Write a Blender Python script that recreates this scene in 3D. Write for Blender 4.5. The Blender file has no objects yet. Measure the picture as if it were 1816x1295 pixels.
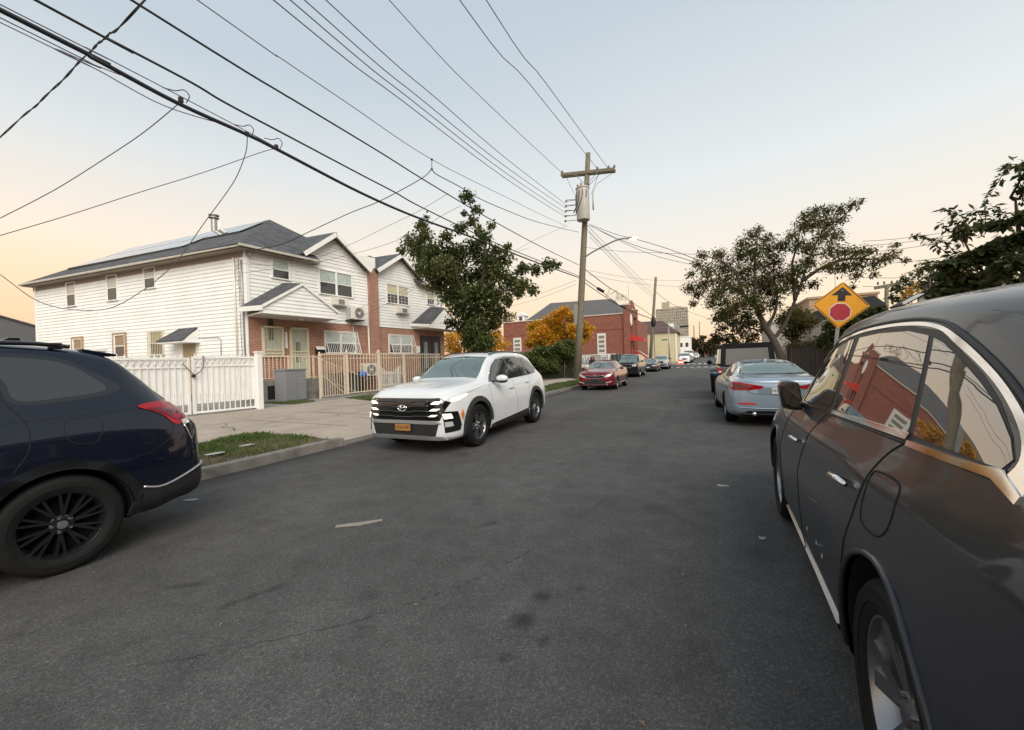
import bpy, bmesh, math, random
import numpy as np
from mathutils import Vector, Matrix
from mathutils.bvhtree import BVHTree
from mathutils.geometry import delaunay_2d_cdt
random.seed(7); RNG = np.random.default_rng(7)
PI = math.pi; R = math.radians
SC = bpy.context.scene; COL = SC.collection

# ------------------------------------------------------------------ camera, sky, sun, exposure
def set_camera():
    cam = bpy.data.cameras.new('camera'); o = bpy.data.objects.new('camera', cam); COL.objects.link(o)
    yaw, pitch, roll = R(-25.8326), R(-0.2973), R(-1.8117)
    F = Vector((math.sin(yaw)*math.cos(pitch), math.cos(yaw)*math.cos(pitch), math.sin(pitch)))
    r = Vector((math.cos(yaw), -math.sin(yaw), 0)); u = r.cross(F)
    r2 = r*math.cos(roll)+u*math.sin(roll); u2 = -r*math.sin(roll)+u*math.cos(roll)
    m = Matrix(((r2.x,u2.x,-F.x),(r2.y,u2.y,-F.y),(r2.z,u2.z,-F.z))).to_4x4()
    m.translation = Vector((0,0,1.465)); o.matrix_world = m
    cam.sensor_fit = 'HORIZONTAL'; cam.sensor_width = 36; cam.lens = 36*706.85/1816
    cam.clip_start = 0.05; cam.clip_end = 6000
    SC.camera = o
set_camera()

def lin(c):
    return tuple((x/12.92 if x <= .04045 else ((x+.055)/1.055)**2.4) for x in c)
def rgb(r, g, b): return lin((r/255, g/255, b/255))+(1,)

SUN_AZ, SUN_EL = R(138), R(36)          # broad soft fill added behind the camera to brighten walls and road
def set_world():
    w = bpy.data.worlds.new('World'); SC.world = w; w.use_nodes = True
    nt = w.node_tree; nt.nodes.clear(); N = nt.nodes.new; L = nt.links.new
    out = N('ShaderNodeOutputWorld'); bg = N('ShaderNodeBackground')
    tc = N('ShaderNodeTexCoord'); sep = N('ShaderNodeSeparateXYZ'); L(tc.outputs['Generated'], sep.inputs[0])
    ramp = N('ShaderNodeValToRGB'); L(sep.outputs['Z'], ramp.inputs[0])
    el = ramp.color_ramp.elements
    stops = [(0.0,(240,188,152)),(0.03,(251,214,176)),(0.10,(253,231,200)),(0.25,(240,233,222)),(0.37,(226,230,230)),(0.52,(208,216,221)),(0.66,(190,202,212)),(1.0,(164,183,200))]
    while len(el) < len(stops): el.new(.5)
    for e,(p,c) in zip(el, stops): e.position = p; e.color = rgb(*c)
    # the afterglow: warmer low on the left hand side
    glow = N('ShaderNodeValToRGB'); L(sep.outputs['Z'], glow.inputs[0])
    ge = glow.color_ramp.elements
    st2 = [(0.0,(242,176,142)),(0.05,(254,198,160)),(0.10,(255,212,174)),(0.17,(254,225,190)),(0.24,(248,233,214)),(0.39,(219,223,224)),(0.55,(186,200,210))]
    while len(ge) < len(st2): ge.new(.5)
    for e,(p,c) in zip(ge, st2): e.position = p; e.color = rgb(*c)
    dot = N('ShaderNodeVectorMath'); dot.operation = 'DOT_PRODUCT'; L(tc.outputs['Generated'], dot.inputs[0])
    a = R(-78); dot.inputs[1].default_value = (math.sin(a), math.cos(a), 0)
    mr = N('ShaderNodeMapRange'); mr.inputs[1].default_value = 0.25; mr.inputs[2].default_value = 1.0; L(dot.outputs['Value'], mr.inputs[0])
    mix = N('ShaderNodeMixRGB'); L(mr.outputs[0], mix.inputs[0]); L(ramp.outputs[0], mix.inputs[1]); L(glow.outputs[0], mix.inputs[2])
    # physical sky underneath, low sun, adds its own gradient
    sky = N('ShaderNodeTexSky'); sky.sky_type = 'NISHITA'; sky.sun_disc = False
    sky.sun_elevation = R(1.5); sky.sun_rotation = R(-78)
    add = N('ShaderNodeMixRGB'); add.blend_type = 'ADD'; add.inputs[0].default_value = 0.004
    L(mix.outputs[0], add.inputs[1]); L(sky.outputs[0], add.inputs[2])
    L(add.outputs[0], bg.inputs[0]); bg.inputs[1].default_value = 1.0; L(bg.outputs[0], out.inputs[0])
set_world()
def set_sun():
    l = bpy.data.lights.new('sun', 'SUN'); l.energy = 3.3; l.angle = R(48); l.color = (1.0, .93, .82)
    o = bpy.data.objects.new('sun', l); COL.objects.link(o); o.location = (10,-10,30)
    d = Vector((math.sin(SUN_AZ)*math.cos(SUN_EL), math.cos(SUN_AZ)*math.cos(SUN_EL), math.sin(SUN_EL)))
    o.rotation_euler = d.to_track_quat('Z','Y').to_euler()
set_sun()
SC.view_settings.view_transform = 'Standard'; SC.view_settings.look = 'None'
SC.view_settings.exposure = 0.12; SC.view_settings.gamma = 1.0; SC.view_settings.use_curve_mapping = False

# ------------------------------------------------------------------ materials
MATS = {}
def pm(name, col, rough=.6, metal=0., coat=0., noise=0., nscale=8., bump=0., bscale=40., spec=.5, emit=None, estr=0., coords='Object', coatr=.03, trans=0.):
    if name in MATS: return MATS[name]
    m = bpy.data.materials.new(name); m.use_nodes = True; nt = m.node_tree; b = nt.nodes['Principled BSDF']
    N = nt.nodes.new; L = nt.links.new
    c = tuple(col[:3])+(1,)
    b.inputs['Base Color'].default_value = c; b.inputs['Roughness'].default_value = rough; b.inputs['Metallic'].default_value = metal
    b.inputs['Coat Weight'].default_value = coat; b.inputs['Coat Roughness'].default_value = coatr; b.inputs['Specular IOR Level'].default_value = spec
    if trans: b.inputs['Transmission Weight'].default_value = trans
    if emit is not None:
        b.inputs['Emission Color'].default_value = tuple(emit[:3])+(1,); b.inputs['Emission Strength'].default_value = estr
    tc = N('ShaderNodeTexCoord')
    if noise:
        n = N('ShaderNodeTexNoise'); n.inputs['Scale'].default_value = nscale; n.inputs['Detail'].default_value = 6; n.inputs['Roughness'].default_value = .65
        L(tc.outputs[coords], n.inputs['Vector'])
        mr = N('ShaderNodeMapRange'); mr.inputs[1].default_value = .3; mr.inputs[2].default_value = .7
        mr.inputs[3].default_value = 1-noise; mr.inputs[4].default_value = 1+noise; L(n.outputs[0], mr.inputs[0])
        mx = N('ShaderNodeMixRGB'); mx.blend_type = 'MULTIPLY'; mx.inputs[0].default_value = 1; mx.inputs[1].default_value = c
        L(mr.outputs[0], mx.inputs[2]); L(mx.outputs[0], b.inputs['Base Color'])
    if bump:
        n2 = N('ShaderNodeTexNoise'); n2.inputs['Scale'].default_value = bscale; n2.inputs['Detail'].default_value = 4
        L(tc.outputs[coords], n2.inputs['Vector'])
        bp = N('ShaderNodeBump'); bp.inputs['Strength'].default_value = bump; bp.inputs['Distance'].default_value = .01
        L(n2.outputs[0], bp.inputs['Height']); L(bp.outputs[0], b.inputs['Normal'])
    MATS[name] = m; return m

def brick_mat(name, c1, c2, mortar, w, h, ms=.012, rough=.85, bump=.5, var=.25, uvscale=1.):
    m = bpy.data.materials.new(name); m.use_nodes = True; nt = m.node_tree; b = nt.nodes['Principled BSDF']
    N = nt.nodes.new; L = nt.links.new
    tc = N('ShaderNodeTexCoord'); bt = N('ShaderNodeTexBrick'); L(tc.outputs['UV'], bt.inputs['Vector'])
    bt.inputs['Color1'].default_value = tuple(c1)+(1,); bt.inputs['Color2'].default_value = tuple(c2)+(1,); bt.inputs['Mortar'].default_value = tuple(mortar)+(1,)
    bt.inputs['Scale'].default_value = 1; bt.inputs['Brick Width'].default_value = w; bt.inputs['Row Height'].default_value = h; bt.inputs['Mortar Size'].default_value = ms
    bt.inputs['Mortar Smooth'].default_value = .3; bt.inputs['Bias'].default_value = 0
    n = N('ShaderNodeTexNoise'); n.inputs['Scale'].default_value = 1.7; n.inputs['Detail'].default_value = 7; n.inputs['Roughness'].default_value = .7; L(tc.outputs['UV'], n.inputs['Vector'])
    mr = N('ShaderNodeMapRange'); mr.inputs[1].default_value = .3; mr.inputs[2].default_value = .7; mr.inputs[3].default_value = 1-var; mr.inputs[4].default_value = 1+var; L(n.outputs[0], mr.inputs[0])
    mx = N('ShaderNodeMixRGB'); mx.blend_type = 'MULTIPLY'; mx.inputs[0].default_value = 1; L(bt.outputs['Color'], mx.inputs[1]); L(mr.outputs[0], mx.inputs[2])
    L(mx.outputs[0], b.inputs['Base Color']); b.inputs['Roughness'].default_value = rough
    bp = N('ShaderNodeBump'); bp.inputs['Strength'].default_value = bump; bp.inputs['Distance'].default_value = .01; bp.invert = True
    L(bt.outputs['Fac'], bp.inputs['Height']); L(bp.outputs[0], b.inputs['Normal'])
    MATS[name] = m; return m

def leaf_mat(name, cols, trans=.35):
    """leaf colour taken at random per leaf from a few colours (a stored attribute, the leaf's own colour)"""
    m = bpy.data.materials.new(name); m.use_nodes = True; nt = m.node_tree; b = nt.nodes['Principled BSDF']
    N = nt.nodes.new; L = nt.links.new
    at = N('ShaderNodeAttribute'); at.attribute_name = 'tint'
    rp = N('ShaderNodeValToRGB'); L(at.outputs['Fac'], rp.inputs[0]); el = rp.color_ramp.elements
    while len(el) < len(cols): el.new(.5)
    for i,(e,c) in enumerate(zip(el, cols)): e.position = i/(len(cols)-1); e.color = tuple(c)+(1,)
    L(rp.outputs[0], b.inputs['Base Color']); b.inputs['Roughness'].default_value = .55; b.inputs['Specular IOR Level'].default_value = .3
    tr = N('ShaderNodeBsdfTranslucent'); L(rp.outputs[0], tr.inputs[0])
    mx = N('ShaderNodeMixShader'); mx.inputs[0].default_value = trans
    L(b.outputs[0], mx.inputs[1]); L(tr.outputs[0], mx.inputs[2]); L(mx.outputs[0], nt.nodes['Material Output'].inputs[0])
    MATS[name] = m; return m

white_paint = pm('white_paint', (.78,.77,.74), .45, noise=.06, nscale=3)
vinyl = pm('vinyl_siding', (.79,.785,.76), .5, noise=.07, nscale=1.2)
black_plastic = pm('black_plastic', (.018,.018,.019), .5, bump=.1, bscale=300)
gloss_black = pm('gloss_black', (.008,.008,.009), .12, coat=.6)
rubber = pm('rubber', (.010,.0098,.0095), .75, spec=.25, noise=.25, nscale=30)
chrome = pm('chrome', (.86,.85,.84), .08, metal=1.)
dark_void = pm('dark_void', (.006,.006,.006), .9)
tint_glass = pm('tinted_glass', (.03,.032,.032), .03, metal=.18, spec=.8, coat=.5, coatr=.01)
mirror_tint = pm('mirror_tint_glass', (.29,.28,.275), .015, metal=.9, coat=.4, coatr=.01)
green_glass = pm('screen_glass', (.16,.21,.20), .03, metal=.55, spec=.8, coat=.5, coatr=.02)
house_glass = pm('house_glass', (.05,.055,.055), .06, spec=.6)
red_lamp = pm('red_lamp', (.34,.005,.009), .2, coat=.35, spec=.4)
dark_red_lamp = pm('dark_red_lamp', (.12,.003,.006), .2, coat=.4)
clear_lamp = pm('clear_lamp', (.62,.62,.60), .12, coat=1., metal=.3)
lit_lamp = pm('lit_lamp', (.9,.9,.85), .2, emit=(1,.90,.66), estr=1.5)
amber_lamp = pm('amber_lamp', (.6,.18,.03), .2, coat=1.)
alloy = pm('alloy', (.30,.30,.31), .3, metal=.9)
dark_alloy = pm('dark_alloy', (.02,.02,.022), .22, metal=.5, coat=.6)
galv = pm('galvanised', (.36,.36,.35), .45, metal=.7, noise=.15, nscale=20)
wood_pole = pm('weathered_pole_wood', (.155,.135,.095), .85, noise=.35, nscale=9, bump=.5, bscale=60)
wire_mat = pm('cable_black', (.012,.012,.014), .6)
wire_grey = pm('cable_grey', (.10,.09,.12), .6)
concrete = pm('concrete', (.36,.30,.245), .9, noise=.16, nscale=1.3, bump=.25, bscale=90)
kerb_conc = pm('kerb_concrete', (.19,.175,.16), .9, noise=.35, nscale=4, bump=.3, bscale=60)
soil = pm('soil', (.105,.08,.055), .95, noise=.35, nscale=10, bump=.5, bscale=50)
bark = pm('bark', (.085,.066,.05), .9, noise=.35, nscale=14, bump=.6, bscale=40)
tan_iron = pm('tan_painted_iron', (.63,.55,.43), .5, noise=.10, nscale=6)
rusty_tan = pm('rusty_tan_iron', (.60,.48,.36), .6, noise=.22, nscale=9)
BRICK = brick_mat('brick_red', (.36,.135,.075), (.28,.10,.06), (.40,.33,.27), .215, .075, .011)
BRICK_CH = brick_mat('brick_dark_red', (.26,.085,.055), (.19,.058,.04), (.24,.13,.10), .22, .08, .008, var=.18)
SHINGLE = brick_mat('asphalt_shingle', (.095,.098,.105), (.06,.062,.068), (.045,.046,.05), .30, .14, .008, rough=.95, bump=.6, var=.28)
SHINGLE_CH = brick_mat('grey_slate', (.115,.11,.11), (.09,.088,.09), (.07,.068,.07), .35, .2, .01, rough=.9, bump=.4, var=.15)
SHINGLE_BR = brick_mat('brown_shingle', (.12,.08,.075), (.09,.06,.06), (.06,.045,.045), .35, .2, .01, rough=.95, bump=.4, var=.2)

# ------------------------------------------------------------------ object helpers
def props(o, label=None, cat=None, group=None, kind=None):
    if label: o['label'] = label
    if cat: o['category'] = cat
    if group: o['group'] = group
    if kind: o['kind'] = kind
    return o
def thing(name, label, cat, loc=(0,0,0), rotz=0, group=None, rot=None):
    o = bpy.data.objects.new(name, None); COL.objects.link(o); o.empty_display_size = .2
    o.location = loc; o.rotation_euler = rot if rot else (0,0,rotz)
    return props(o, label, cat, group)
def add(name, me, parent=None, mat=None):
    o = bpy.data.objects.new(name, me); COL.objects.link(o)
    if mat is not None and len(me.materials) == 0: me.materials.append(mat)
    if parent is not None: o.parent = parent
    return o
def copy_tree(o, parent=None):
    c = o.copy(); COL.objects.link(c)
    if parent is not None: c.parent = parent
    for ch in list(o.children): copy_tree(ch, c)
    return c

class MB:
    def __init__(s): s.v = []; s.f = []; s.mi = []; s.cur = 0
    def face(s, *ids): s.f.append(tuple(ids)); s.mi.append(s.cur)
    def pts(s, P):
        k = len(s.v); s.v += [tuple(p) for p in P]; return list(range(k, k+len(P)))
    def poly(s, P): s.face(*s.pts(P)); return s
    def box(s, x0,x1,y0,y1,z0,z1):
        i = s.pts([(x0,y0,z0),(x1,y0,z0),(x1,y1,z0),(x0,y1,z0),(x0,y0,z1),(x1,y0,z1),(x1,y1,z1),(x0,y1,z1)])
        for q in ((0,3,2,1),(4,5,6,7),(0,1,5,4),(1,2,6,5),(2,3,7,6),(3,0,4,7)): s.face(*[i[k] for k in q])
        return s
    def bar(s, a, b, w, h=None, up=(0,0,1)):
        """box beam from a to b"""
        h = h or w; a = Vector(a); b = Vector(b); d = (b-a).normalized(); u = Vector(up)
        if abs(d.dot(u)) > .98: u = Vector((1,0,0))
        sx = d.cross(u).normalized()*w/2; sy = sx.cross(d).normalized()*h/2
        i = s.pts([a-sx-sy,a+sx-sy,a+sx+sy,a-sx+sy,b-sx-sy,b+sx-sy,b+sx+sy,b-sx+sy])
        for q in ((0,1,2,3),(7,6,5,4),(0,4,5,1),(1,5,6,2),(2,6,7,3),(3,7,4,0)): s.face(*[i[k] for k in q])
        return s
    def prism(s, P, ex):
        """planar polygon P extruded by vector ex"""
        n = len(P); a = s.pts(P); b = s.pts([tuple(Vector(p)+Vector(ex)) for p in P])
        s.face(*a[::-1]); s.face(*b)
        for k in range(n): s.face(a[k], a[(k+1)%n], b[(k+1)%n], b[k])
        return s
    def tube(s, P, r, n=8, cap=True):
        P = [Vector(p) for p in P]; k = len(P); rr = r if isinstance(r, (list,tuple)) else [r]*k
        rings = []; prev = None
        for i,p in enumerate(P):
            d = (P[min(i+1,k-1)]-P[max(i-1,0)])
            if d.length < 1e-9: d = Vector((0,0,1))
            d.normalize()
            if prev is None: u = d.orthogonal().normalized()
            else:
                u = prev - d*prev.dot(d)
                u = u.normalized() if u.length > 1e-6 else d.orthogonal().normalized()
            prev = u; w = d.cross(u)
            rings.append(s.pts([p+(u*math.cos(2*PI*j/n)+w*math.sin(2*PI*j/n))*rr[i] for j in range(n)]))
        for i in range(k-1):
            for j in range(n): s.face(rings[i][j], rings[i][(j+1)%n], rings[i+1][(j+1)%n], rings[i+1][j])
        if cap: s.face(*rings[0][::-1]); s.face(*rings[-1])
        return s
    def lathe(s, prof, c=(0,0,0), axis='z', n=24, cap=True):
        """profile of (radius, height) turned about an axis through c"""
        rings = []
        for r,h in prof:
            P = []
            for j in range(n):
                a = 2*PI*j/n; x,y = r*math.cos(a), r*math.sin(a)
                P.append((c[0]+x,c[1]+y,c[2]+h) if axis=='z' else ((c[0]+h,c[1]+x,c[2]+y) if axis=='x' else (c[0]+y,c[1]+h,c[2]+x)))
            rings.append(s.pts(P))
        for i in range(len(prof)-1):
            for j in range(n): s.face(rings[i][j], rings[i][(j+1)%n], rings[i+1][(j+1)%n], rings[i+1][j])
        if cap and prof[0][0] > 1e-4: s.face(*rings[0][::-1])
        if cap and prof[-1][0] > 1e-4: s.face(*rings[-1])
        return s
    def ball(s, c, r, n=12, m=8):
        r = r if isinstance(r,(tuple,list)) else (r,r,r); rings=[]
        for i in range(m+1):
            t = PI*i/m; rings.append(s.pts([(c[0]+r[0]*math.sin(t)*math.cos(2*PI*j/n), c[1]+r[1]*math.sin(t)*math.sin(2*PI*j/n), c[2]-r[2]*math.cos(t)) for j in range(n)]))
        for i in range(m):
            for j in range(n): s.face(rings[i][j], rings[i][(j+1)%n], rings[i+1][(j+1)%n], rings[i+1][j])
        return s
    def mesh(s, name='m', smooth=False, merge=False):
        me = bpy.data.meshes.new(name); me.from_pydata(s.v, [], s.f); 
        me.validate(); me.update()
        if smooth:
            me.polygons.foreach_set('use_smooth', [True]*len(me.polygons))
        return me
    def build(s, name, mat, parent=None, smooth=False, label=None, angle=None, bevel=0):
        me = s.mesh(name, smooth or angle is not None)
        if bevel or angle is not None or smooth:
            bm = bmesh.new(); bm.from_mesh(me); bmesh.ops.remove_doubles(bm, verts=bm.verts, dist=1e-5)
            bmesh.ops.recalc_face_normals(bm, faces=bm.faces)
            if bevel:
                es = [e for e in bm.edges if len(e.link_faces)==2 and e.calc_face_angle(0) > .5]
                bmesh.ops.bevel(bm, geom=es, offset=bevel, segments=2, affect='EDGES', profile=.6, clamp_overlap=True)
            if angle is not None:
                for e in bm.edges:
                    if len(e.link_faces)==2 and e.calc_face_angle(0) > angle: e.smooth = False
            bm.to_mesh(me); bm.free()
        o = add(name, me, parent, mat)
        if label: o['label'] = label
        return o
def uv_planar(o, U, V, O=(0,0,0)):
    me = o.data; lay = me.uv_layers.new(name='UVMap') if not me.uv_layers else me.uv_layers[0]
    U = Vector(U); V = Vector(V); O = Vector(O)
    for l in me.loops:
        p = me.vertices[l.vertex_index].co-O; lay.data[l.index].uv = (p.dot(U), p.dot(V))
    return o
def uv_box(o):
    """u along the horizontal direction of each face, v up the face"""
    me = o.data; lay = me.uv_layers.new(name='UVMap') if not me.uv_layers else me.uv_layers[0]
    for p in me.polygons:
        n = p.normal; u = Vector((0,0,1)).cross(n)
        u = u.normalized() if u.length > 1e-3 else Vector((1,0,0)); v = n.cross(u)
        for li in p.loop_indices:
            c = me.vertices[me.loops[li].vertex_index].co; lay.data[li].uv = (c.dot(u), c.dot(v))
    return o
def structure(o): o['kind'] = 'structure'; return o
def gz(y): return 0. if y < 66 else (min(y,330)-66)*.0165

def text(name, s, size, parent, mat, loc, rot, extrude=.002, align='CENTER', sx=1.):
    c = bpy.data.curves.new(name, 'FONT'); c.body = s; c.size = size; c.extrude = extrude; c.align_x = align; c.align_y = 'CENTER'
    c.materials.append(mat)
    f = bpy.data.objects.new(name, c); COL.objects.link(f); bpy.context.view_layer.update()
    me = bpy.data.meshes.new_from_object(f); bpy.data.objects.remove(f)
    o = add(name, me, parent, mat); o.location = loc; o.rotation_euler = rot; o.scale = (sx,1,1); return o
# ------------------------------------------------------------------ cars
def pchip(xs, ys, q):
    xs = np.array(xs, float); ys = np.array(ys, float); h = np.diff(xs); d = np.diff(ys)/h; n = len(xs); m = np.zeros(n)
    for i in range(1, n-1):
        if d[i-1]*d[i] > 0:
            w1 = 2*h[i]+h[i-1]; w2 = h[i]+2*h[i-1]; m[i] = (w1+w2)/(w1/d[i-1]+w2/d[i])
    m[0] = d[0]; m[-1] = d[-1]
    k = np.clip(np.searchsorted(xs, q)-1, 0, n-2); t = (q-xs[k])/h[k]
    return (2*t**3-3*t**2+1)*ys[k]+(t**3-2*t**2+t)*h[k]*m[k]+(-2*t**3+3*t**2)*ys[k+1]+(t**3-t**2)*h[k]*m[k+1]

class Shell:
    """car body lofted through stations: y, zb, w, zw, ws, zs, wt, ze, zt  (front is +y)"""
    def __init__(s, st, dy=.05, sub=4, slant=None, crease=.35):
        st = sorted(st); A = np.array(st, float); ys = A[:,0]
        q = [ys[0]]
        for i in range(len(ys)-1):
            k = max(1, int(math.ceil((ys[i+1]-ys[i])/dy))); q += [ys[i]+(ys[i+1]-ys[i])*(j+1)/k for j in range(k)]
        q = np.array(q); C = [pchip(ys, A[:,k], q) for k in range(1,9)]
        s.rings = []
        for i,y in enumerate(q):
            zb,w,zw,ws,zs,wt,ze,zt = [c[i] for c in C]
            sm = zb+.35*(zw-zb)
            K = [(0,zb),(w*.80,zb),(w*.955,zb+.05),(w*.992,sm),(w,zw),(w+(ws-w)*.45,zw+(zs-zw)*.62),(ws,zs),(ws+(wt-ws)*.5,zs+(ze-zs)*.52),(wt,ze),(wt*.80,ze+(zt-ze)*.62),(wt*.45,ze+(zt-ze)*.90),(0,zt)]
            P = s.crv(K, sub); s.rings.append([(x,y,z) for x,z in P])
        n = len(s.rings[0]); s.n = n
        v = []; 
        for rg in s.rings:
            v += rg + [(-x,y,z) for x,y,z in rg[1:-1]]
        m = 2*n-2
        if slant: v = [(x, y+slant(x,y,z), z) for x,y,z in v]
        def idx(i,j): # j over the closed loop
            j %= m
            return i*m+(j if j < n else n+(m-j)-1)
        f = []
        for i in range(len(q)-1):
            for j in range(m): f.append((idx(i,j),idx(i,j+1),idx(i+1,j+1),idx(i+1,j)))
        f.append(tuple(idx(0,j) for j in range(m))[::-1]); f.append(tuple(idx(len(q)-1,j) for j in range(m)))
        s.v = v; s.f = f
        s.bvh = BVHTree.FromPolygons([Vector(p) for p in v], f)
    @staticmethod
    def crv(K, sub):
        P = [np.array(k) for k in K]; out = []
        Q = [np.array((-P[1][0], P[1][1]))]+P+[np.array((-P[-2][0], P[-2][1]))]
        for i in range(1, len(Q)-2):
            p0,p1,p2,p3 = Q[i-1],Q[i],Q[i+1],Q[i+2]
            for j in range(sub):
                t = j/sub
                c = .5*((2*p1)+(-p0+p2)*t+(2*p0-5*p1+4*p2-p3)*t*t+(-p0+3*p1-3*p2+p3)*t**3)
                if sub > 1: c = .6*c+.4*(p1+(p2-p1)*t)
                out.append(tuple(c))
        out.append(tuple(P[-1])); out[0] = (0.0, out[0][1]); out[-1] = (0.0, out[-1][1])
        return out
    def body(s, name, mat, parent, wheels, arch_r, cut=None):
        f2 = []
        vs = s.v
        for fc in s.f:
            if len(fc) > 4: f2.append(fc); continue
            cx = sum(vs[i][0] for i in fc)/4; cy = sum(vs[i][1] for i in fc)/4; cz = sum(vs[i][2] for i in fc)/4
            kill = False
            for (wy,wz) in wheels:
                if (cy-wy)**2+(cz-wz)**2 < arch_r**2 and abs(cx) > .42: kill = True
            if not kill: f2.append(fc)
        v = [list(p) for p in vs]
        use = {}
        for fc in f2:
            for i in range(len(fc)):
                e = tuple(sorted((fc[i], fc[(i+1)%len(fc)]))); use[e] = use.get(e,0)+1
        bd = set(i for e,c in use.items() if c == 1 for i in e)
        for i in bd:
            for (wy,wz) in wheels:
                dy,dz = v[i][1]-wy, v[i][2]-wz; d = math.hypot(dy,dz)
                if abs(d-arch_r) < .12 and abs(v[i][0]) > .6:
                    k = arch_r/d; v[i][1] = wy+dy*k; v[i][2] = wz+dz*k
        mb = MB(); mb.v = [tuple(p) for p in v]; mb.f = f2
        o = mb.build(name, mat, parent, smooth=True, angle=R(50))
        return o
    # --- lay outlines on the shell -----------------------------------------------------
    def hit(s, view, a, b):
        if view in 'LR':
            sg = -1 if view == 'L' else 1
            h = s.bvh.ray_cast(Vector((sg*4, a, b)), Vector((-sg,0,0)))
        elif view == 'F': h = s.bvh.ray_cast(Vector((a, 8, b)), Vector((0,-1,0)))
        elif view == 'B': h = s.bvh.ray_cast(Vector((a, -8, b)), Vector((0,1,0)))
        else: h = s.bvh.ray_cast(Vector((a, b, 6)), Vector((0,0,-1)))
        if h[0] is None:
            p = {'L':(-1,a,b),'R':(1,a,b),'F':(a,2.3,b),'B':(a,-2.3,b),'T':(a,b,1)}[view]
            h = s.bvh.find_nearest(Vector(p))
        n = h[1]; o = {'L':(-1,0,0),'R':(1,0,0),'F':(0,1,0),'B':(0,-1,0),'T':(0,0,1)}[view]
        return h[0], (n if n.dot(Vector(o)) >= 0 else -n)
    def patch(s, view, poly, off=.004, res=.07, fit=False, depth=.012, hole=None):
        """outline (in the view's two axes) laid on the shell as a slightly raised pane with an edge"""
        P = []
        poly = [tuple(p) for p in poly]
        def dens(poly):
            o = []
            for i in range(len(poly)):
                a = np.array(poly[i]); b = np.array(poly[(i+1)%len(poly)]); k = max(1, int(np.linalg.norm(b-a)/res))
                o += [tuple(a+(b-a)*j/k) for j in range(k)]
            return o
        P = dens(poly); n = len(P); E = [(i,(i+1)%n) for i in range(n)]; F = [list(range(n))]
        H = dens(hole) if hole else []
        A = np.array(P); lo = A.min(0); hi = A.max(0)
        def inside(x,y,pl):
            c = False; j = len(pl)-1
            for i in range(len(pl)):
                if (pl[i][1] > y) != (pl[j][1] > y) and x < (pl[j][0]-pl[i][0])*(y-pl[i][1])/(pl[j][1]-pl[i][1])+pl[i][0]: c = not c
                j = i
            return c
        allp = [Vector(p) for p in P]+[Vector(p) for p in H]
        if H:
            E += [(n+i, n+(i+1)%len(H)) for i in range(len(H))]
        x = lo[0]+res*.5
        while x < hi[0]:
            y = lo[1]+res*.5
            while y < hi[1]:
                if inside(x,y,P) and not (H and inside(x,y,H)) and min(np.hypot(A[:,0]-x, A[:,1]-y)) > res*.45: allp.append(Vector((x,y)))
                y += res
            x += res
        r = delaunay_2d_cdt(allp, E, [] if H else F, 1 if not H else 0, 1e-5)
        V2, T = r[0], r[2]
        if H: T = [t for t in T if inside(sum(V2[i][0] for i in t)/3, sum(V2[i][1] for i in t)/3, P) and not inside(sum(V2[i][0] for i in t)/3, sum(V2[i][1] for i in t)/3, H)]
        ax = {'L':0,'R':0,'F':1,'B':1,'T':2}[view]; sg = {'L':-1,'R':1,'F':1,'B':-1,'T':1}[view]
        pts = []; nrm = []
        for p in V2:
            h,nm = s.hit(view, p[0], p[1]); pts.append(h); nrm.append(nm)
        if fit:
            a = np.array([p[0] for p in V2]); b = np.array([p[1] for p in V2]); d = np.array([h[ax] for h in pts])
            a0,b0 = a.mean(), b.mean(); a = a-a0; b = b-b0
            M = np.stack([np.ones_like(a),a,b,a*a,a*b,b*b]+([a**3,a*a*b,a*b*b,b**3] if fit == 3 else []),1)
            c = np.linalg.lstsq(M, d, rcond=None)[0]; e = M@c; e = e+sg*(max(0,(sg*(d-e)).max())*1.0+off)
            V3 = []
            for i,p in enumerate(V2):
                q = [0,0,0]; q[ax] = e[i]
                o2 = [k for k in range(3) if k != ax]; q[o2[0]] = p[0]; q[o2[1]] = p[1]
                V3.append(tuple(q))
        else:
            V3 = [tuple(h+nm*off) for h,nm in zip(pts,nrm)]
        mb = MB(); mb.v = V3
        for t in T:
            a,b,c = [Vector(V3[i]) for i in t]; nn = (b-a).cross(c-a)
            mb.face(*(t if nn[ax]*sg > 0 else t[::-1]))
        if depth:
            cnt = {}
            for t in mb.f:
                for i in range(3):
                    e = (t[i], t[(i+1)%3]); cnt[e] = cnt.get(e,0)+1
            mp = {}
            for (i,j) in [e for e in cnt if (e[1],e[0]) not in cnt]:
                for k in (i,j):
                    if k not in mp:
                        q = Vector(V3[k]); q[ax] -= sg*depth; mp[k] = mb.pts([q])[0]
                mb.face(j, i, mp[i], mp[j])
        return mb
    def skin(s, name, mat, parent, view, poly, off=.004, res=.07, fit=False, depth=.012, hole=None, label=None):
        vs = 'LR' if view == 'S' else view
        out = []
        for v in vs:
            mb = s.patch(v, poly, off, res, fit, depth, hole)
            o = mb.build(name, mat, parent, angle=R(45)); out.append(o)
            if label: o['label'] = label
        return out
    def line(s, name, mat, parent, view, pts, r=.004, off=.0, res=.05, n=5, closed=False):
        vs = 'LR' if view == 'S' else view; out = []
        if closed: pts = list(pts)+[pts[0]]
        for v in vs:
            P = []
            for i in range(len(pts)-1):
                a = np.array(pts[i],float); b = np.array(pts[i+1],float); k = max(1, int(np.linalg.norm(b-a)/res))
                P += [a+(b-a)*j/k for j in range(k)]
            P.append(np.array(pts[-1],float)); Q = []
            for p in P:
                h,nm = s.hit(v, p[0], p[1]); Q.append(h+nm*off)
            out.append(MB().tube(Q, r, n).build(name, mat, parent, smooth=True))
        return out
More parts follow.
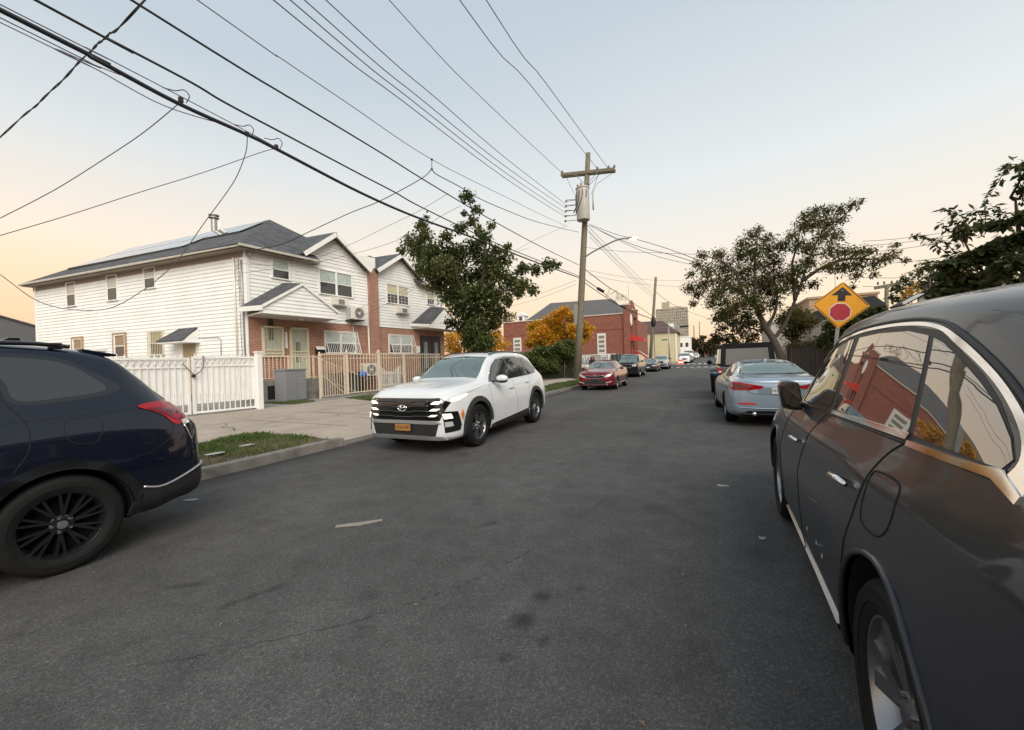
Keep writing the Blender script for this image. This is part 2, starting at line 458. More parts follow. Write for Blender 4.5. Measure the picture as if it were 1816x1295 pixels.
def smooth_poly(P, k=6, closed=True):
    """Catmull-Rom through the points"""
    P = [np.array(p,float) for p in P]; n = len(P); o = []
    for i in range(n if closed else n-1):
        p0,p1,p2,p3 = (P[(i-1)%n],P[i],P[(i+1)%n],P[(i+2)%n]) if closed else (P[max(i-1,0)],P[i],P[i+1],P[min(i+2,n-1)])
        for j in range(k):
            t = j/k; o.append(tuple(.5*((2*p1)+(-p0+p2)*t+(2*p0-5*p1+4*p2-p3)*t*t+(-p0+3*p1-3*p2+p3)*t**3)))
    if not closed: o.append(tuple(P[-1]))
    return o
def rrect(x0,x1,y0,y1,r=.03,k=4):
    o = []
    for cx,cy,a in ((x1-r,y1-r,0),(x0+r,y1-r,90),(x0+r,y0+r,180),(x1-r,y0+r,270)):
        for j in range(k+1): t = R(a+90*j/k); o.append((cx+r*math.cos(t), cy+r*math.sin(t)))
    return o
def arc(cy, cz, r, a0, a1, k=18):
    return [(cy+r*math.cos(R(a0+(a1-a0)*j/k)), cz+r*math.sin(R(a0+(a1-a0)*j/k))) for j in range(k+1)]
def mirror(P): return [(-a,b) for a,b in P][::-1]

WHEELS = {}
def wheel(parent, x, y, r, rw, rimr, style, side, steer=0):
    """tyre with its rim as a sub-part; side +1 = outer face towards +x"""
    key = (style, round(r,3), round(rw,3), round(rimr,3))
    if key not in WHEELS:
        t = MB(); h = rw/2
        t.lathe([(rimr-.01,-h*.9),(rimr+.01,-h*.95),(r-.035,-h),(r-.012,-h*.86),(r,-h*.6),(r,h*.6),(r-.012,h*.86),(r-.035,h),(rimr+.012,h*.95),(rimr-.004,h*.86),(rimr-.02,h*.3),(rimr-.02,-h*.9)], axis='x', n=40, cap=False)
        # tread grooves and sidewall ribs
        for hh in (-.35,0,.35): t.lathe([(r-.004,h*hh-.006),(r+.003,h*hh-.005),(r+.003,h*hh+.005),(r-.004,h*hh+.006)], axis='x', n=40, cap=False)
        t.lathe([(rimr+.03,h*.965),(rimr+.032,h*1.0),(rimr+.045,h*1.01),(rimr+.047,h*.97)], axis='x', n=40, cap=False)
        b = MB(); b.lathe([(0.02,-h*.2),(rimr-.03,-h*.2),(rimr-.03,-h*.15),(.02,-h*.15)], axis='x', n=24)
        rm = MB(); ns, kind, mat = style
        rm.lathe([(rimr-.03,-h*.5),(rimr-.035,h*.55),(rimr-.012,h*.84),(rimr+.004,h*.86),(rimr+.004,h*.80),(rimr-.02,h*.4),(rimr-.02,-h*.5)], axis='x', n=40, cap=False)
        rm.lathe([(0,h*.62),(.045,h*.62),(.07,h*.5),(.07,h*.1),(0,h*.1)], axis='x', n=20)
        for k in range(ns):
            a = 2*PI*k/ns
            def pt(rad, off, hx): return (hx, rad*math.cos(a)-off*math.sin(a), rad*math.sin(a)+off*math.cos(a))
            pairs = {'single':[(0.035,.05)],'double':[(.03,.075),(-.03,-.075)],'wide':[(0,0)],'split':[(.03,.105),(-.03,-.105)],'swirl':[(.012,.028),(-.026,-.062)]}[kind]
            for o1,o2 in pairs:
                w1,w2 = {'single':(.022,.016),'double':(.013,.012),'wide':(.035,.055),'split':(.024,.030),'swirl':(.010,.008)}[kind]
                rm.prism([pt(.05,o1-w1,h*.55),pt(rimr-.018,o2-w2,h*.76),pt(rimr-.018,o2+w2,h*.76),pt(.05,o1+w1,h*.55)], (-h*.38,0,0))
        nuts = MB()
        for k in range(5):
            a = 2*PI*(k+.5)/5; nuts.lathe([(.010,h*.5),(.010,h*.68),(0.004,h*.7)], c=(0,.055*math.cos(a),.055*math.sin(a)), axis='x', n=8)
        nuts.lathe([(.03,h*.6),(.03,h*.68),(.0,h*.7)], axis='x', n=14)
        def mk(mb, ang=None):
            o = mb.build('tmp', None, None, angle=R(40)); me = o.data; bpy.data.objects.remove(o); return me
        WHEELS[key] = (mk(t), mk(rm), mk(nuts), mk(b), mat)
    mt, mr, mn, mbk, mat = WHEELS[key]
    w = add('wheel', mt, parent, rubber); w.location = (x,y,r); w.rotation_euler = (random.random()*.0, 0, (0 if side > 0 else PI)+steer)
    add('rim', mr, w, mat); add('wheel_nuts', mn, w, chrome if mat != alloy else alloy); add('brake_disc', mbk, w, dark_void)
    return w

def add_wheels(parent, S, fy, ry, r, rw, rimr, style, arch_r, xo, simple=False, steer=0):
    for (y,st) in ((fy,steer),(ry,0)):
        for sd in (1,-1):
            wheel(parent, sd*(xo-rw/2), y, r, rw, rimr, style, sd, st)
            # dark liner inside the arch
            m = MB(); P = arc(y, r, arch_r+.004, -8, 188, 16); x0 = sd*.40
            h = [sd*(abs(S.hit('R', p[0], max(p[1],.2))[0][0])-.02) for p in P]
            a = m.pts([(x0,p[0],p[1]) for p in P]); b = m.pts([(h[i],p[0],p[1]) for i,p in enumerate(P)])
            for i in range(len(P)-1): m.face(a[i],a[i+1],b[i+1],b[i])
            m.face(*a)
            m.build('wheel_well', dark_void, parent, smooth=False)
def arch_trim(S, parent, mat, y, z, r, w=.05, a0=-5, a1=185, off=.012, name='arch_trim'):
    S.skin(name, mat, parent, 'S', arc(y,z,r,a0,a1,22)+arc(y,z,r+w,a1,a0,22), off=off, res=.06, depth=.03)

def paint(name, col, metal=.35, rough=.34, flake=.05, coat=.8):
    return pm('paint_'+name, col, rough, metal=metal*.5, coat=coat, noise=flake, nscale=2.0, coatr=.05, spec=.2, bump=.012, bscale=4.)
# ------------------------------------------------------------------ ground, road, pavement
def road_mat():
    m = bpy.data.materials.new('asphalt'); m.use_nodes = True; nt = m.node_tree; b = nt.nodes['Principled BSDF']
    N = nt.nodes.new; L = nt.links.new; tc = N('ShaderNodeTexCoord')
    def noise(s, d=4, r=.6):
        n = N('ShaderNodeTexNoise'); n.inputs['Scale'].default_value = s; n.inputs['Detail'].default_value = d; n.inputs['Roughness'].default_value = r; L(tc.outputs['Object'], n.inputs['Vector']); return n
    fine = N('ShaderNodeTexVoronoi'); fine.inputs['Scale'].default_value = 135; L(tc.outputs['Object'], fine.inputs['Vector'])
    rp = N('ShaderNodeValToRGB'); L(fine.outputs['Color'], rp.inputs[0]); e = rp.color_ramp.elements
    e[0].position = .0; e[0].color = (.043,.041,.041,1); e[1].position = 1.; e[1].color = (.150,.142,.136,1)
    e2 = e.new(.7); e2.color = (.084,.080,.078,1)
    big = noise(.55, 6, .6); mid = noise(4, 5, .65)
    mr = N('ShaderNodeMapRange'); mr.inputs[1].default_value = .3; mr.inputs[2].default_value = .7; mr.inputs[3].default_value = .80; mr.inputs[4].default_value = 1.2; L(big.outputs[0], mr.inputs[0])
    mr2 = N('ShaderNodeMapRange'); mr2.inputs[1].default_value = .3; mr2.inputs[2].default_value = .7; mr2.inputs[3].default_value = .82; mr2.inputs[4].default_value = 1.18; L(mid.outputs[0], mr2.inputs[0])
    mu = N('ShaderNodeMath'); mu.operation = 'MULTIPLY'; L(mr.outputs[0], mu.inputs[0]); L(mr2.outputs[0], mu.inputs[1])
    at = N('ShaderNodeAttribute'); at.attribute_name = 'wear'
    mu2 = N('ShaderNodeMath'); mu2.operation = 'MULTIPLY'; L(mu.outputs[0], mu2.inputs[0]); L(at.outputs['Fac'], mu2.inputs[1])
    mx = N('ShaderNodeMixRGB'); mx.blend_type = 'MULTIPLY'; mx.inputs[0].default_value = 1; L(rp.outputs[0], mx.inputs[1]); L(mu2.outputs[0], mx.inputs[2])
    L(mx.outputs[0], b.inputs['Base Color']); b.inputs['Roughness'].default_value = .85; b.inputs['Specular IOR Level'].default_value = .35
    bp = N('ShaderNodeBump'); bp.inputs['Strength'].default_value = .55; bp.inputs['Distance'].default_value = .006; L(fine.outputs['Distance'], bp.inputs['Height']); L(bp.outputs[0], b.inputs['Normal'])
    return m
ROAD = road_mat()
def sheet(name, xs, ys, zf, mat, wear=None):
    nx,ny = len(xs),len(ys); V = [(x,y,zf(x,y)) for y in ys for x in xs]
    F = [(j*nx+i, j*nx+i+1, (j+1)*nx+i+1, (j+1)*nx+i) for j in range(ny-1) for i in range(nx-1)]
    me = bpy.data.meshes.new(name); me.from_pydata(V,[],F); me.update()
    if wear is not None:
        a = me.attributes.new('wear','FLOAT','POINT'); a.data.foreach_set('value', np.array([wear(v[0],v[1]) for v in V], dtype=np.float32))
    o = add(name, me, None, mat); return structure(o)
XR = 2.75
spots = [(-.96,2.30,.042,.35),(-.97,2.04,.058,.33),(-.80,1.94,.030,.4),(-.76,2.47,.025,.5),(-.94,1.74,.03,.45),(-.46,4.06,.10,.75),(-3.4,3.1,.16,.85),(-2.2,3.6,.07,.7),(-1.8,3.2,.05,.7),(-2.8,2.0,.09,.8),(-1.76,1.6,.06,.75),(-1.55,4.5,.12,.8),(-2.0,1.9,.07,.75)]
for k in range(40): spots.append((random.uniform(-5.5,.4), random.uniform(2.5,22), random.uniform(.04,.16), random.uniform(.7,.9)))
def wear(x, y):
    v = 1.0
    for (sx,sy,r,d) in spots:
        q = ((x-sx)**2+((y-sy)*.9)**2)/(r*r)
        if q < 4: v *= 1-(1-d)*math.exp(-q*q*.5)
    # long skid marks and the oily strip where cars stand; paler tyre tracks
    for tx in (-3.6,-2.0): v *= 1+.06*math.exp(-((x-tx)/.35)**2)
    for tx in (-4.7,1.3): v *= 1-.10*math.exp(-((x-tx)/.6)**2)
    if x < -5.6: v *= 1-.42*min(1,(-5.6-x)/.5)
    if x > 2.2: v *= .7
    # long patched strip and old utility cut
    if 9.5 < y < 12.4 and -3.4 < x < -1.2+.1*math.sin(y*3): v *= .86
    if -1.0 < x < -.72 and y > 5.5: v *= .93
    for (x0,y0,x1,y1,w,d) in ((-2.75,1.42,-2.62,1.75,.02,.45),(-3.35,1.4,-3.2,1.52,.025,.5),(-1.9,3.05,-1.78,3.2,.02,.5)):
        dx,dy = x1-x0,y1-y0; t = max(0,min(1,((x-x0)*dx+(y-y0)*dy)/(dx*dx+dy*dy))); q = math.hypot(x-x0-dx*t, y-y0-dy*t)
        if q < .06: v *= 1-(1-d)*math.exp(-(q/w)**2)
    return v
near_y = list(np.arange(.4,7,.035))+list(np.arange(7,24,.2))+list(np.arange(24,66,2))+list(np.arange(66,340,8))
ys = [-30,-12,-4,-1]+near_y+[360,460]
sheet('road', np.concatenate([np.arange(-6.2,XR,.045),[XR]]) , ys, lambda x,y: gz(y), ROAD, wear)
# road sealant crack running down the lane
cr = MB(); P = []; y = .75; x = -2.35
pts = [(-2.62,.95),(-2.35,1.15),(-2.05,1.45),(-1.88,1.62),(-1.72,1.85),(-1.60,2.02),(-1.50,2.2),(-1.38,2.45),(-1.28,2.75),(-1.22,3.1),(-1.08,3.6),(-.98,4.2)]
Q = []
for i in range(len(pts)-1):
    for k in range(7):
        tt = k/7; Q.append((pts[i][0]+(pts[i+1][0]-pts[i][0])*tt+random.gauss(0,.008), pts[i][1]+(pts[i+1][1]-pts[i][1])*tt))
for i in range(len(Q)-1):
    w0 = .0034*(.3+random.random()); 
    if random.random() < .35: continue
    cr.poly([(Q[i][0]-w0,Q[i][1],.004),(Q[i][0]+w0,Q[i][1],.004),(Q[i+1][0]+w0,Q[i+1][1],.004),(Q[i+1][0]-w0,Q[i+1][1],.004)])
structure(cr.build('road_crack', pm('crack_dark',(.022,.021,.021),.95)))
# far land
G = 1600
sheet('ground', [-G,-300,-120,-60,-30,-17.5,-14.2,-12,-9,-6.3], [-200,-30,-10]+list(np.arange(-4,66,5))+list(range(66,340,20))+[400,800,G], lambda x,y: gz(y)+(.05 if x > -6.6 else (.10 if x > -14.5 else .16)), pm('ground_soil',(.13,.115,.085),.95,noise=.3,nscale=.8,bump=.4,bscale=20))
sheet('ground', [XR+.12,5,9,30,60,120,300,G], [-200,-30,-10]+list(np.arange(-4,66,5))+list(range(66,340,20))+[400,800,G], lambda x,y: gz(y)+.06, MATS['ground_soil'])
structure(MB().poly([(-G,460,4.3),(G,460,4.3),(G,G*2,5),(-G,G*2,5)]).build('ground', MATS['ground_soil']))
# cross street
structure(MB().poly([(-60,69.5,gz(69.5)+.04),(40,69.5,gz(69.5)+.04),(40,77,gz(77)+.04),(-60,77,gz(77)+.04)]).build('cross_street', pm('asphalt_far',(.085,.083,.083),.9,noise=.1,nscale=2)))
# crosswalks: bars painted on the road
mk = pm('road_paint',(.62,.62,.60),.7,noise=.25,nscale=6)
def bars(y0, y1, n, x0, x1, name='crosswalk'):
    m = MB()
    for k in range(n):
        xa = x0+(x1-x0)*k/n; m.poly([(xa,y0,gz(y0)+.045),(xa+(x1-x0)/n*.5,y0,gz(y0)+.045),(xa+(x1-x0)/n*.5,y1,gz(y1)+.045),(xa,y1,gz(y1)+.045)])
    structure(m.build(name, mk))
bars(61.5,64.0,9,-5.6,2.6); bars(78.2,81.2,8,-4.8,2.6)
m = MB(); m.poly([(-1.6,58.6,.006),(2.6,58.6,.006),(2.6,59.1,.006),(-1.6,59.1,.006)]); structure(m.build('stop_line', mk))
# left pavement with the wide driveway apron
def slab(name, P, z, mat, h=.2):
    m = MB(); m.prism([(x,y,z-h) for x,y in P],(0,0,h)); return structure(m.build(name, mat))
Z1 = .135
structure(MB().poly([(-6.36,5.42,.055),(-6.36,13.9,.055),(-7.4,13.9,Z1),(-7.4,5.42,Z1)]).build('driveway', concrete))
slab('pavement', [(-7.4,5.42),(-7.4,13.9),(-11.2,13.9),(-11.2,5.42)], Z1, concrete)
structure(MB().poly([(-11.2,-8,Z1),(-11.2,13.9,Z1),(-14.0,13.9,.175),(-13.2,-8,.175)]).build('driveway', concrete))
structure(MB().poly([(-8.7,-8,Z1-.001),(-8.7,5.40,Z1-.001),(-11.2,5.40,Z1-.001),(-11.2,-8,Z1-.001)]).build('pavement', concrete))
structure(MB().poly([(-8.1,13.9,Z1+.002),(-8.1,66,Z1+.002),(-10.2,66,Z1+.002),(-10.2,13.9,Z1+.002)]).build('pavement', concrete))
structure(MB().poly([(-13.2,-8,.176),(-14.0,13.9,.176),(-18.5,16,.20),(-38,12,.22),(-38,-8,.22)]).build('yard', pm('yard_concrete',(.26,.24,.215),.9,noise=.22,nscale=.9,bump=.3,bscale=60)))
# slab joints and cracks in the concrete
jm = pm('joint_dark',(.07,.06,.05),.95); m = MB()
def jl(P, w=.006, z=.004):
    for i in range(len(P)-1):
        a = Vector(P[i]+(0,)); b = Vector(P[i+1]+(0,)); d = (b-a).normalized(); n = Vector((-d.y,d.x,0))*w*1.5*(.5+.9*random.random())
        za = Z1+z if a.x > -11.2 else Z1+z+(-11.2-a.x)*.016; zb2 = Z1+z if b.x > -11.2 else Z1+z+(-11.2-b.x)*.016
        m.poly([(a.x-n.x,a.y-n.y,za),(a.x+n.x,a.y+n.y,za),(b.x+n.x,b.y+n.y,zb2),(b.x-n.x,b.y-n.y,zb2)])
for y in (6.6,8.4,10.2,12.0): jl([(-7.45,y),(-11.1,y)])
jl([(-11.2,5.5),(-11.2,13.8)]); jl([(-9.3,5.5),(-9.3,13.8)],.004)
jl([(-9.6,5.35),(-10.1,5.6),(-10.5,5.55),(-10.9,5.9),(-11.15,6.0)],.012); jl([(-9.9,6.2),(-10.2,6.9),(-10.25,7.3)],.010); jl([(-7.6,7.5),(-8.4,7.9),(-9.0,7.7),(-9.9,8.4),(-10.6,8.3)],.006)
structure(m.build('pavement_joint', jm))
# kerb stones
def kerb2(x, y0, y1, z, step=2.4, w=.17, side=-1):
    k = structure(MB().box(min(x+side*.03,x+side*(w-.02)),max(x+side*.03,x+side*(w-.02)),y0,y1,-.1,z-.03).build('kerb', kerb_conc))
    y = y0; ms = {}
    while y < y1-.05:
        l = min(step, y1-y); key = round(l,2)
        if key not in ms:
            mb = MB().box(min(0,side*w),max(0,side*w),.007,l-.007,-z-.05,0); o = mb.build('kerb_stone', kerb_conc, k, bevel=.018); ms[key] = o.data
        else: o = add('kerb_stone', ms[key], k)
        o.location = (x, y, z+random.uniform(-.008,.008)+gz(y)); o.rotation_euler = (0,0,random.uniform(-.004,.004)); y += l
kerb2(-6.2,-9.0,5.40,.145); kerb2(-6.2,5.40,13.9,.05,2.1); kerb2(-6.2,13.9,66,.14)
kerb2(XR,-9,66,.14,2.4,.16,1)
structure(MB().poly([(XR+.16,-9,.13),(5.2,-9,.13),(5.2,66,.13),(XR+.16,66,.13)]).build('pavement', concrete))
# far kerbs beyond the crossing
for xx,sd in ((-4.9,-1),(XR,1)):
    m = MB()
    yy = [81.5]+list(range(90,340,10))
    for i in range(len(yy)-1):
        a,b = yy[i],yy[i+1]; m.prism([(xx,a,gz(a)-.1),(xx+sd*1.9,a,gz(a)-.1),(xx+sd*1.9,a,gz(a)+.13),(xx,a,gz(a)+.13)],(0,b-a,gz(b)-gz(a)))
    structure(m.build('pavement', concrete))
# ------------------------------------------------------------------ grass
grass_m = leaf_mat('grass', [(.05,.085,.02),(.075,.12,.03),(.11,.14,.045),(.17,.14,.07)], .25)
def inside(x,y,pl):
    c = False; j = len(pl)-1
    for i in range(len(pl)):
        if (pl[i][1] > y) != (pl[j][1] > y) and x < (pl[j][0]-pl[i][0])*(y-pl[i][1])/(pl[j][1]-pl[i][1])+pl[i][0]: c = not c
        j = i
    return c
def scatter_mesh(name, pos, mat, maker, kind='stuff'):
    V = []; F = []; T = []
    for p in pos:
        v,f,t = maker(p); k = len(V); V += v; F += [tuple(i+k for i in q) for q in f]; T += [t]*len(v)
    me = bpy.data.meshes.new(name); me.from_pydata(V,[],F); me.update()
    a = me.attributes.new('tint','FLOAT','POINT'); a.data.foreach_set('value', np.array(T,dtype=np.float32))
    o = add(name, me, None, mat)
    if kind: o['kind'] = kind
    return o
def blade(p):
    h = random.uniform(.02,.075)*p[3]; a = random.uniform(0,2*PI); w = random.uniform(.003,.007); l = random.uniform(.2,1.0)*h; b = random.uniform(0,2*PI)
    c,s = math.cos(a)*w,math.sin(a)*w; dx,dy = math.cos(b)*l,math.sin(b)*l
    return [(p[0]-c,p[1]-s,p[2]),(p[0]+c,p[1]+s,p[2]),(p[0]+dx*.4+c*.6,p[1]+dy*.4+s*.6,p[2]+h*.65),(p[0]+dx,p[1]+dy,p[2]+h)],[(0,1,2),(0,2,3)],p[4]
def grass(poly, n, z, hs=1., bare=.0, brown=None):
    xs = [p[0] for p in poly]; ysx = [p[1] for p in poly]; pos = []
    m = MB(); m.prism([(x,y,z-.08) for x,y in poly],(0,0,.07)); structure(m.build('verge', soil))
    while len(pos) < n:
        x = random.uniform(min(xs),max(xs)); y = random.uniform(min(ysx),max(ysx))
        if not inside(x,y,poly): continue
        pt = math.sin(x*3.1+1.3*math.sin(y*2.3))*math.sin(y*2.7+x)
        if bare and pt < -.2 and random.random() < bare: continue
        dry = random.random()**1.5+(.45 if pt < -.1 else 0)
        if brown and brown(x,y): dry += .5
        if brown and brown(x,y) and random.random() < .6: continue
        pos.append((x,y,z-.012,hs*(1+.7*max(0,pt)),min(1,dry*.75)))
    return scatter_mesh('grass', pos, grass_m, blade)
grass([(-6.37,-4),(-6.37,5.33),(-6.7,5.26),(-8.25,5.24),(-8.62,4.7),(-8.5,4.0),(-8.6,-4)], 26000, .14, 1.1, .55, lambda x,y: x > -7.05+.15*math.sin(y*4) )
grass([(-17.2,10.7),(-15.7,9.75),(-13.8,9.78),(-13.95,10.8),(-15.3,11.3)], 7000, .20, .9)
grass([(-14.0,12.25),(-14.3,14.0),(-12.4,14.0),(-11.5,11.6)], 7000, .17, .9)
grass([(-6.38,14.1),(-6.38,30),(-8.05,30),(-8.05,21.5),(-7.3,18)], 22000, .145, 1.1)
# litter
lit = pm('paper_litter',(.26,.23,.185),.8,noise=.2,nscale=20)
def litter(name, label, P, z, mat=lit, grp=None, h=.003):
    m = MB(); m.prism([(x,y,z) for x,y in P],(0,0,h)); o = m.build(name, mat); props(o, label, 'litter', grp)
litter('flattened_cardboard','flattened strip of tan cardboard lying in the middle of the road',[(-3.10,2.56),(-2.92,2.68),(-2.80,2.85),(-2.83,2.88),(-2.98,2.74),(-3.13,2.61)],.003)
litter('paper_scrap','crumpled pale paper scrap on the road behind the navy SUV',smooth_poly([(-5.45,2.45),(-5.33,2.47),(-5.31,2.55),(-5.40,2.53)],3),.003,pm('paper_grey',(.30,.30,.28),.8))
litter('paper_scrap','small white scrap on the asphalt beside the front wheel of the grey SUV',[(.35,3.69),(.375,3.675),(.395,3.70),(.40,3.74),(.37,3.73),(.355,3.75)],.003,MATS['paper_grey'])
litter('crushed_wrapper','crushed plastic wrapper on the asphalt behind the pale blue coupe',[(.08,5.04),(.15,5.02),(.18,5.06),(.21,5.05),(.20,5.10),(.14,5.09),(.10,5.11)],.003,MATS['paper_grey'])
for k,(x,y,w) in enumerate(((-7.0,3.6,.12),(-7.2,4.2,.10),(-6.8,3.1,.07))):
    litter('paper_scrap',('largest white paper scrap lying in the kerbside grass','white paper scrap in the grass nearest the driveway','small white scrap in the grass nearest the navy SUV')[k],smooth_poly([(x-w*.5,y-w),(x+w*.4,y-w*.8),(x+w*.5,y+w),(x-w*.4,y+w*.7)],3),.185,pm('paper_white',(.42,.42,.40),.8))
pos = [(random.uniform(-6.1,-5.2),random.uniform(4,32),.002,random.uniform(.6,1.4)) for _ in range(260)]+[(random.uniform(-6.15,.4),random.uniform(1,25),.002,random.uniform(.4,1)) for _ in range(120)]
def crumb(p):
    a = random.uniform(0,6); s = .016*p[3]; c,d = math.cos(a)*s,math.sin(a)*s
    return [(p[0]-c,p[1]-d,p[2]),(p[0]+d*.6,p[1]-c*.6,p[2]+.004),(p[0]+c,p[1]+d,p[2]+.002),(p[0]-d*.6,p[1]+c*.6,p[2]+.008)],[(0,1,2,3)],random.random()
scatter_mesh('fallen_leaves', pos, leaf_mat('dry_leaf',[(.20,.12,.05),(.13,.085,.045),(.26,.19,.09),(.30,.28,.24)],.1), crumb)
# ------------------------------------------------------------------ the semi-detached pair on the left
HO = Vector((-17.261,10.293,0)); ES = Vector((.0958,.9954,0)); ET = Vector((.9954,-.0958,0)); ED = Vector((-.9943,-.1069,0))
def H(t, s, z):
    """point of the house: t out towards the street (negative = depth), s along the facade, z up"""
    return (ES*s+(ET*t if t >= 0 else ED*(-t))+Vector((0,0,z)))
def Wd(t, s, z): return HO+H(t,s,z)
NS = Vector((ED.y,-ED.x,0)); NS = NS if NS.dot(ES) < 0 else -NS    # outward normal of the side wall
def SW(p, out, z): return ED*p+NS*out+Vector((0,0,z))
LZ = .2
def pt_box(m, f, a0,a1,b0,b1,c0,c1):
    i = m.pts([f(a0,b0,c0),f(a1,b0,c0),f(a1,b1,c0),f(a0,b1,c0),f(a0,b0,c1),f(a1,b0,c1),f(a1,b1,c1),f(a0,b1,c1)])
    for q in ((0,3,2,1),(4,5,6,7),(0,1,5,4),(1,2,6,5),(2,3,7,6),(3,0,4,7)): m.face(*[i[k] for k in q])
FA = lambda a,b,c: H(b,a,c)        # facade coords: s, out, z
SD = lambda a,b,c: SW(a,b,c)       # side wall coords: p, out, z
def siding(name, f, lo, hi, z0, z1, parent, step=.165, mat=vinyl):
    """lapped boards, each course thicker at its lower edge"""
    m = MB(); z = z0; n = 0
    while z < z1-.01:
        zt = min(z+step, z1); a0,a1,b0,b1 = lo(z),hi(z),lo(zt),hi(zt)
        if a1-a0 > .02:
            if b1 < b0: b0 = b1 = (a0+a1)/2
            A = [f(a0,.030,z),f(a1,.030,z),f(b1,.004,zt),f(b0,.004,zt)]; B = [f(a0,0,z),f(a1,0,z)]
            i = m.pts(A); j = m.pts(B); m.face(*i); m.face(j[0],j[1],i[1],i[0])
        z = zt
    o = m.build(name, mat, parent); o['kind'] = 'stuff'; return o
def window(f, x0,x1,z0,z1, parent, panes=1, shade=.5, curtain=None, fw=.05, muntin=False):
    m = MB(); n = panes
    pt_box(m,f,x0-fw,x1+fw,-.02,.07,z1,z1+fw); pt_box(m,f,x0-fw-.02,x1+fw+.02,-.02,.09,z0-fw,z0)
    pt_box(m,f,x0-fw,x0,-.02,.07,z0,z1); pt_box(m,f,x1,x1+fw,-.02,.07,z0,z1)
    wp = (x1-x0)/n
    for k in range(1,n): pt_box(m,f,x0+wp*k-.035,x0+wp*k+.035,-.02,.07,z0,z1)
    zm = (z0+z1)/2
    w = m.build('window', white_paint, parent)
    for k in range(n):
        a,b = x0+wp*k+(.035 if k else 0), x0+wp*(k+1)-(.035 if k < n-1 else 0)
        q = MB(); pt_box(q,f,a,b,.035,.052,zm-.02,zm+.02); pt_box(q,f,a,a+.025,.035,.05,z0,z1); pt_box(q,f,b-.025,b,.035,.05,z0,z1)
        if muntin:
            for j in (1,2): pt_box(q,f,a+(b-a)*j/3-.006,a+(b-a)*j/3+.006,.03,.042,z0,zm)
            for j in (1,2): pt_box(q,f,a,b,.03,.042,z0+(zm-z0)*j/3-.006,z0+(zm-z0)*j/3+.006)
        q.build('sash', white_paint, w)
        q = MB(); pt_box(q,f,a,b,.024,.03,z0,zm); q.build('pane', house_glass, w)
        q = MB(); pt_box(q,f,a,b,.024,.03,zm,z1); q.build('pane', curtain or pm('pane_shade',(.44,.43,.38),.25,coat=.3), w)
    return w
def roof_slab(name, P, parent, mat=SHINGLE, th=.12, soff=None):
    n = (Vector(P[1])-Vector(P[0])).cross(Vector(P[2])-Vector(P[0])).normalized()
    if n.z < 0: P = P[::-1]; n = -n
    m = MB(); m.prism(P, -n*th); o = m.build(name, mat, parent); uv_box(o); return o
curt = pm('net_curtain',(.40,.46,.43),.3,coat=.4,noise=.25,nscale=9)
fascia_m = pm('fascia_cream',(.70,.66,.58),.5,noise=.06,nscale=3)
gut_m = pm('gutter_tan',(.46,.42,.36),.5,noise=.1,nscale=3)
soffit_m = pm('soffit_tan',(.30,.24,.18),.7)
house = thing('semi_detached_house','nearer white sided house with solar panels on its hipped grey roof','house',HO)
# walls (solid cores just behind the cladding)
def core(name, f, P, mat, parent, d=.2):
    m = MB(); a = m.pts([f(x,-.002,z) for x,z in P]); b = m.pts([f(x,-d,z) for x,z in P]); n = len(P)
    m.face(*a[::-1]); m.face(*b)
    for k in range(n): m.face(a[k],a[(k+1)%n],b[(k+1)%n],b[k])
    return m.build(name, mat, parent)
EZ = 6.66
gable = lambda c,hw,zb,za: (lambda z: c-hw*(1-(z-zb)/(za-zb)) if z > zb else c-hw, lambda z: c+hw*(1-(z-zb)/(za-zb)) if z > zb else c+hw)
bw = core('brick_wall', FA, [(0,.1),(6.17,.1),(6.17,3.76),(0,3.76)], BRICK, house); uv_box(bw)
siding('siding', FA, lambda z: .0, lambda z: 6.17, 3.76, 6.62, house)
g_c, g_hw, g_zb, g_za = 4.22, 2.02, 6.62, 8.15
siding('siding', FA, lambda z: g_c-g_hw*(g_za-z)/(g_za-g_zb), lambda z: g_c+g_hw*(g_za-z)/(g_za-g_zb), 6.62, g_za, house)
core('gable_wall', FA, [(2.0,6.6),(6.3,6.6),(4.22,8.1)], vinyl, house)
siding('siding', SD, lambda z: .0, lambda z: 16.41, .55, 6.6, house)
core('side_wall', SD, [(0,.1),(16.41,.1),(16.41,6.6),(0,6.6)], vinyl, house)
m = MB(); pt_box(m,SD,-.02,16.42,.005,.03,.1,.55); m.build('foundation', kerb_conc, house)
m = MB(); pt_box(m,SD,-.03,.10,.0,.045,.3,6.6); pt_box(m,FA,-.03,.10,-.01,.045,3.76,6.6); m.build('corner_trim', white_paint, house)
m = MB(); pt_box(m,SD,16.30,16.45,.0,.045,.3,6.6); m.build('corner_trim', white_paint, house)
m = MB(); m.poly([SW(16.41,0,.1),SW(16.41,0,6.6),SW(16.41,-6.5,6.6),SW(16.41,-6.5,.1)]); m.build('back_wall', vinyl, house)
m = MB(); pt_box(m,FA,2.02,2.10,0,.035,4.0,6.6); m.build('corner_trim', white_paint, house)
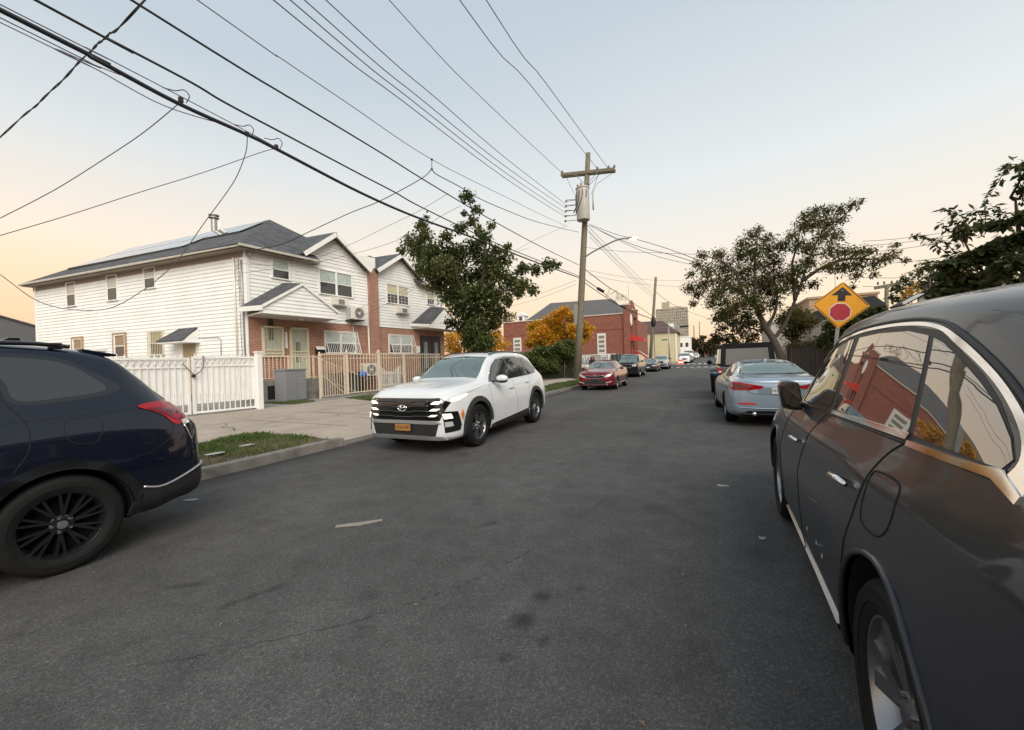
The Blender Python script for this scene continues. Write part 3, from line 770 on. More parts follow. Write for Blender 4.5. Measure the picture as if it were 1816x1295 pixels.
# roof: hip, ridge running away from the street, cross gable to the front
ov = .48
c0 = SW(-.45,ov,EZ); c1 = SW(16.75,ov,EZ); r0 = H(-3.0,3.2,9.22); r1 = H(-13.4,3.2,9.22); c2 = H(-16.75,6.9,EZ); c3 = H(.5,6.5,EZ)
b0 = H(.5,-.48,EZ)
roof_slab('roof_slope', [b0,c1,r1,r0], house); roof_slab('roof_slope', [b0,H(.5,3.1,EZ),H(-.03,3.1,7.045),H(-.03,6.3,7.045),r0], house); roof_slab('roof_slope', [c1,c2,r1], house); roof_slab('roof_slope', [r0,r1,c2,H(-.2,6.5,EZ)], house)
gt = .42
ap = H(gt,4.02,8.30); apb = H(-3.6,4.1,8.36); gl_ = H(gt,1.80,6.60); gr_ = H(gt,6.10,6.80)
roof_slab('gable_roof', [gl_,ap,apb,H(-.4,1.85,6.75)], house, th=.10); roof_slab('gable_roof', [gr_,ap,apb,H(-.6,6.12,6.85)], house, th=.10)
def barge(P, parent, h=.20, t=.05, name='bargeboard'):
    m = MB()
    for i in range(len(P)-1): m.bar(Vector(P[i])-Vector((0,0,h*.5)), Vector(P[i+1])-Vector((0,0,h*.5)), t, h)
    return m.build(name, white_paint, parent)
barge([H(gt+.03,2.32,6.93),H(gt+.03,4.02,8.27)], house); barge([H(gt+.03,4.02,8.27),H(gt+.03,6.10,6.80)], house)
m = MB(); m.poly([H(gt-.02,1.85,6.50),H(gt-.02,4.02,8.05),H(0,4.22,8.10),H(0,2.1,6.55)]); m.poly([H(gt-.02,6.10,6.64),H(gt-.02,4.02,8.05),H(0,4.22,8.10),H(0,6.25,6.64)]); m.build('gable_soffit', soffit_m, house)
m = MB(); m.bar(SW(-.46,ov,EZ-.05),SW(16.75,ov,EZ-.05),.12,.11); m.build('gutter', gut_m, house, bevel=.03)
m = MB(); m.bar(H(.5,-.5,EZ-.05),H(.5,3.1,EZ-.05),.12,.11); m.build('gutter', gut_m, house, bevel=.03)
m = MB(); m.poly([SW(-.4,ov,EZ-.14),SW(16.7,ov,EZ-.14),SW(16.7,0,EZ-.13),SW(-.4,0,EZ-.13)]); m.poly([H(.48,-.45,EZ-.142),H(.48,3.1,EZ-.142),H(0,3.1,EZ-.132),H(0,-.45,EZ-.132)]); m.build('soffit', soffit_m, house)
m = MB(); pt_box(m,SD,-.3,16.6,.0,.03,EZ-.36,EZ-.14); m.build('frieze_board', soffit_m, house)
# solar panels lie on the slope that faces the side street
nrm = (Vector(c1)-Vector(b0)).cross(Vector(r0)-Vector(b0)).normalized(); nrm = nrm if nrm.z > 0 else -nrm
def slope(p, s):
    """point on the side slope: p along the wall, q from eave to ridge"""
    a = Vector(SW(p,ov,EZ)); b = Vector(H(-p,3.2,9.22)); return a+(b-a)*s
solar_m = pm('solar_cell',(.020,.024,.034),.06,coat=1.,spec=.8)
for p0,p1,q0,q1,n in ((5.0,14.4,.30,.86,6),(2.4,5.0,.52,.84,2)):
    for k in range(n):
        for j in range(2 if n > 2 else 1):
            qa = q0+(q1-q0)*j/(2 if n > 2 else 1)+.006; qb = q0+(q1-q0)*(j+1)/(2 if n > 2 else 1)-.006
            a0 = p0+(p1-p0)*k/n+.02; a1 = p0+(p1-p0)*(k+1)/n-.02
            # panels keep inside the hips
            lim = lambda q: 13.5+(16.7-13.5)*(1-q)
            a1m = min(a1, lim(qb)-.4)
            if a1m-a0 < .4: continue
            P = [slope(a0,qa)+nrm*.10,slope(a1m,qa)+nrm*.10,slope(a1m,qb)+nrm*.10,slope(a0,qb)+nrm*.10]
            MB().prism(P,-nrm*.04).build('solar_panel', solar_m, house)
m = MB()
for p0,p1,q in ((5.0,14.6,.29),(2.4,5.0,.51)): m.bar(slope(p0,q)+nrm*.06, slope(p1,q)+nrm*.06, .05,.09)
m.build('panel_rail', black_plastic, house)
# flue and a short vent beside it
m = MB(); b = H(-6.8,3.0,9.0); b = Vector(b)
m.tube([b,b+Vector((0,0,.75))],.14,18); m.lathe([(.10,.75),(.24,.80),(.24,.84),(.16,.88),(.25,.95),(.25,.98),(.0,1.04)],c=b,n=18); m.build('flue', galv, house, smooth=False, angle=R(35))
m = MB(); b2 = b+Vector((.35,.1,-.05)); m.tube([b2,b2+Vector((0,0,.6))],.045,10); m.build('vent_pipe', white_paint, house, smooth=True)
# facade openings
window(FA,1.06,1.80,5.60,6.36,house,1,.5,curt)
window(FA,3.30,5.13,5.20,6.36,house,2,.5,curt)
for (x0,x1,z0,z1) in ((8.87,9.65,5.22,6.44),(12.47,13.25,5.22,6.42)): window(SD,x0,x1,z0,z1,house)
window(SD,5.92,6.70,5.56,6.48,house)
br_fr = pm('brown_frame',(.36,.24,.15),.6,noise=.2,nscale=9)
def grille(f, x0,x1,z0,z1, parent, n, mat, out=.14, lean=0., rails=(0,.5,1), name='security_grille'):
    m = MB()
    for k in range(n+1):
        x = x0+(x1-x0)*k/n; m.tube([f(x,out,z1),f(x,out+lean,z0)],.011,5,False)
    for r in rails: z = z0+(z1-z0)*r; m.bar(f(x0,out+lean*(1-r),z),f(x1,out+lean*(1-r),z),.03,.03)
    for x in (x0,x1): m.bar(f(x,.0,z1),f(x,out,z1),.02); m.bar(f(x,.0,z0),f(x,out+lean,z0),.02); m.bar(f(x,out,z1),f(x,out+lean,z0),.03)
    return m.build(name, mat, parent)
for (x0,x1,z0,z1,mt) in ((12.0,12.85,2.35,3.46,br_fr),(8.35,9.25,2.35,3.48,br_fr)):
    m = MB(); pt_box(m,SD,x0-.09,x1+.09,0,.08,z1,z1+.10); pt_box(m,SD,x0-.09,x0,0,.08,z0,z1); pt_box(m,SD,x1,x1+.09,0,.08,z0,z1); pt_box(m,SD,x0-.09,x1+.09,0,.09,z0-.08,z0); m.build('window_surround', mt, house)
    window(SD,x0+.05,x1-.05,z0+.05,z1-.05,house,1,.5,pm('shade_brown',(.28,.20,.12),.5))
window(SD,5.48,6.40,2.40,3.42,house,1,.5,pm('shade_olive',(.30,.26,.14),.5)); grille(SD,5.40,6.48,2.35,3.48,house,9,pm('cream_iron',(.62,.55,.40),.5),.12)
# small hooded side door
m = MB(); 
for pts_ in ([SD(3.12,.02,3.50),SD(4.42,.02,3.50),SD(4.72,.75,2.92),SD(2.95,.75,2.92)],):
    o = MB().prism(pts_, Vector((0,0,-.06))).build('door_hood', SHINGLE, house); uv_box(o)
for a in (3.0,4.5):
    MB().prism([SD(a,.02,3.44),SD(a,.72,2.88),SD(a,.02,2.84)], ED*.06).build('hood_cheek', white_paint, house)
m = MB(); pt_box(m,SD,2.95,4.7,.0,.73,2.80,2.87); m.build('hood_soffit', white_paint, house)
m = MB(); pt_box(m,SD,3.3,4.1,.02,.05,.5,2.78); m.build('side_door', pm('door_tan',(.36,.27,.17),.5), house)
# barred porch windows / security doors
gold = pm('cream_security',(.62,.55,.40),.45,noise=.08,nscale=10)
def sec_door(x0,x1,z0,z1,split,nb=11):
    d = MB(); pt_box(d,FA,x0,x0+.09,0,.09,z0,z1); pt_box(d,FA,x1-.09,x1,0,.09,z0,z1); pt_box(d,FA,x0,x1,0,.09,z1-.09,z1); pt_box(d,FA,x0+.09,x1-.09,.01,.08,split-.10,split-.05); pt_box(d,FA,x0+.09,x1-.09,.01,.08,split+.06,split+.11); pt_box(d,FA,x0+.09,x1-.09,.01,.08,z0,z0+.08)
    dr = d.build('security_door', gold, house)
    q = MB(); pt_box(q,FA,x0+.08,x1-.08,.005,.015,z0,z1-.05); q.build('curtain', curt if split > 2.4 else curt, dr)
    q = MB()
    for k in range(nb): x = x0+.12+(x1-x0-.24)*k/(nb-1); q.tube([FA(x,.055,z0),FA(x,.055,z1-.08)],.009,5,False)
    for k in range(6):
        x = x0+.15+(x1-x0-.3)*(k+.5)/6; q.tube([FA(x+.045*math.cos(a),.06,split+.005+.045*math.sin(a)) for a in np.linspace(0,2*PI,10)],.007,4,False)
    q.build('bars', gold, dr)
    q = MB(); pt_box(q,FA,x0+(x1-x0)*.30,x0+(x1-x0)*.55,.016,.022,z0+.75 if split>2.2 else z0+.5,z0+1.7); q.build('dark_gap', house_glass, dr)
    return dr
sec_door(.52,1.44,2.05,3.42,2.28); sec_door(1.72,2.62,1.05,3.42,2.22)
m = MB(); pt_box(m,FA,1.53,1.63,.0,.02,2.45,3.2); m.build('house_number_strip', white_paint, house)
window(FA,3.50,5.22,2.28,3.28,house,2,.5,curt); grille(FA,3.42,5.30,2.22,3.36,house,18,white_paint,.10,.32,(0,.45,1))
mb = MB(); mb.prism([FA(2.95,.02,2.20),FA(2.95,.20,2.22),FA(2.95,.20,2.42),FA(2.95,.10,2.55),FA(2.95,.02,2.55)],ES*.42); mbx = mb.build('mailbox', gloss_black, house)
q = MB(); q.prism([FA(2.94,.215,2.41),FA(2.94,.09,2.565),FA(2.94,.05,2.565),FA(2.94,.19,2.41)],ES*.44); q.build('lid', white_paint, mbx)
# porch roof with its own little gable
pt = 1.45
pa = H(pt,1.55,5.22); pl = H(pt,-.13,4.10); pr = H(pt,3.32,4.10); pw = H(.02,1.52,5.42); plw = H(.02,-.30,4.16); prw = H(.02,3.6,4.18)
roof_slab('porch_roof', [pl,pa,pw,plw], house, th=.07); roof_slab('porch_roof', [pr,pa,pw,prw], house, th=.07)
pc, ph = 1.55, 1.72
siding('porch_gable', lambda a,b,c: H(pt-.06+b,a,c), lambda z: max(-.10, 1.55-1.72*(5.15-z)/1.1), lambda z: min(3.25,1.55+1.72*(5.15-z)/1.1), 3.78, 5.13, house, .16)
MB().poly([H(pt-.07,-.10,3.78),H(pt-.07,3.25,3.78),H(pt-.07,3.25,4.08),H(pt-.07,1.55,5.15),H(pt-.07,-.10,4.1)]).build('porch_gable_back', vinyl, house)
m = MB(); m.prism([H(pt-.05,-.15,3.78),H(pt-.05,3.25,3.78),H(.02,3.4,3.78),H(.02,.0,3.78)],(0,0,.07)); m.build('porch_soffit', fascia_m, house)
m = MB(); m.bar(H(pt+.02,-.15,3.98),H(.02,-.32,4.04),.05,.2); m.build('porch_fascia', white_paint, house)
barge([H(pt+.02,1.55,5.22),H(pt+.02,3.34,4.10)], house, .10, .04); barge([H(pt+.02,1.55,5.22),H(pt+.02,-.15,4.1)], house, .10, .04)
MB().ball(H(.7,1.9,3.75),(.11,.11,.06),14,6).build('porch_light', white_paint, house, smooth=True)
# raised stoop with railings
st = MB(); pt_box(st,FA,-.35,2.95,0,1.55,.1,1.05); so = st.build('stoop', kerb_conc, house)
v = MB(); pt_box(v,FA,-.1,.55,1.551,1.556,.3,.85); v.build('stoop_opening', dark_void, so)
for k in range(5):
    q = MB(); pt_box(q,FA,2.95+.26*k,3.21+.26*k,.15,1.35,.1,1.05-.19*(k+1)); q.build('step', kerb_conc, so)
def railing(P, parent, h=.95, n=9, mat=rusty_tan, bars=tan_iron, name='railing'):
    a,b = Vector(P[0]),Vector(P[1]); up = Vector((0,0,1)); m = MB()
    m.bar(a+up*h,b+up*h,.05,.04); m.bar(a+up*.10,b+up*.10,.03,.03)
    o = m.build(name, mat, parent); q = MB()
    for k in range(1,n): p = a+(b-a)*k/n; q.bar(p+up*.1,p+up*h,.02,.02)
    q.build('balusters', bars, o); return o
railing([H(1.5,-.3,1.05),H(1.5,1.9,1.05)], house, .98, 14); railing([H(.1,-.3,1.05),H(1.5,-.3,1.05)], house, .98, 8)
for s in (-.3,.8,1.9): MB().bar(H(1.5,s,1.05),H(1.5,s,2.08),.06).build('railing_post', rusty_tan, house)
railing([H(1.5,1.95,1.05),H(1.5,4.2,.15)], house, .98, 12)
# service cables, meters, downpipe on the corner
m = MB(); m.tube([SW(.62,.09,6.3),SW(.60,.09,4.6),SW(.55,.09,1.2)],.035,8); m.build('downpipe', fascia_m, house, smooth=True)
m = MB(); m.tube([SW(.18,.08,6.15),SW(.16,.08,4.5),SW(.1,.08,1.1)],.03,8); m.build('service_conduit', galv, house, smooth=True)
m = MB(); m.tube([SW(.34,.07,6.2),SW(.36,.07,5.2),SW(.33,.08,3.5),SW(.30,.07,2.0)],.010,6)
for k in range(3): m.tube([SW(.3,.08,6.25-.1*k),SW(.4+.05*k,.15,6.0-.2*k),SW(.2,.12,5.6-.35*k),SW(.25,.08,4.6-.3*k)],.006,4,False)
m.build('service_cables', wire_grey, house)
for k,(p,z) in enumerate(((.45,1.75),(.75,1.75),(1.05,1.75),(1.35,1.75))):
    q = MB(); pt_box(q,SD,p-.11,p+.11,.02,.14,z,z+.36); e = q.build('meter_box', galv, house, bevel=.01)
m = MB(); m.tube([SW(1.6,.06,2.2),SW(1.6,.06,2.9),SW(1.8,.06,3.0),SW(3.0,.06,3.02)],.016,6); m.build('gas_pipe', galv, house, smooth=True)
# air conditioners
def wall_ac(s0,s1,z0,z1,parent,label):
    t = thing('wall_air_conditioner',label,'air conditioner',HO)
    m = MB(); pt_box(m,FA,s0,s1,.0,.34,z0,z1); b = m.build('casing', fascia_m, t, bevel=.015)
    for k in range(7):
        q = MB(); z = z0+.05+(z1-z0-.1)*k/7; pt_box(q,FA,s0+(s1-s0)*.30,s1-(s1-s0)*.28,.341,.352,z,z+.022); q.build('louvre', pm('louvre_grey',(.20,.19,.18),.6), t)
    q = MB(); pt_box(q,FA,s0+.04,s1-.04,.02,.30,z0-.05,z0-.005); q.build('bracket', galv, t)
wall_ac(3.86,4.66,4.66,5.02,house,'cream through-wall air conditioner under the double window beside the outdoor unit')
def split_unit(t0, s0, z0, label, w=.86, h=.66, pos=None):
    t = thing('outdoor_condenser',label,'air conditioner',HO)
    f = lambda a,b,c: H(t0+b,s0+a,z0+c)
    m = MB(); pt_box(m,f,0,w,0,.32,0,h); m.build('casing', fascia_m, t, bevel=.018)
    c = (w*.56,h*.5)
    q = MB()
    for r in (.08,.13,.18,.23,.27): q.tube([f(c[0]+r*math.cos(a),.335,c[1]+r*math.sin(a)) for a in np.linspace(0,2*PI,29)],.007,4,False)
    for k in range(16): a = 2*PI*k/16; q.tube([f(c[0]+.05*math.cos(a),.337,c[1]+.05*math.sin(a)),f(c[0]+.27*math.cos(a+.25),.337,c[1]+.27*math.sin(a+.25))],.005,4,False)
    q.build('fan_guard', pm('guard_grey',(.35,.34,.32),.5), t)
    q = MB(); P = [f(c[0]+.275*math.cos(a),.322,c[1]+.275*math.sin(a)) for a in np.linspace(0,2*PI,30)[:-1]]; q.poly(P); q.build('fan_opening', pm('fan_dark',(.10,.10,.10),.6), t)
    for k in range(3):
        a = 2*PI*k/3+.4; q = MB(); q.poly([f(c[0],.326,c[1]),f(c[0]+.26*math.cos(a),.326,c[1]+.26*math.sin(a)),f(c[0]+.26*math.cos(a+.9),.326,c[1]+.26*math.sin(a+.9))]); q.build('fan_blade', pm('blade_grey',(.25,.25,.25),.5), t)
    q = MB(); pt_box(q,f,w*.56-.05,w*.56+.05,.336,.345,h*.5-.05,h*.5+.05); q.build('hub', white_paint, t)
    q = MB(); pt_box(q,f,.05,w-.05,-.28,.3,-.06,-.005); q.build('bracket', black_plastic, t)
    q = MB()
    for k in range(9): pt_box(q,f,-.006,-.001,.04,.28,.06+.06*k,.09+.06*k)
    q.build('side_fin', pm('fin_grey',(.3,.3,.3),.5), t)
    return t
split_unit(.28,4.62,3.98,'grey fan condenser unit hung on brackets high on the wall above the brick')
split_unit(.55,5.05,1.02,'grey fan condenser unit standing low behind the tan iron fence')
m = MB(); m.tube([FA(5.12,.05,3.9),FA(5.10,.05,3.0),FA(5.12,.05,1.9)],.018,6); m.build('refrigerant_line', white_paint, house, smooth=True)
m = MB(); m.tube([FA(6.05,.1,3.72),FA(6.06,.1,2.2),FA(6.08,.1,1.6)],.045,8); m.build('downpipe', fascia_m, house, smooth=True)

# -------- the other half of the pair
house2 = thing('semi_detached_house','farther white sided house with black twin doors, half hidden by the street tree','house',HO)
bw = core('brick_wall', FA, [(6.80,.1),(12.4,.1),(12.4,3.76),(6.80,3.76)], BRICK, house2); uv_box(bw)
m = MB(); pt_box(m,FA,6.17,6.80,-.3,.13,.1,6.92); o = m.build('brick_pier', BRICK, house2); uv_box(o)
siding('siding', FA, lambda z: 6.80, lambda z: 12.4, 3.76, 6.62, house2)
siding('siding', FA, lambda z: max(6.80,8.62-1.95*(8.1-z)/1.48), lambda z: 8.62+1.95*(8.1-z)/1.48, 6.62, 8.08, house2)
core('gable_wall', FA, [(6.80,6.6),(10.6,6.6),(8.62,8.05)], vinyl, house2)
MB().poly([H(0,12.4,.1),H(0,12.4,6.62),H(-14,12.4,6.62),H(-14,12.4,.1)]).build('side_wall', vinyl, house2)
rA = H(gt,8.40,8.20); rB = H(-3.6,8.62,8.28)
roof_slab('gable_roof', [H(gt,6.55,6.92),rA,rB,H(-.6,6.6,6.92)], house2, th=.10); roof_slab('gable_roof', [H(gt,10.55,6.72),rA,rB,H(-.5,10.6,6.75)], house2, th=.10)
barge([H(gt+.03,6.55,6.92),H(gt+.03,8.40,8.17)], house2); barge([H(gt+.03,8.40,8.17),H(gt+.03,10.55,6.70)], house2)
m = MB(); m.poly([H(gt-.02,6.6,6.72),H(gt-.02,8.40,7.95),H(0,8.62,8.05),H(0,6.8,6.7)]); m.poly([H(gt-.02,10.5,6.52),H(gt-.02,8.40,7.95),H(0,8.62,8.05),H(0,10.6,6.6)]); m.build('gable_soffit', soffit_m, house2)
roof_slab('roof_slope', [H(.45,9.8,6.70),H(.45,12.85,6.66),H(-3.0,9.4,8.7)], house2); roof_slab('roof_slope', [H(.45,12.85,6.66),H(-14.5,12.85,6.66),H(-13,9.4,8.7),H(-3,9.4,8.7)], house2); roof_slab('roof_slope', [H(-1,6.8,6.8),H(-14.5,6.8,6.8),H(-13,9.4,8.7),H(-3,9.4,8.7)], house2)
m = MB(); m.bar(H(.45,9.9,6.63),H(.45,12.8,6.58),.13,.14); m.build('gutter', soffit_m, house2)
m = MB(); pt_box(m,lambda a,b,c: H(b,a,c),6.1,6.85,-3.2,-.1,6.9,7.65); m.build('party_parapet', white_paint, house2)
m = MB(); pt_box(m,lambda a,b,c: H(b,a,c),6.9,8.0,-4.2,-3.2,7.8,8.5); o = m.build('chimney', BRICK, house2); uv_box(o)
window(FA,7.50,9.15,5.22,6.28,house2,2,.5,pm('yellow_curtain',(.55,.50,.36),.4,noise=.2,nscale=14),muntin=True)
window(FA,10.82,11.48,5.50,6.20,house2,1,.5,MATS['yellow_curtain'],muntin=True)
window(FA,7.55,9.30,2.30,3.28,house2,2,.5,curt,muntin=True); grille(FA,7.48,9.38,2.22,3.36,house2,15,white_paint,.10,.38,(0,.45,1))
wall_ac(8.10,8.98,4.64,4.98,house2,'white through-wall air conditioner under the double window of the far house')
for x0 in (10.08,11.06):
    m = MB(); pt_box(m,FA,x0,x0+.88,.0,.06,1.05,3.40); d = m.build('front_door', pm('door_black',(.025,.025,.027),.4), house2)
    q = MB(); pt_box(q,FA,x0+.28,x0+.62,.062,.07,1.3,3.0); q.build('door_glass', pm('door_glass_pale',(.30,.31,.31),.2,coat=.4), d)
    for k in range(4): 
        q = MB(); q.tube([FA(x0+.14+.2*k,.09,1.1),FA(x0+.14+.2*k,.09,3.35)],.012,5); q.build('bar', black_plastic, d)
m = MB(); pt_box(m,FA,9.72,9.95,.0,.12,2.30,2.72); m.build('mailbox', white_paint, house2)
pt2 = 1.2
pa = H(pt2,11.10,5.15); pl = H(pt2,9.75,4.02); pr = H(pt2,13.2,3.85); pw = H(.02,11.1,5.34)
roof_slab('porch_roof', [pl,pa,pw,H(.02,9.35,4.12)], house2, th=.07); roof_slab('porch_roof', [pr,pa,pw,H(0,12.9,4.05)], house2, th=.07)
MB().poly([H(pt2-.05,9.75,3.80),H(pt2-.05,13.0,3.74),H(pt2-.05,13.0,4.0),H(pt2-.05,11.1,5.1),H(pt2-.05,9.75,4.0)]).build('porch_gable_back', vinyl, house2)
siding('porch_gable', lambda a,b,c: H(pt2-.04+b,a,c), lambda z: max(9.76, 11.1-1.35*(5.10-z)/1.05), lambda z: min(13.0,11.05+2.0*(5.10-z)/1.15), 3.78, 5.08, house2, .16)
m = MB(); m.prism([H(pt2,9.75,3.78),H(pt2,13.0,3.74),H(.02,13.0,3.74),H(.02,9.4,3.80)],(0,0,.06)); m.build('porch_soffit', fascia_m, house2)
m = MB(); m.bar(H(pt2+.02,9.74,3.92),H(.02,9.33,4.02),.05,.18); m.build('porch_fascia', white_paint, house2)
m = MB(); pt_box(m,FA,9.6,12.5,0,1.3,.1,1.05); m.build('stoop', kerb_conc, house2)
railing([H(1.3,9.6,1.05),H(1.3,12.4,1.05)], house2, .95, 14, tan_iron, tan_iron)

# ------------------------------------------------------------------ fences and yard
def white_gate(p0, p1, z0, z1, label, tz=0., name='driveway_gate', nb=11):
    t = thing(name, label, 'gate' if 'gate' in name else 'fence', (p0[0],p0[1],0))
    a = Vector((0,0,0)); b = Vector((p1[0]-p0[0],p1[1]-p0[1],0)); L = b.length; d = b/L; n = Vector((d.y,-d.x,0))
    def q(s,o,z): return tuple(d*s+n*o+Vector((0,0,z)))
    m = MB(); m.bar(q(0,0,z1),q(L,0,z1),.05,.06); m.bar(q(0,0,z1-.26),q(L,0,z1-.26),.04,.04); m.bar(q(0,0,z0+.04),q(L,0,z0+.04),.05,.06)
    m.bar(q(.03,0,z0),q(.03,0,z1),.06); m.bar(q(L-.03,0,z0),q(L-.03,0,z1),.06); m.build('frame', white_paint, t)
    for k in range(nb):
        s = .06+(L-.12)*k/nb
        MB().poly([q(s+.006,-.02,z0+.30-tz*k),q(s+(L-.12)/nb-.006,-.02,z0+.30-tz*k),q(s+(L-.12)/nb-.006,-.02,z1-.03),q(s+.006,-.02,z1-.03)]).prism([q(s+.006,-.022,z0+.30-tz*k),q(s+(L-.12)/nb-.006,-.022,z0+.30-tz*k),q(s+(L-.12)/nb-.006,-.022,z1-.03),q(s+.006,-.022,z1-.03)],-n*.012).build('panel', white_paint, t)
        m = MB(); m.bar(q(s+.02,0,z0),q(s+.02,0,z1+.0),.022); m.prism([q(s+.0,-.004,z1+.03),q(s+.04,-.004,z1+.03),q(s+.034,-.004,z1+.10),q(s+.02,-.004,z1+.15),q(s+.006,-.004,z1+.10)],n*.008); m.build('picket', white_paint, t)
    m = MB()
    for k in range(nb):
        s = .06+(L-.12)*(k+.5)/nb; m.tube([q(s-.08,.02,z1-.22),q(s-.02,.02,z1-.06),q(s+.05,.02,z1-.05),q(s+.07,.02,z1-.13),q(s+.03,.02,z1-.17)],.009,5,False)
    m.build('scroll_work', white_paint, t)['kind'] = 'stuff'
    return t
white_gate((-13.95,6.62),(-13.72,8.38),.22,1.93,'right leaf of the white driveway gate, hinged on the end post')
white_gate((-14.0,4.70),(-13.95,6.56),.22,1.90,'left leaf of the white driveway gate, behind the navy SUV')
white_gate((-14.1,1.0),(-14.0,4.60),.22,1.90,'long white fence panel running behind the navy SUV',name='white_fence',nb=22)
t = thing('gate_post','thick white square post at the right end of the driveway gate','post',(-13.68,8.46,0)); MB().box(-.085,.085,-.085,.085,.1,2.08).build('shaft', white_paint, t, bevel=.01); MB().prism([(-.11,-.11,2.08),(.11,-.11,2.08),(.11,.11,2.08),(-.11,.11,2.08)],(0,0,.05)).build('cap', white_paint, t, bevel=.01)
t = thing('gate_post','white square post with flat cap seen just over the navy SUV roof','post',(-14.05,4.63,0)); MB().box(-.085,.085,-.085,.085,.1,2.10).build('shaft', white_paint, t, bevel=.01); MB().box(-.12,.12,-.12,.12,2.10,2.17).build('cap', white_paint, t, bevel=.01)
ch = MB(); P = [(-13.85,6.35,1.75),(-13.84,6.5,1.55),(-13.83,6.62,1.42),(-13.83,6.72,1.45),(-13.84,6.85,1.6),(-13.84,6.90,1.85),(-13.86,6.88,2.0)]; ch.tube(smooth_poly(P,5,False),.014,6); o = ch.build('chain', pm('rust_chain',(.16,.09,.06),.6), None, smooth=True); props(o,'rusty chain with padlock looped through the white driveway gate','chain')
t = o; m = MB(); m.box(-13.86,-13.82,6.56,6.66,1.33,1.42); m.build('padlock', black_plastic, t, bevel=.008)
# tan iron fence: posts and bays
def iron_bay(p0, p1, z0, z1, label, name='iron_fence', n=9, mat=tan_iron, brace=False, cat='fence', group=None):
    t = thing(name, label, cat, (p0[0],p0[1],0), group=group); b = Vector((p1[0]-p0[0],p1[1]-p0[1],0)); L = b.length; d = b/L
    def q(s,z): return tuple(d*s+Vector((0,0,z)))
    for a,b,w in ((q(0,z1),q(L,z1),.05),(q(0,z1-.20),q(L,z1-.20),.03),(q(0,z0+.06),q(L,z0+.06),.05)): MB().bar(a,b,w,w*.9).build('rail', mat, t)
    if brace:
        MB().bar(q(.05,z0+1.0),q(L-.05,z0+.12),.03,.03).build('brace', mat, t)
        for s in (.02,L-.02): MB().bar(q(s,z0),q(s,z1),.06).build('stile', mat, t)
    for k in range(n): s = L*(k+.5)/n; MB().bar(q(s,z0+.06),q(s,z1+.06),.022).build('bar', mat, t)
    m = MB()
    for k in range(n): s = L*(k+.5)/n; m.tube([q(s-.05,z1-.19),q(s+.01,z1-.12),q(s+.05,z1-.03)],.008,4,False)
    m.build('scroll_work', mat, t)['kind'] = 'stuff'
    return t
def ipost(x,y,z0,z1,label,w=.10):
    t = thing('fence_post',label,'post',(x,y,0)); MB().box(-w/2,w/2,-w/2,w/2,z0,z1).build('shaft', tan_iron, t, bevel=.008); MB().box(-w/2-.02,w/2+.02,-w/2-.02,w/2+.02,z1-.10,z1-.06).build('collar', tan_iron, t); MB().ball((0,0,z1+.03),(w*.55,w*.55,.06),10,6).build('finial', tan_iron, t, smooth=True)
FY = [11.95,13.35,15.30,17.15,20.4]; fx = lambda y: -15.0+(y-11.95)*.02
iron_bay((fx(11.95),11.95),(fx(13.2),13.2),.20,2.10,'rusty tan iron pedestrian gate with diagonal brace in front of the steps','iron_gate',10,rusty_tan,True,'gate')
iron_bay((fx(13.45),13.45),(fx(15.2),15.2),.25,2.12,'tan iron fence bay in front of the black bin and low condenser',n=9)
iron_bay((fx(15.4),15.4),(fx(17.1),17.1),.30,2.14,'tan iron fence bay in front of the motorcycle',n=10)
iron_bay((fx(17.2),17.2),(fx(20.4),20.4),.30,2.14,'far tan iron fence bay ending behind the white SUV windscreen',n=18)
ipost(fx(13.33),13.33,.1,2.24,'tan square post right of the rusty gate'); ipost(fx(15.3),15.3,.2,2.26,'tan square post right of the low condenser unit',.13); ipost(fx(17.15),17.15,.2,2.12,'tan square post beside the motorcycle'); ipost(fx(11.9),11.9,.1,2.12,'rusty tan post left of the pedestrian gate',.08)
slab('plinth', [(fx(11.9)-.06,11.9),(fx(11.9)+.08,11.9),(fx(20.4)+.08,20.4),(fx(20.4)-.06,20.4)], .26, kerb_conc, .3)
# white picket panel between the two yards
t = thing('picket_fence','low white picket fence panel with curved top beside the motorcycle','fence',(-15.25,15.75,0))
for k in range(12):
    zt = 1.55-.33*math.sin(PI*min(1,(k+.5)/12*1.1)); MB().box(-.012,.012,-.035,.035,.2,zt).build('picket', white_paint, t, bevel=.004).location = (-.02*k,.16*k,0)
MB().bar((.03,0,.5),(-.25,1.9,.5),.03,.07).build('rail', white_paint, t); MB().bar((.03,0,1.1),(-.25,1.9,1.1),.03,.07).build('rail', white_paint, t)
# grey resin cabinet
t = thing('storage_cabinet','grey plastic storage cabinet standing in front of the stoop railings','cabinet',(-15.30,10.75,.2), R(2)); gp = pm('grey_resin',(.21,.215,.225),.5,noise=.05,nscale=4)
MB().box(-.32,.32,-.48,.46,0,1.24).build('carcass', gp, t, bevel=.02); MB().box(-.35,.35,-.51,.49,1.24,1.31).build('lid', gp, t, bevel=.02)
MB().box(.322,.336,-.46,-.03,.05,1.2).build('door', gp, t, bevel=.006); MB().box(.322,.336,.0,.44,.05,1.2).build('door', gp, t, bevel=.006)
MB().box(.337,.352,.05,.40,.86,.885).build('moulding', pm('grey_light',(.34,.34,.35),.5), t); MB().box(.337,.352,.05,.40,.76,.785).build('moulding', MATS['grey_light'], t); MB().box(-.3,.3,-.45,.43,-.02,.02).build('foot', dark_void, t)
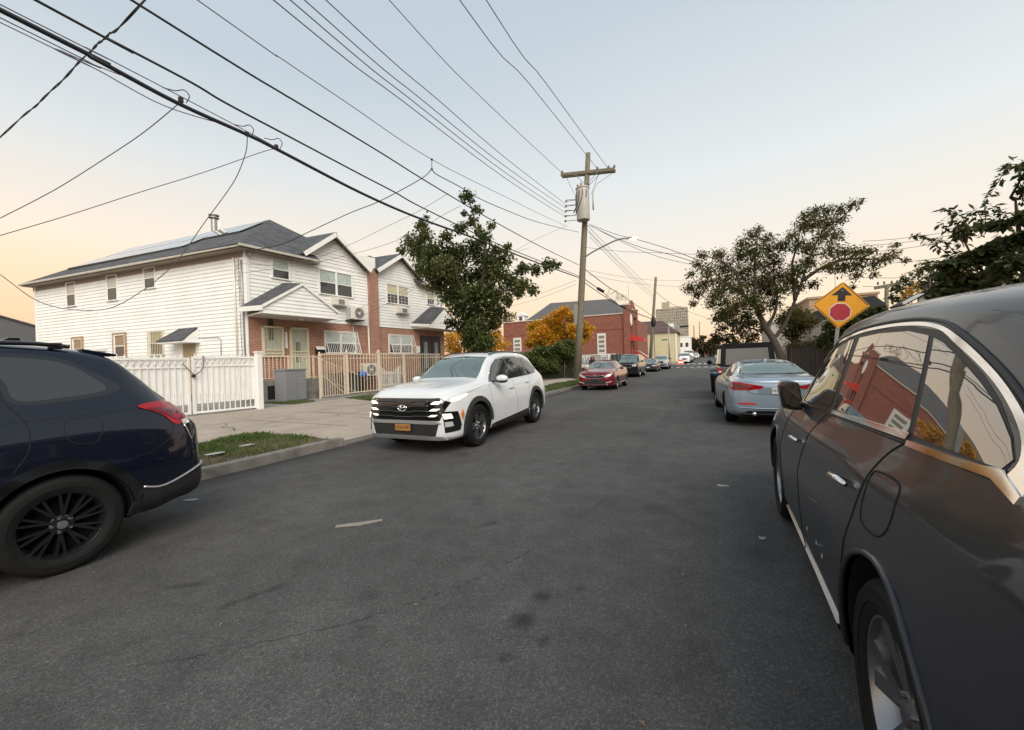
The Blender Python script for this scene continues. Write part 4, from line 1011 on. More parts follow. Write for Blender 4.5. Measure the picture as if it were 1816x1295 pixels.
# bins
t = thing('wheelie_bin','black wheeled bin with a blue bag hanging over its rim behind the iron fence','bin',(-15.85,14.75,.2)); m = MB(); m.prism([(-.25,-.24,.05),(.25,-.24,.05),(.29,-.27,1.0),(-.29,-.27,1.0)],(0,.5,0)); m.build('body', black_plastic, t, bevel=.02); MB().box(-.31,.31,-.30,.30,1.0,1.05).build('lid', black_plastic, t, bevel=.015); MB().lathe([(.0,-.03),(.1,-.03),(.1,.03),(0,.03)],c=(-.24,.2,.1),axis='y',n=14).build('wheel', rubber, t)
o = MB().ball((-15.62,14.85,1.12),(.22,.26,.17),14,9).build('bag', pm('blue_bag',(.03,.16,.62),.35,noise=.2,nscale=12,bump=.6,bscale=14), None, smooth=True); props(o,'bright blue plastic bag on top of the black bin','bag')
t = thing('storage_box','dark grey outdoor storage box behind the iron fence left of the black bin','box',(-15.9,13.9,.2)); MB().box(-.4,.4,-.48,.5,0,.98).build('body', pm('slate_plastic',(.05,.06,.065),.5), t, bevel=.02); MB().box(-.43,.43,-.51,.53,.98,1.05).build('lid', MATS['slate_plastic'], t, bevel=.02)
# motorcycle
t = thing('motorcycle','dark motorcycle parked behind the iron fence beside the brick pier','motorcycle',(-15.7,17.2,.2), R(8)); 
for y,r in ((-.72,.31),(.72,.31)):
    w = MB().lathe([(.20,-.05),(.25,-.06),(.30,-.04),(.31,0),(.30,.04),(.25,.06),(.20,.05)],c=(0,y,.31),axis='x',n=28).build('wheel', rubber, t, smooth=True); q = MB()
    for k in range(10): a = 2*PI*k/10; q.tube([(0,y,.31),(0,y+.2*math.cos(a),.31+.2*math.sin(a))],.006,4)
    q.lathe([(.0,-.05),(.05,-.05),(.05,.05),(0,.05)],c=(0,y,.31),axis='x',n=12); q.build('spokes', alloy, w)
MB().ball((0,.16,.83),(.14,.28,.13),14,8).build('fuel_tank', pm('tank_red',(.10,.012,.012),.25,coat=1.), t, smooth=True); MB().ball((0,-.35,.78),(.13,.36,.07),14,8).build('saddle', black_plastic, t, smooth=True); MB().box(-.13,.13,-.18,.25,.28,.66).build('engine', dark_alloy, t, bevel=.04)
m = MB(); m.tube([(.0,.72,.31),(0,.46,.98)],.03,8); m.tube([(-.33,.33,1.05),(-.15,.45,1.02),(.15,.45,1.02),(.33,.33,1.05)],.014,6); m.tube([(.0,.45,.95),(0,0,.6),(0,-.72,.31)],.025,6); m.build('frame', dark_alloy, t, smooth=True); MB().ball((0,.56,.93),(.09,.09,.09),12,8).build('headlight', chrome, t, smooth=True); MB().tube([(.15,.1,.3),(.16,-.4,.27),(.17,-.9,.34)],.04,10).build('exhaust', chrome, t, smooth=True); MB().tube([(0,.46,.98),(.0,.9,.6)],.02,5).build('mudguard', dark_alloy, t)
# grey roofed neighbour far left
t = thing('neighbour_house','low house with dark grey pitched roof at the far left edge','house',(-50,9.5,0)); m = MB(); m.box(-5,5,-5,5,0,4.0); m.build('wall', pm('slate_wall',(.12,.12,.125),.8), t)
roof_slab('roof', [(-5.6,-5.6,4.0),(5.6,-5.6,4.0),(5.6,0,6.0),(-5.6,0,6.0)], t); roof_slab('roof', [(-5.6,5.6,4.0),(5.6,5.6,4.0),(5.6,0,6.0),(-5.6,0,6.0)], t); m = MB(); m.poly([(5.5,-5.2,4.1),(5.5,5.2,4.1),(5.5,0,5.95)]); m.build('gable', pm('slate_wall',(.12,.12,.125),.8), t)
# ---- grey SUV parked close on the right hand kerb ------------------------------------
def grey_suv():
    t = thing('parked_suv', 'dark grey SUV with chrome window surround parked at the right kerb, close to the viewer', 'car', (1.44,2.87,0), R(-2.1))
    P = paint('graphite', (.032,.034,.040), .4, .33, .03, .55)
    st = [(-2.44,.45,.52,.7,.48,.98,.40,1.04,1.06),(-2.39,.36,.74,.7,.68,1.0,.50,1.12,1.15),(-2.28,.30,.86,.7,.80,1.06,.57,1.22,1.27),(-2.1,.26,.915,.72,.83,1.12,.60,1.36,1.42),
      (-1.9,.24,.935,.74,.835,1.145,.615,1.47,1.54),(-1.6,.22,.945,.75,.825,1.15,.635,1.555,1.635),(-1.0,.2,.945,.75,.82,1.13,.655,1.61,1.70),(-.3,.2,.94,.72,.815,1.11,.66,1.63,1.725),(.2,.2,.94,.72,.81,1.095,.655,1.61,1.71),
      (.45,.2,.94,.72,.81,1.085,.65,1.555,1.655),(.76,.2,.94,.72,.815,1.07,.66,1.43,1.52),(.98,.2,.94,.72,.82,1.06,.69,1.27,1.36),(1.2,.2,.94,.72,.83,1.04,.74,1.10,1.17),(1.45,.2,.94,.70,.84,1.01,.73,1.04,1.09),(1.95,.21,.92,.68,.83,.94,.72,.98,1.02),(2.25,.24,.85,.6,.77,.85,.64,.9,.94),(2.42,.28,.68,.55,.62,.74,.5,.8,.83),(2.49,.34,.45,.5,.42,.66,.35,.72,.74)]
    S = Shell(st, dy=.03, sub=6)
    fy, ry, r = 1.40, -1.34, .375; ar = .43
    S.body('body', P, t, [(fy,r),(ry,r)], ar)
    add_wheels(t, S, fy, ry, r, .25, .262, (5,'split',alloy), ar, .925)
    sill = MB(); 
    # glass
    front = [(.745,1.115),(.60,1.365),(.30,1.487),(-.05,1.537),(-.095,1.535),(-.06,1.145)]
    rear = [(-.20,1.54),(-.5,1.548),(-.82,1.54),(-1.005,1.515),(-1.16,1.19),(-.145,1.155)]
    quart = [(-1.05,1.505),(-1.13,1.485),(-1.25,1.44),(-1.41,1.375),(-1.52,1.325),(-1.63,1.262),(-1.675,1.225),(-1.66,1.20),(-1.20,1.192)]
    for nm,pl in (('front_window',front),('rear_window',rear),('quarter_window',quart)):
        S.skin(nm, mirror_tint, t, 'S', pl, off=.003, res=.06, fit=3, depth=.012)
    back = [(.78,1.09),(.635,1.375),(.32,1.505),(-.1,1.555),(-.5,1.567),(-.83,1.557),(-1.06,1.53),(-1.24,1.46),(-1.40,1.395),(-1.52,1.335),(-1.63,1.265),(-1.675,1.21),(-1.65,1.17)]
    S.skin('window_seal', black_plastic, t, 'S', back, off=.0008, res=.04, depth=.006)
    out = [(.84,1.087),(.68,1.385),(.365,1.513),(-.08,1.568),(-.47,1.581),(-.82,1.573),(-1.05,1.547),(-1.21,1.50),(-1.385,1.431),(-1.53,1.366),(-1.655,1.298),(-1.745,1.232),(-1.775,1.167)]
    inn = [(.80,1.09),(.645,1.375),(.335,1.503),(-.1,1.556),(-.5,1.568),(-.82,1.56),(-1.06,1.532),(-1.22,1.475),(-1.39,1.41),(-1.53,1.347),(-1.65,1.277),(-1.70,1.225),(-1.69,1.185)]
    O2 = smooth_poly(out,4,False); I2 = smooth_poly(inn,4,False)
    S.skin('chrome_surround', chrome, t, 'S', O2+I2[::-1], off=.006, res=.035, depth=.02)
    S.line('window_seal', black_plastic, t, 'S', smooth_poly([(a,b+.012) for a,b in out],3,False), .008, .0, .05)
    S.skin('belt_moulding', chrome, t, 'S', [(.80,1.085),(-.3,1.135),(-1.17,1.172),(-1.18,1.195),(-.3,1.155),(.78,1.105)], off=.008, res=.05, depth=.02)
    S.skin('belt_moulding', chrome, t, 'S', [(-1.19,1.173),(-1.5,1.185),(-1.68,1.198),(-1.775,1.168),(-1.775,1.152),(-1.66,1.175),(-1.45,1.165),(-1.195,1.155)][::1], off=.0095, res=.05, depth=.02)
    S.line('belt_seal', black_plastic, t, 'S', [(.8,1.075),(-.3,1.128),(-1.18,1.162)], .006)
    # door cuts, handles, flap
    gap = dark_void
    S.line('door_gap', gap, t, 'S', smooth_poly([(-.02,1.115),(.06,1.05),(.13,.92),(.13,.75),(.09,.55),(.05,.40),(.03,.28)],5,False), .0045, -.001)
    S.line('door_gap', gap, t, 'S', smooth_poly([(-1.16,1.16),(-1.08,1.11),(-1.04,1.04),(-1.025,.95),(-1.02,.85),(-.985,.72),(-.94,.62)],5,False), .0045, -.001)
    S.line('door_gap', gap, t, 'S', smooth_poly([(.93,1.06),(.97,.9),(.98,.6),(.93,.34)],5,False), .0045, -.001)
    S.line('fuel_flap', gap, t, 'L', smooth_poly([(-1.06,1.02),(-1.10,1.045),(-1.26,1.055),(-1.315,1.03),(-1.335,.94),(-1.29,.885),(-1.16,.868),(-1.09,.90)],4), .0042, -.001, closed=True)
    def handle(yc, zc):
        for sd in (-1,1):
            pts = [(yc-.10,zc+.008),(yc-.05,zc+.012),(yc+.06,zc),(yc+.11,zc-.008)]
            Q = []
            for k,(a,b) in enumerate(pts):
                h,n = S.hit('L' if sd < 0 else 'R', a, b); Q.append(h+n*(.012,.034,.034,.012)[k])
            m = MB(); 
            QS = smooth_poly([tuple(q) for q in Q],4,False)
            m.tube(QS, [.010+.004*math.sin(PI*i/(len(QS)-1)) for i in range(len(QS))], 8)
            m.build('door_handle', chrome, t, smooth=True)
            S.skin('handle_cup', P, t, 'L' if sd < 0 else 'R', smooth_poly([(yc-.06,zc+.04),(yc+.05,zc+.035),(yc+.06,zc-.035),(yc-.05,zc-.03)],4), off=-.004, res=.03, depth=.004)
    handle(.40,.875); handle(-.80,.925)
    S.skin('sill_strip', chrome, t, 'S', [(.85,.285),(-.1,.31),(-.82,.33),(-.82,.305),(-.1,.275),(.85,.25)], off=.012, res=.06, depth=.03)
    S.skin('sill_cladding', black_plastic, t, 'S', [(.95,.25),(-.1,.275),(-.88,.30),(-.86,.22),(.95,.21)], off=.003, res=.06, depth=.02)
    S.line('arch_lip', P, t, 'S', arc(ry,r,ar+.012,-10,182,20), .012, .0, .06)
    S.line('arch_lip', P, t, 'S', arc(fy,r,ar+.012,-5,185,20), .012, .0, .06)
    S.line('bumper_seam', gap, t, 'S', smooth_poly([(ry-.41,.46),(-1.86,.36),(-1.95,.62),(-2.06,.84),(-2.15,.90)],5,False), .004, -.001)
    # lamps, glass front and rear
    S.skin('tail_light', dark_red_lamp, t, 'S', [(-2.02,1.0),(-2.02,1.10),(-2.12,1.14),(-2.30,1.06),(-2.36,.98),(-2.3,.93),(-2.12,.92)], off=.006, res=.05, depth=.02)
    S.skin('headlight', clear_lamp, t, 'S', [(1.75,.82),(1.80,.90),(2.1,.86),(2.32,.76),(2.3,.68),(2.0,.72)], off=.005, res=.06, depth=.02)
    S.skin('windscreen', tint_glass, t, 'F', [(-.62,1.18),(.62,1.18),(.57,1.5),(.5,1.6),(-.5,1.6),(-.57,1.5)], off=.002, res=.08, fit=3)
    S.skin('rear_screen', tint_glass, t, 'B', [(-.6,1.2),(.6,1.2),(.52,1.5),(-.52,1.5)], off=.002, res=.08, fit=3)
    S.skin('grille', gloss_black, t, 'F', rrect(-.45,.45,.5,.74,.06), off=.01, res=.08)
    # mirrors
    for sd in (-1,1):
        m = MB(); m.prism(smooth_poly([(sd*0.825,.64,1.08),(sd*0.840,.64,1.05),(sd*0.935,.64,1.06),(sd*0.955,.64,1.09),(sd*0.970,.64,1.23),(sd*0.945,.64,1.265),(sd*0.865,.64,1.26),(sd*0.840,.64,1.225)],2),(0,.13,0))
        m.build('door_mirror', gloss_black, t, bevel=.018, angle=R(40))
        m = MB(); m.bar((sd*0.755,.72,1.07),(sd*0.865,.71,1.10),.07,.04); m.build('mirror_arm', gloss_black, t, bevel=.01)
        m = MB(); m.prism(smooth_poly([(sd*0.845,.634,1.09),(sd*0.930,.634,1.095),(sd*0.945,.634,1.235),(sd*0.865,.634,1.235)],2),(0,.01,0)); m.build('mirror_glass', gloss_black, t)
    # stone chips along the rear door
    for y,z in ((-.15,.47),(-.42,.5),(-.55,.49)):
        h,n = S.hit('L', y, z); MB().ball(h,(.003,.010,.013),8,6).build('paint_chip', pm('bare_primer',(.40,.40,.39),.6), t, smooth=True)
    return t
grey_suv()

# ---- dark blue SUV on the left, rear quarter in view ---------------------------------
def blue_suv():
    t = thing('parked_suv', 'dark navy SUV with black wheels cut off by the left edge of the photo', 'car', (-5.22,-.135,0), R(180))
    P = paint('navy', (.004,.0062,.0145), .2, .26, .03)
    st = [(-2.36,.40,.50,.6,.46,.86,.40,.93,.95),(-2.32,.34,.70,.6,.66,.92,.50,1.0,1.03),(-2.24,.32,.82,.62,.76,1.0,.56,1.10,1.14),(-2.1,.31,.87,.66,.79,1.07,.58,1.22,1.27),(-1.95,.28,.89,.7,.79,1.12,.57,1.37,1.43),(-1.73,.25,.90,.72,.785,1.17,.56,1.545,1.60),(-1.45,.22,.90,.72,.78,1.19,.56,1.60,1.665),
      (-.8,.2,.90,.72,.775,1.17,.57,1.63,1.695),(0,.2,.90,.7,.77,1.13,.57,1.62,1.69),(.35,.2,.90,.7,.77,1.11,.57,1.56,1.63),(.9,.2,.90,.7,.775,1.08,.60,1.22,1.29),(1.15,.2,.90,.68,.79,1.05,.68,1.07,1.12),(1.7,.21,.89,.66,.80,.98,.7,1.01,1.05),(2.1,.24,.82,.6,.74,.86,.6,.92,.95),(2.26,.28,.66,.55,.6,.74,.5,.8,.82),(2.33,.34,.45,.5,.42,.66,.35,.72,.74)]
    up = lambda z: z if z < 1.2 else 1.2+(z-1.2)*1.15
    st = [(y,zb,w,zw,ws,zs,wt,up(ze),up(zt)) for y,zb,w,zw,ws,zs,wt,ze,zt in st]
    S = Shell(st, dy=.04, sub=5); fy, ry, r, ar = 1.335, -1.335, .36, .415
    S.body('body', P, t, [(fy,r),(ry,r)], ar)
    add_wheels(t, S, fy, ry, r, .225, .245, (10,'swirl',dark_alloy), ar, .895)
    arch_trim(S, t, gloss_black, ry, r, ar-.005, .065, -8, 188); arch_trim(S, t, gloss_black, fy, r, ar-.005, .065)
    S.skin('rear_quarter_window', tint_glass, t, 'S', smooth_poly([(-1.175,1.30),(-1.13,1.43),(-1.06,1.57),(-1.08,1.625),(-1.30,1.61),(-1.47,1.56),(-1.585,1.46),(-1.655,1.38),(-1.62,1.335),(-1.45,1.31)],4), off=.002, res=.06, fit=3)
    S.skin('window_surround', gloss_black, t, 'S', smooth_poly([(-1.16,1.275),(-1.09,1.45),(-1.0,1.60),(-1.05,1.65),(-1.33,1.64),(-1.49,1.585),(-1.60,1.495),(-1.745,1.385),(-1.70,1.32),(-1.5,1.285)],4), off=.001, res=.05, depth=.006)
    S.skin('rear_door_window', tint_glass, t, 'S', [(-1.08,1.27),(-1.0,1.42),(-.90,1.60),(-.2,1.62),(-.2,1.22)], off=.002, res=.07, fit=2)
    S.skin('front_door_window', tint_glass, t, 'S', [(-.12,1.22),(-.12,1.62),(.2,1.56),(.75,1.2),(.72,1.15)], off=.002, res=.07, fit=2)
    gap = dark_void
    S.line('door_gap', gap, t, 'S', smooth_poly([(-.98,1.56),(-1.05,1.41),(-1.12,1.27),(-1.19,1.13),(-1.185,.95),(-1.10,.80)],5,False), .0045, -.001)
    S.line('door_gap', gap, t, 'S', smooth_poly([(-.16,1.2),(-.16,.8),(-.18,.3)],5,False), .0045, -.001)
    S.line('body_crease', gap, t, 'S', smooth_poly([(-.2,1.125),(-.9,1.145),(-1.3,1.155),(-1.6,1.165),(-1.80,1.17)],4,False), .0035, -.002)
    S.line('fuel_flap', gap, t, 'L', smooth_poly([(-1.375,1.11),(-1.42,1.14),(-1.55,1.135),(-1.585,1.06),(-1.555,.965),(-1.50,.937),(-1.41,.96),(-1.375,1.03)],4), .0035, -.001, closed=True)
    S.line('bumper_seam', gap, t, 'S', smooth_poly([(-2.06,1.0),(-2.03,.9),(-1.92,.82),(-1.75,.77)],5,False), .003, -.001)
    # lamps
    tl = smooth_poly([(-1.83,1.185),(-1.92,1.21),(-2.10,1.205),(-2.20,1.13),(-2.18,1.03),(-2.08,1.0),(-2.0,1.09),(-1.92,1.14)],4)
    S.skin('tail_light', red_lamp, t, 'S', tl, off=.008, res=.045, depth=.025)
    S.skin('tail_light_core', dark_red_lamp, t, 'S', smooth_poly([(-1.9,1.165),(-2.08,1.14),(-2.15,1.08),(-2.10,1.04),(-2.0,1.11)],4), off=.012, res=.05, depth=.01)
    S.skin('reverse_lamp', clear_lamp, t, 'S', [(-2.13,1.03),(-2.21,1.05),(-2.20,1.0),(-2.14,.985)], off=.012, res=.04, depth=.015)
    S.line('tail_light_trim', chrome, t, 'S', smooth_poly([(-2.15,.985),(-2.18,.9),(-2.2,.84)],4,False), .008, .004)
    S.skin('bumper_cladding', black_plastic, t, 'S', [(-1.70,.30),(-1.78,.50),(-1.95,.47),(-2.25,.56),(-2.34,.58),(-2.34,.38),(-2.2,.33),(-1.9,.29)], off=.012, res=.06, depth=.03)
    S.line('bumper_strip', pm('satin_silver',(.55,.53,.50),.3,metal=.8), t, 'S', smooth_poly([(-1.80,.515),(-1.95,.485),(-2.22,.575),(-2.31,.60)],4,False), .011, .012)
    S.skin('sill_cladding', black_plastic, t, 'S', [(-.9,.2),(-.9,.34),(.9,.34),(.9,.2)], off=.008, res=.08, depth=.03)
    S.skin('door_handle', gloss_black, t, 'S', smooth_poly([(-1.0,1.02),(-.78,1.04),(-.76,1.0),(-.98,.985)],3), off=.03, res=.05, depth=.03)
    S.skin('windscreen', tint_glass, t, 'F', [(-.55,1.22),(.55,1.22),(.5,1.56),(-.5,1.56)], off=.002, res=.08, fit=3)
    S.skin('rear_screen', tint_glass, t, 'B', [(-.52,1.22),(.52,1.22),(.46,1.5),(-.46,1.5)], off=.002, res=.08, fit=3)
    S.skin('headlight', clear_lamp, t, 'F', [(.35,.78),(.66,.84),(.7,.9),(.5,.88)], off=.006, res=.06); S.skin('headlight', clear_lamp, t, 'F', mirror([(.35,.78),(.66,.84),(.7,.9),(.5,.88)]), off=.006, res=.06)
    # rails and spoiler
    for sd in (-1,1):
        Q = [(sd*.53,y,1.712+.022*math.sin(min(1,max(0,(y+1.5)/.25))*PI/2)*min(1,(.75-y)/.25)) for y in np.linspace(-1.5,.5,24)]
        MB().tube(Q, .017, 8).build('roof_rail', gloss_black, t, smooth=True)
        MB().box(sd*.53-.015,sd*.53+.015,-1.46,-1.38,1.69,1.742).build('rail_foot', gloss_black, t, bevel=.008)
    MB().prism([(-.50,-1.58,1.70),(-.50,-1.80,1.655),(-.50,-1.80,1.635),(-.50,-1.60,1.63)],(1.0,0,0)).build('roof_spoiler', P, t, bevel=.006)
    MB().prism([(-.02,-1.2,1.75),(-.02,-1.38,1.745),(-.02,-1.36,1.81),(-.02,-1.30,1.81)],(.04,0,0)).build('roof_antenna', gloss_black, t, bevel=.006)
blue_suv()

# ---- white SUV, headlights on -----------------------------------------------------------
def white_suv():
    t = thing('white_suv', 'white SUV with its headlights on, black grille and dark wheel arches, at the driveway', 'car', (-4.62,7.53,0), R(181.6))
    P = paint('white', (.66,.67,.68), .0, .25, .01)
    st = [(2.27,.30,.56,.55,.52,.74,.42,.80,.82),(2.24,.25,.70,.55,.66,.80,.52,.895,.915),(2.14,.22,.80,.56,.765,.88,.61,.96,.985),(1.96,.21,.875,.6,.83,.93,.68,1.0,1.03),(1.6,.21,.915,.66,.85,.97,.71,1.04,1.08),(1.15,.2,.925,.7,.84,1.0,.71,1.08,1.12),
      (.95,.2,.925,.7,.83,1.015,.70,1.12,1.16),(.55,.2,.925,.7,.81,1.03,.62,1.37,1.42),(.2,.2,.925,.7,.80,1.05,.575,1.51,1.57),(-.1,.2,.925,.7,.795,1.06,.565,1.56,1.625),(-.7,.2,.925,.7,.79,1.08,.565,1.585,1.655),(-1.3,.21,.925,.72,.79,1.10,.56,1.57,1.64),(-1.75,.23,.92,.72,.79,1.12,.55,1.50,1.57),(-2.0,.26,.90,.72,.79,1.10,.55,1.34,1.40),(-2.18,.30,.86,.7,.77,1.04,.56,1.16,1.20),(-2.28,.34,.78,.68,.70,1.0,.5,1.06,1.08),(-2.34,.40,.55,.64,.5,.88,.4,.94,.96)]
    st = [(y,zb,w,zw,ws,zs*1.02,wt,ze*1.028,zt*1.03) for y,zb,w,zw,ws,zs,wt,ze,zt in st]
    S = Shell(st, dy=.045, sub=5); fy, ry, r, ar = 1.3775, -1.3775, .365, .42
    S.body('body', P, t, [(fy,r),(ry,r)], ar)
    add_wheels(t, S, fy, ry, r, .235, .245, (5,'split',pm('machined_alloy',(.22,.22,.24),.3,metal=.9)), ar, .915)
    clad = pm('grey_cladding', (.028,.028,.029), .6)
    arch_trim(S, t, clad, fy, r, ar-.005, .085, -12, 175, .016); arch_trim(S, t, clad, ry, r, ar-.005, .085, 5, 192, .016)
    S.skin('sill_cladding', clad, t, 'S', [(.92,.2),(.92,.30),(.7,.335),(-.85,.40),(-.92,.34),(-.92,.2)], off=.012, res=.07, depth=.03)
    S.line('sill_strip', pm('satin_silver',(.55,.53,.50),.3,metal=.8), t, 'S', [(.86,.33),(0,.37),(-.85,.415)], .010, .008)
    # side glass
    S.skin('window_surround', gloss_black, t, 'S', [(.80,1.075),(.45,1.36),(.12,1.50),(-.3,1.545),(-.8,1.55),(-1.3,1.525),(-1.62,1.42),(-1.78,1.25),(-1.72,1.17),(-1.2,1.13),(0,1.085)], off=.001, res=.05, depth=.006)
    S.skin('front_door_window', tint_glass, t, 'S', [(.70,1.095),(.42,1.335),(.1,1.475),(-.22,1.515),(-.20,1.10)], off=.003, res=.07, fit=2)
    S.skin('rear_door_window', tint_glass, t, 'S', [(-.30,1.105),(-.32,1.52),(-.8,1.525),(-1.08,1.51),(-1.18,1.145)], off=.003, res=.07, fit=2)
    S.skin('quarter_window', tint_glass, t, 'S', [(-1.25,1.15),(-1.16,1.505),(-1.3,1.495),(-1.58,1.395),(-1.72,1.25),(-1.68,1.18)], off=.003, res=.06, fit=2)
    S.line('window_trim', chrome, t, 'S', smooth_poly([(.62,1.22),(.42,1.375),(.1,1.515),(-.3,1.56),(-.8,1.565),(-1.3,1.54),(-1.63,1.43),(-1.80,1.25)],3,False), .006, .004)
    S.skin('windscreen', green_glass, t, 'F', [(-.64,1.165),(-.3,1.185),(.3,1.185),(.64,1.165),(.57,1.42),(.52,1.555),(0,1.585),(-.52,1.555),(-.57,1.42)], off=.010, res=.06, fit=3)
    S.skin('inspection_sticker', pm('sticker_pale',(.5,.62,.58),.4), t, 'F', [(.50,1.19),(.38,1.19),(.38,1.225),(.50,1.225)], off=.022, res=.1, fit=3, depth=.003)
    S.skin('rear_screen', tint_glass, t, 'B', [(-.54,1.2),(.54,1.2),(.48,1.5),(-.48,1.5)], off=.002, res=.08, fit=3)
    S.skin('roof_panel', gloss_black, t, 'T', rrect(-.40,.40,-.9,.05,.06), off=.003, res=.12, fit=3, depth=.01)
    for sd in (-1,1):
        MB().tube([(sd*.535,y,1.63+.04*min(1,(y+1.75)/.3,(.3-y)/.4)-.05*((y+.6)/1.1)**2) for y in np.linspace(-1.72,.25,22)], .015, 8).build('roof_rail', gloss_black, t, smooth=True)
        m = MB(); m.ball((sd*.985,.60,1.125),(.125,.085,.075),16,10); m.build('door_mirror', P, t, smooth=True)
        m = MB(); m.box(min(sd*.80,sd*.93),max(sd*.80,sd*.93),.60,.68,1.065,1.10); m.build('mirror_arm', gloss_black, t, bevel=.012)
        m = MB(); m.ball((sd*.985,.60,1.085),(.12,.08,.045),14,8); m.build('mirror_underside', gloss_black, t, smooth=True)
    gap = dark_void
    S.line('door_gap', gap, t, 'S', smooth_poly([(.86,1.04),(.88,.9),(.86,.6),(.80,.42)],4,False), .0035, -.001)
    S.line('door_gap', gap, t, 'S', smooth_poly([(-.26,1.09),(-.24,.8),(-.26,.4)],4,False), .0035, -.001)
    S.line('door_gap', gap, t, 'S', smooth_poly([(-1.22,1.12),(-1.15,.98),(-.98,.8),(-.9,.5)],4,False), .0035, -.001)
    S.line('bonnet_gap', gap, t, 'S', smooth_poly([(.95,1.03),(1.4,.985),(1.85,.92),(2.06,.87)],4,False), .0035, -.001)
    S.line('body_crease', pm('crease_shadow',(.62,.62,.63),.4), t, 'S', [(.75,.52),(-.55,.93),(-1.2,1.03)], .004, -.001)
    for yc,zc in ((-.08,.92),(-1.0,.985)):
        S.skin('door_handle', P, t, 'S', smooth_poly([(yc-.11,zc-.012),(yc+.1,zc-.022),(yc+.11,zc+.012),(yc-.1,zc+.022)],3), off=.028, res=.05, depth=.03)
    # front
    S.skin('grille', gloss_black, t, 'F', [(-.80,.83),(-.68,.55),(.68,.55),(.80,.83),(.66,.90),(-.66,.90)], off=.006, res=.06, depth=.03)
    for z in (.62,.70,.78,.85):
        S.line('grille_bar', pm('grille_dark_chrome',(.10,.10,.105),.25,metal=.8), t, 'F', [(-.50,z),(-.22,z),(-.16,z-.015),(.16,z-.015),(.22,z),(.50,z)], .011, .022)
    for sd in (-1,1):
        for z0,z1,x0,x1 in ((.805,.845,.53,.66),(.705,.737,.51,.63),(.615,.642,.49,.60)):
            q = [(x0,z0),(x0+.06,z1),(x1+.05,z1),(x1,z0)]
            q = q if sd > 0 else mirror(q)
            S.skin('daytime_lamp', lit_lamp, t, 'F', q, off=.02, res=.05, depth=.03)
    S.skin('side_lamp', lit_lamp, t, 'S', [(2.10,.835),(2.08,.885),(1.72,.935),(1.70,.915),(1.98,.845)], off=.012, res=.05, depth=.02)
    S.skin('headlight_surround', gloss_black, t, 'S', [(2.20,.36),(2.22,.69),(2.0,.68),(1.93,.46),(1.96,.38)], off=.010, res=.05, depth=.03)
    S.skin('headlight', lit_lamp, t, 'S', [(2.205,.575),(2.215,.655),(2.12,.65),(2.10,.58)], off=.022, res=.04, depth=.02)
    S.skin('fog_lamp', clear_lamp, t, 'S', [(2.2,.45),(2.205,.53),(2.11,.53),(2.09,.46)], off=.02, res=.04, depth=.02)
    S.skin('side_marker', amber_lamp, t, 'S', [(1.90,.70),(1.93,.62),(1.90,.54),(1.87,.62)], off=.02, res=.04, depth=.02)
    S.skin('lower_intake', black_plastic, t, 'F', [(-.66,.50),(-.60,.30),(.60,.30),(.66,.50)], off=.006, res=.06, depth=.02)
    sil = pm('bumper_silver',(.36,.37,.38),.4,metal=.5)
    S.skin('skid_plate', sil, t, 'F', [(-.74,.25),(.74,.25),(.70,.31),(-.70,.31)], off=.02, res=.06, depth=.03)
    S.skin('bumper_trim', sil, t, 'F', [(-.70,.51),(-.62,.545),(.62,.545),(.70,.51),(.60,.495),(-.60,.495)], off=.018, res=.06, depth=.03)
    # emblem: slanted letter in an oval ring
    e = S.hit('F',0,.745)[0]; y0 = e[1]+.03
    el = [(.088*math.cos(a),y0,.745+.046*math.sin(a)) for a in np.linspace(0,2*PI,33)]
    m = MB(); m.tube(el, .009, 6)
    m.tube([(.052,y0,.71),(.030,y0,.78)], .009, 6); m.tube([(-.030,y0,.71),(-.052,y0,.78)], .009, 6); m.tube([(.04,y0,.735),(0,y0,.75),(-.04,y0,.757)], .008, 6)
    m.build('emblem', chrome, t, smooth=True)
    y1 = S.hit('F',0,.46)[0][1]
    MB().box(-.165,.165,y1+.012,y1+.03,.375,.50).build('plate_holder', black_plastic, t, bevel=.004)
    pl = MB().box(-.15,.15,y1+.03,y1+.036,.385,.49).build('number_plate', pm('plate_gold',(.36,.17,.05),.5), t)
    text('lettering','EZG-2190',.062,pl,black_plastic,(0,y1+.038,.437),(R(90),0,R(180)),.001,sx=.95)
    t.scale = (1.03,1.03,1.035)
white_suv()

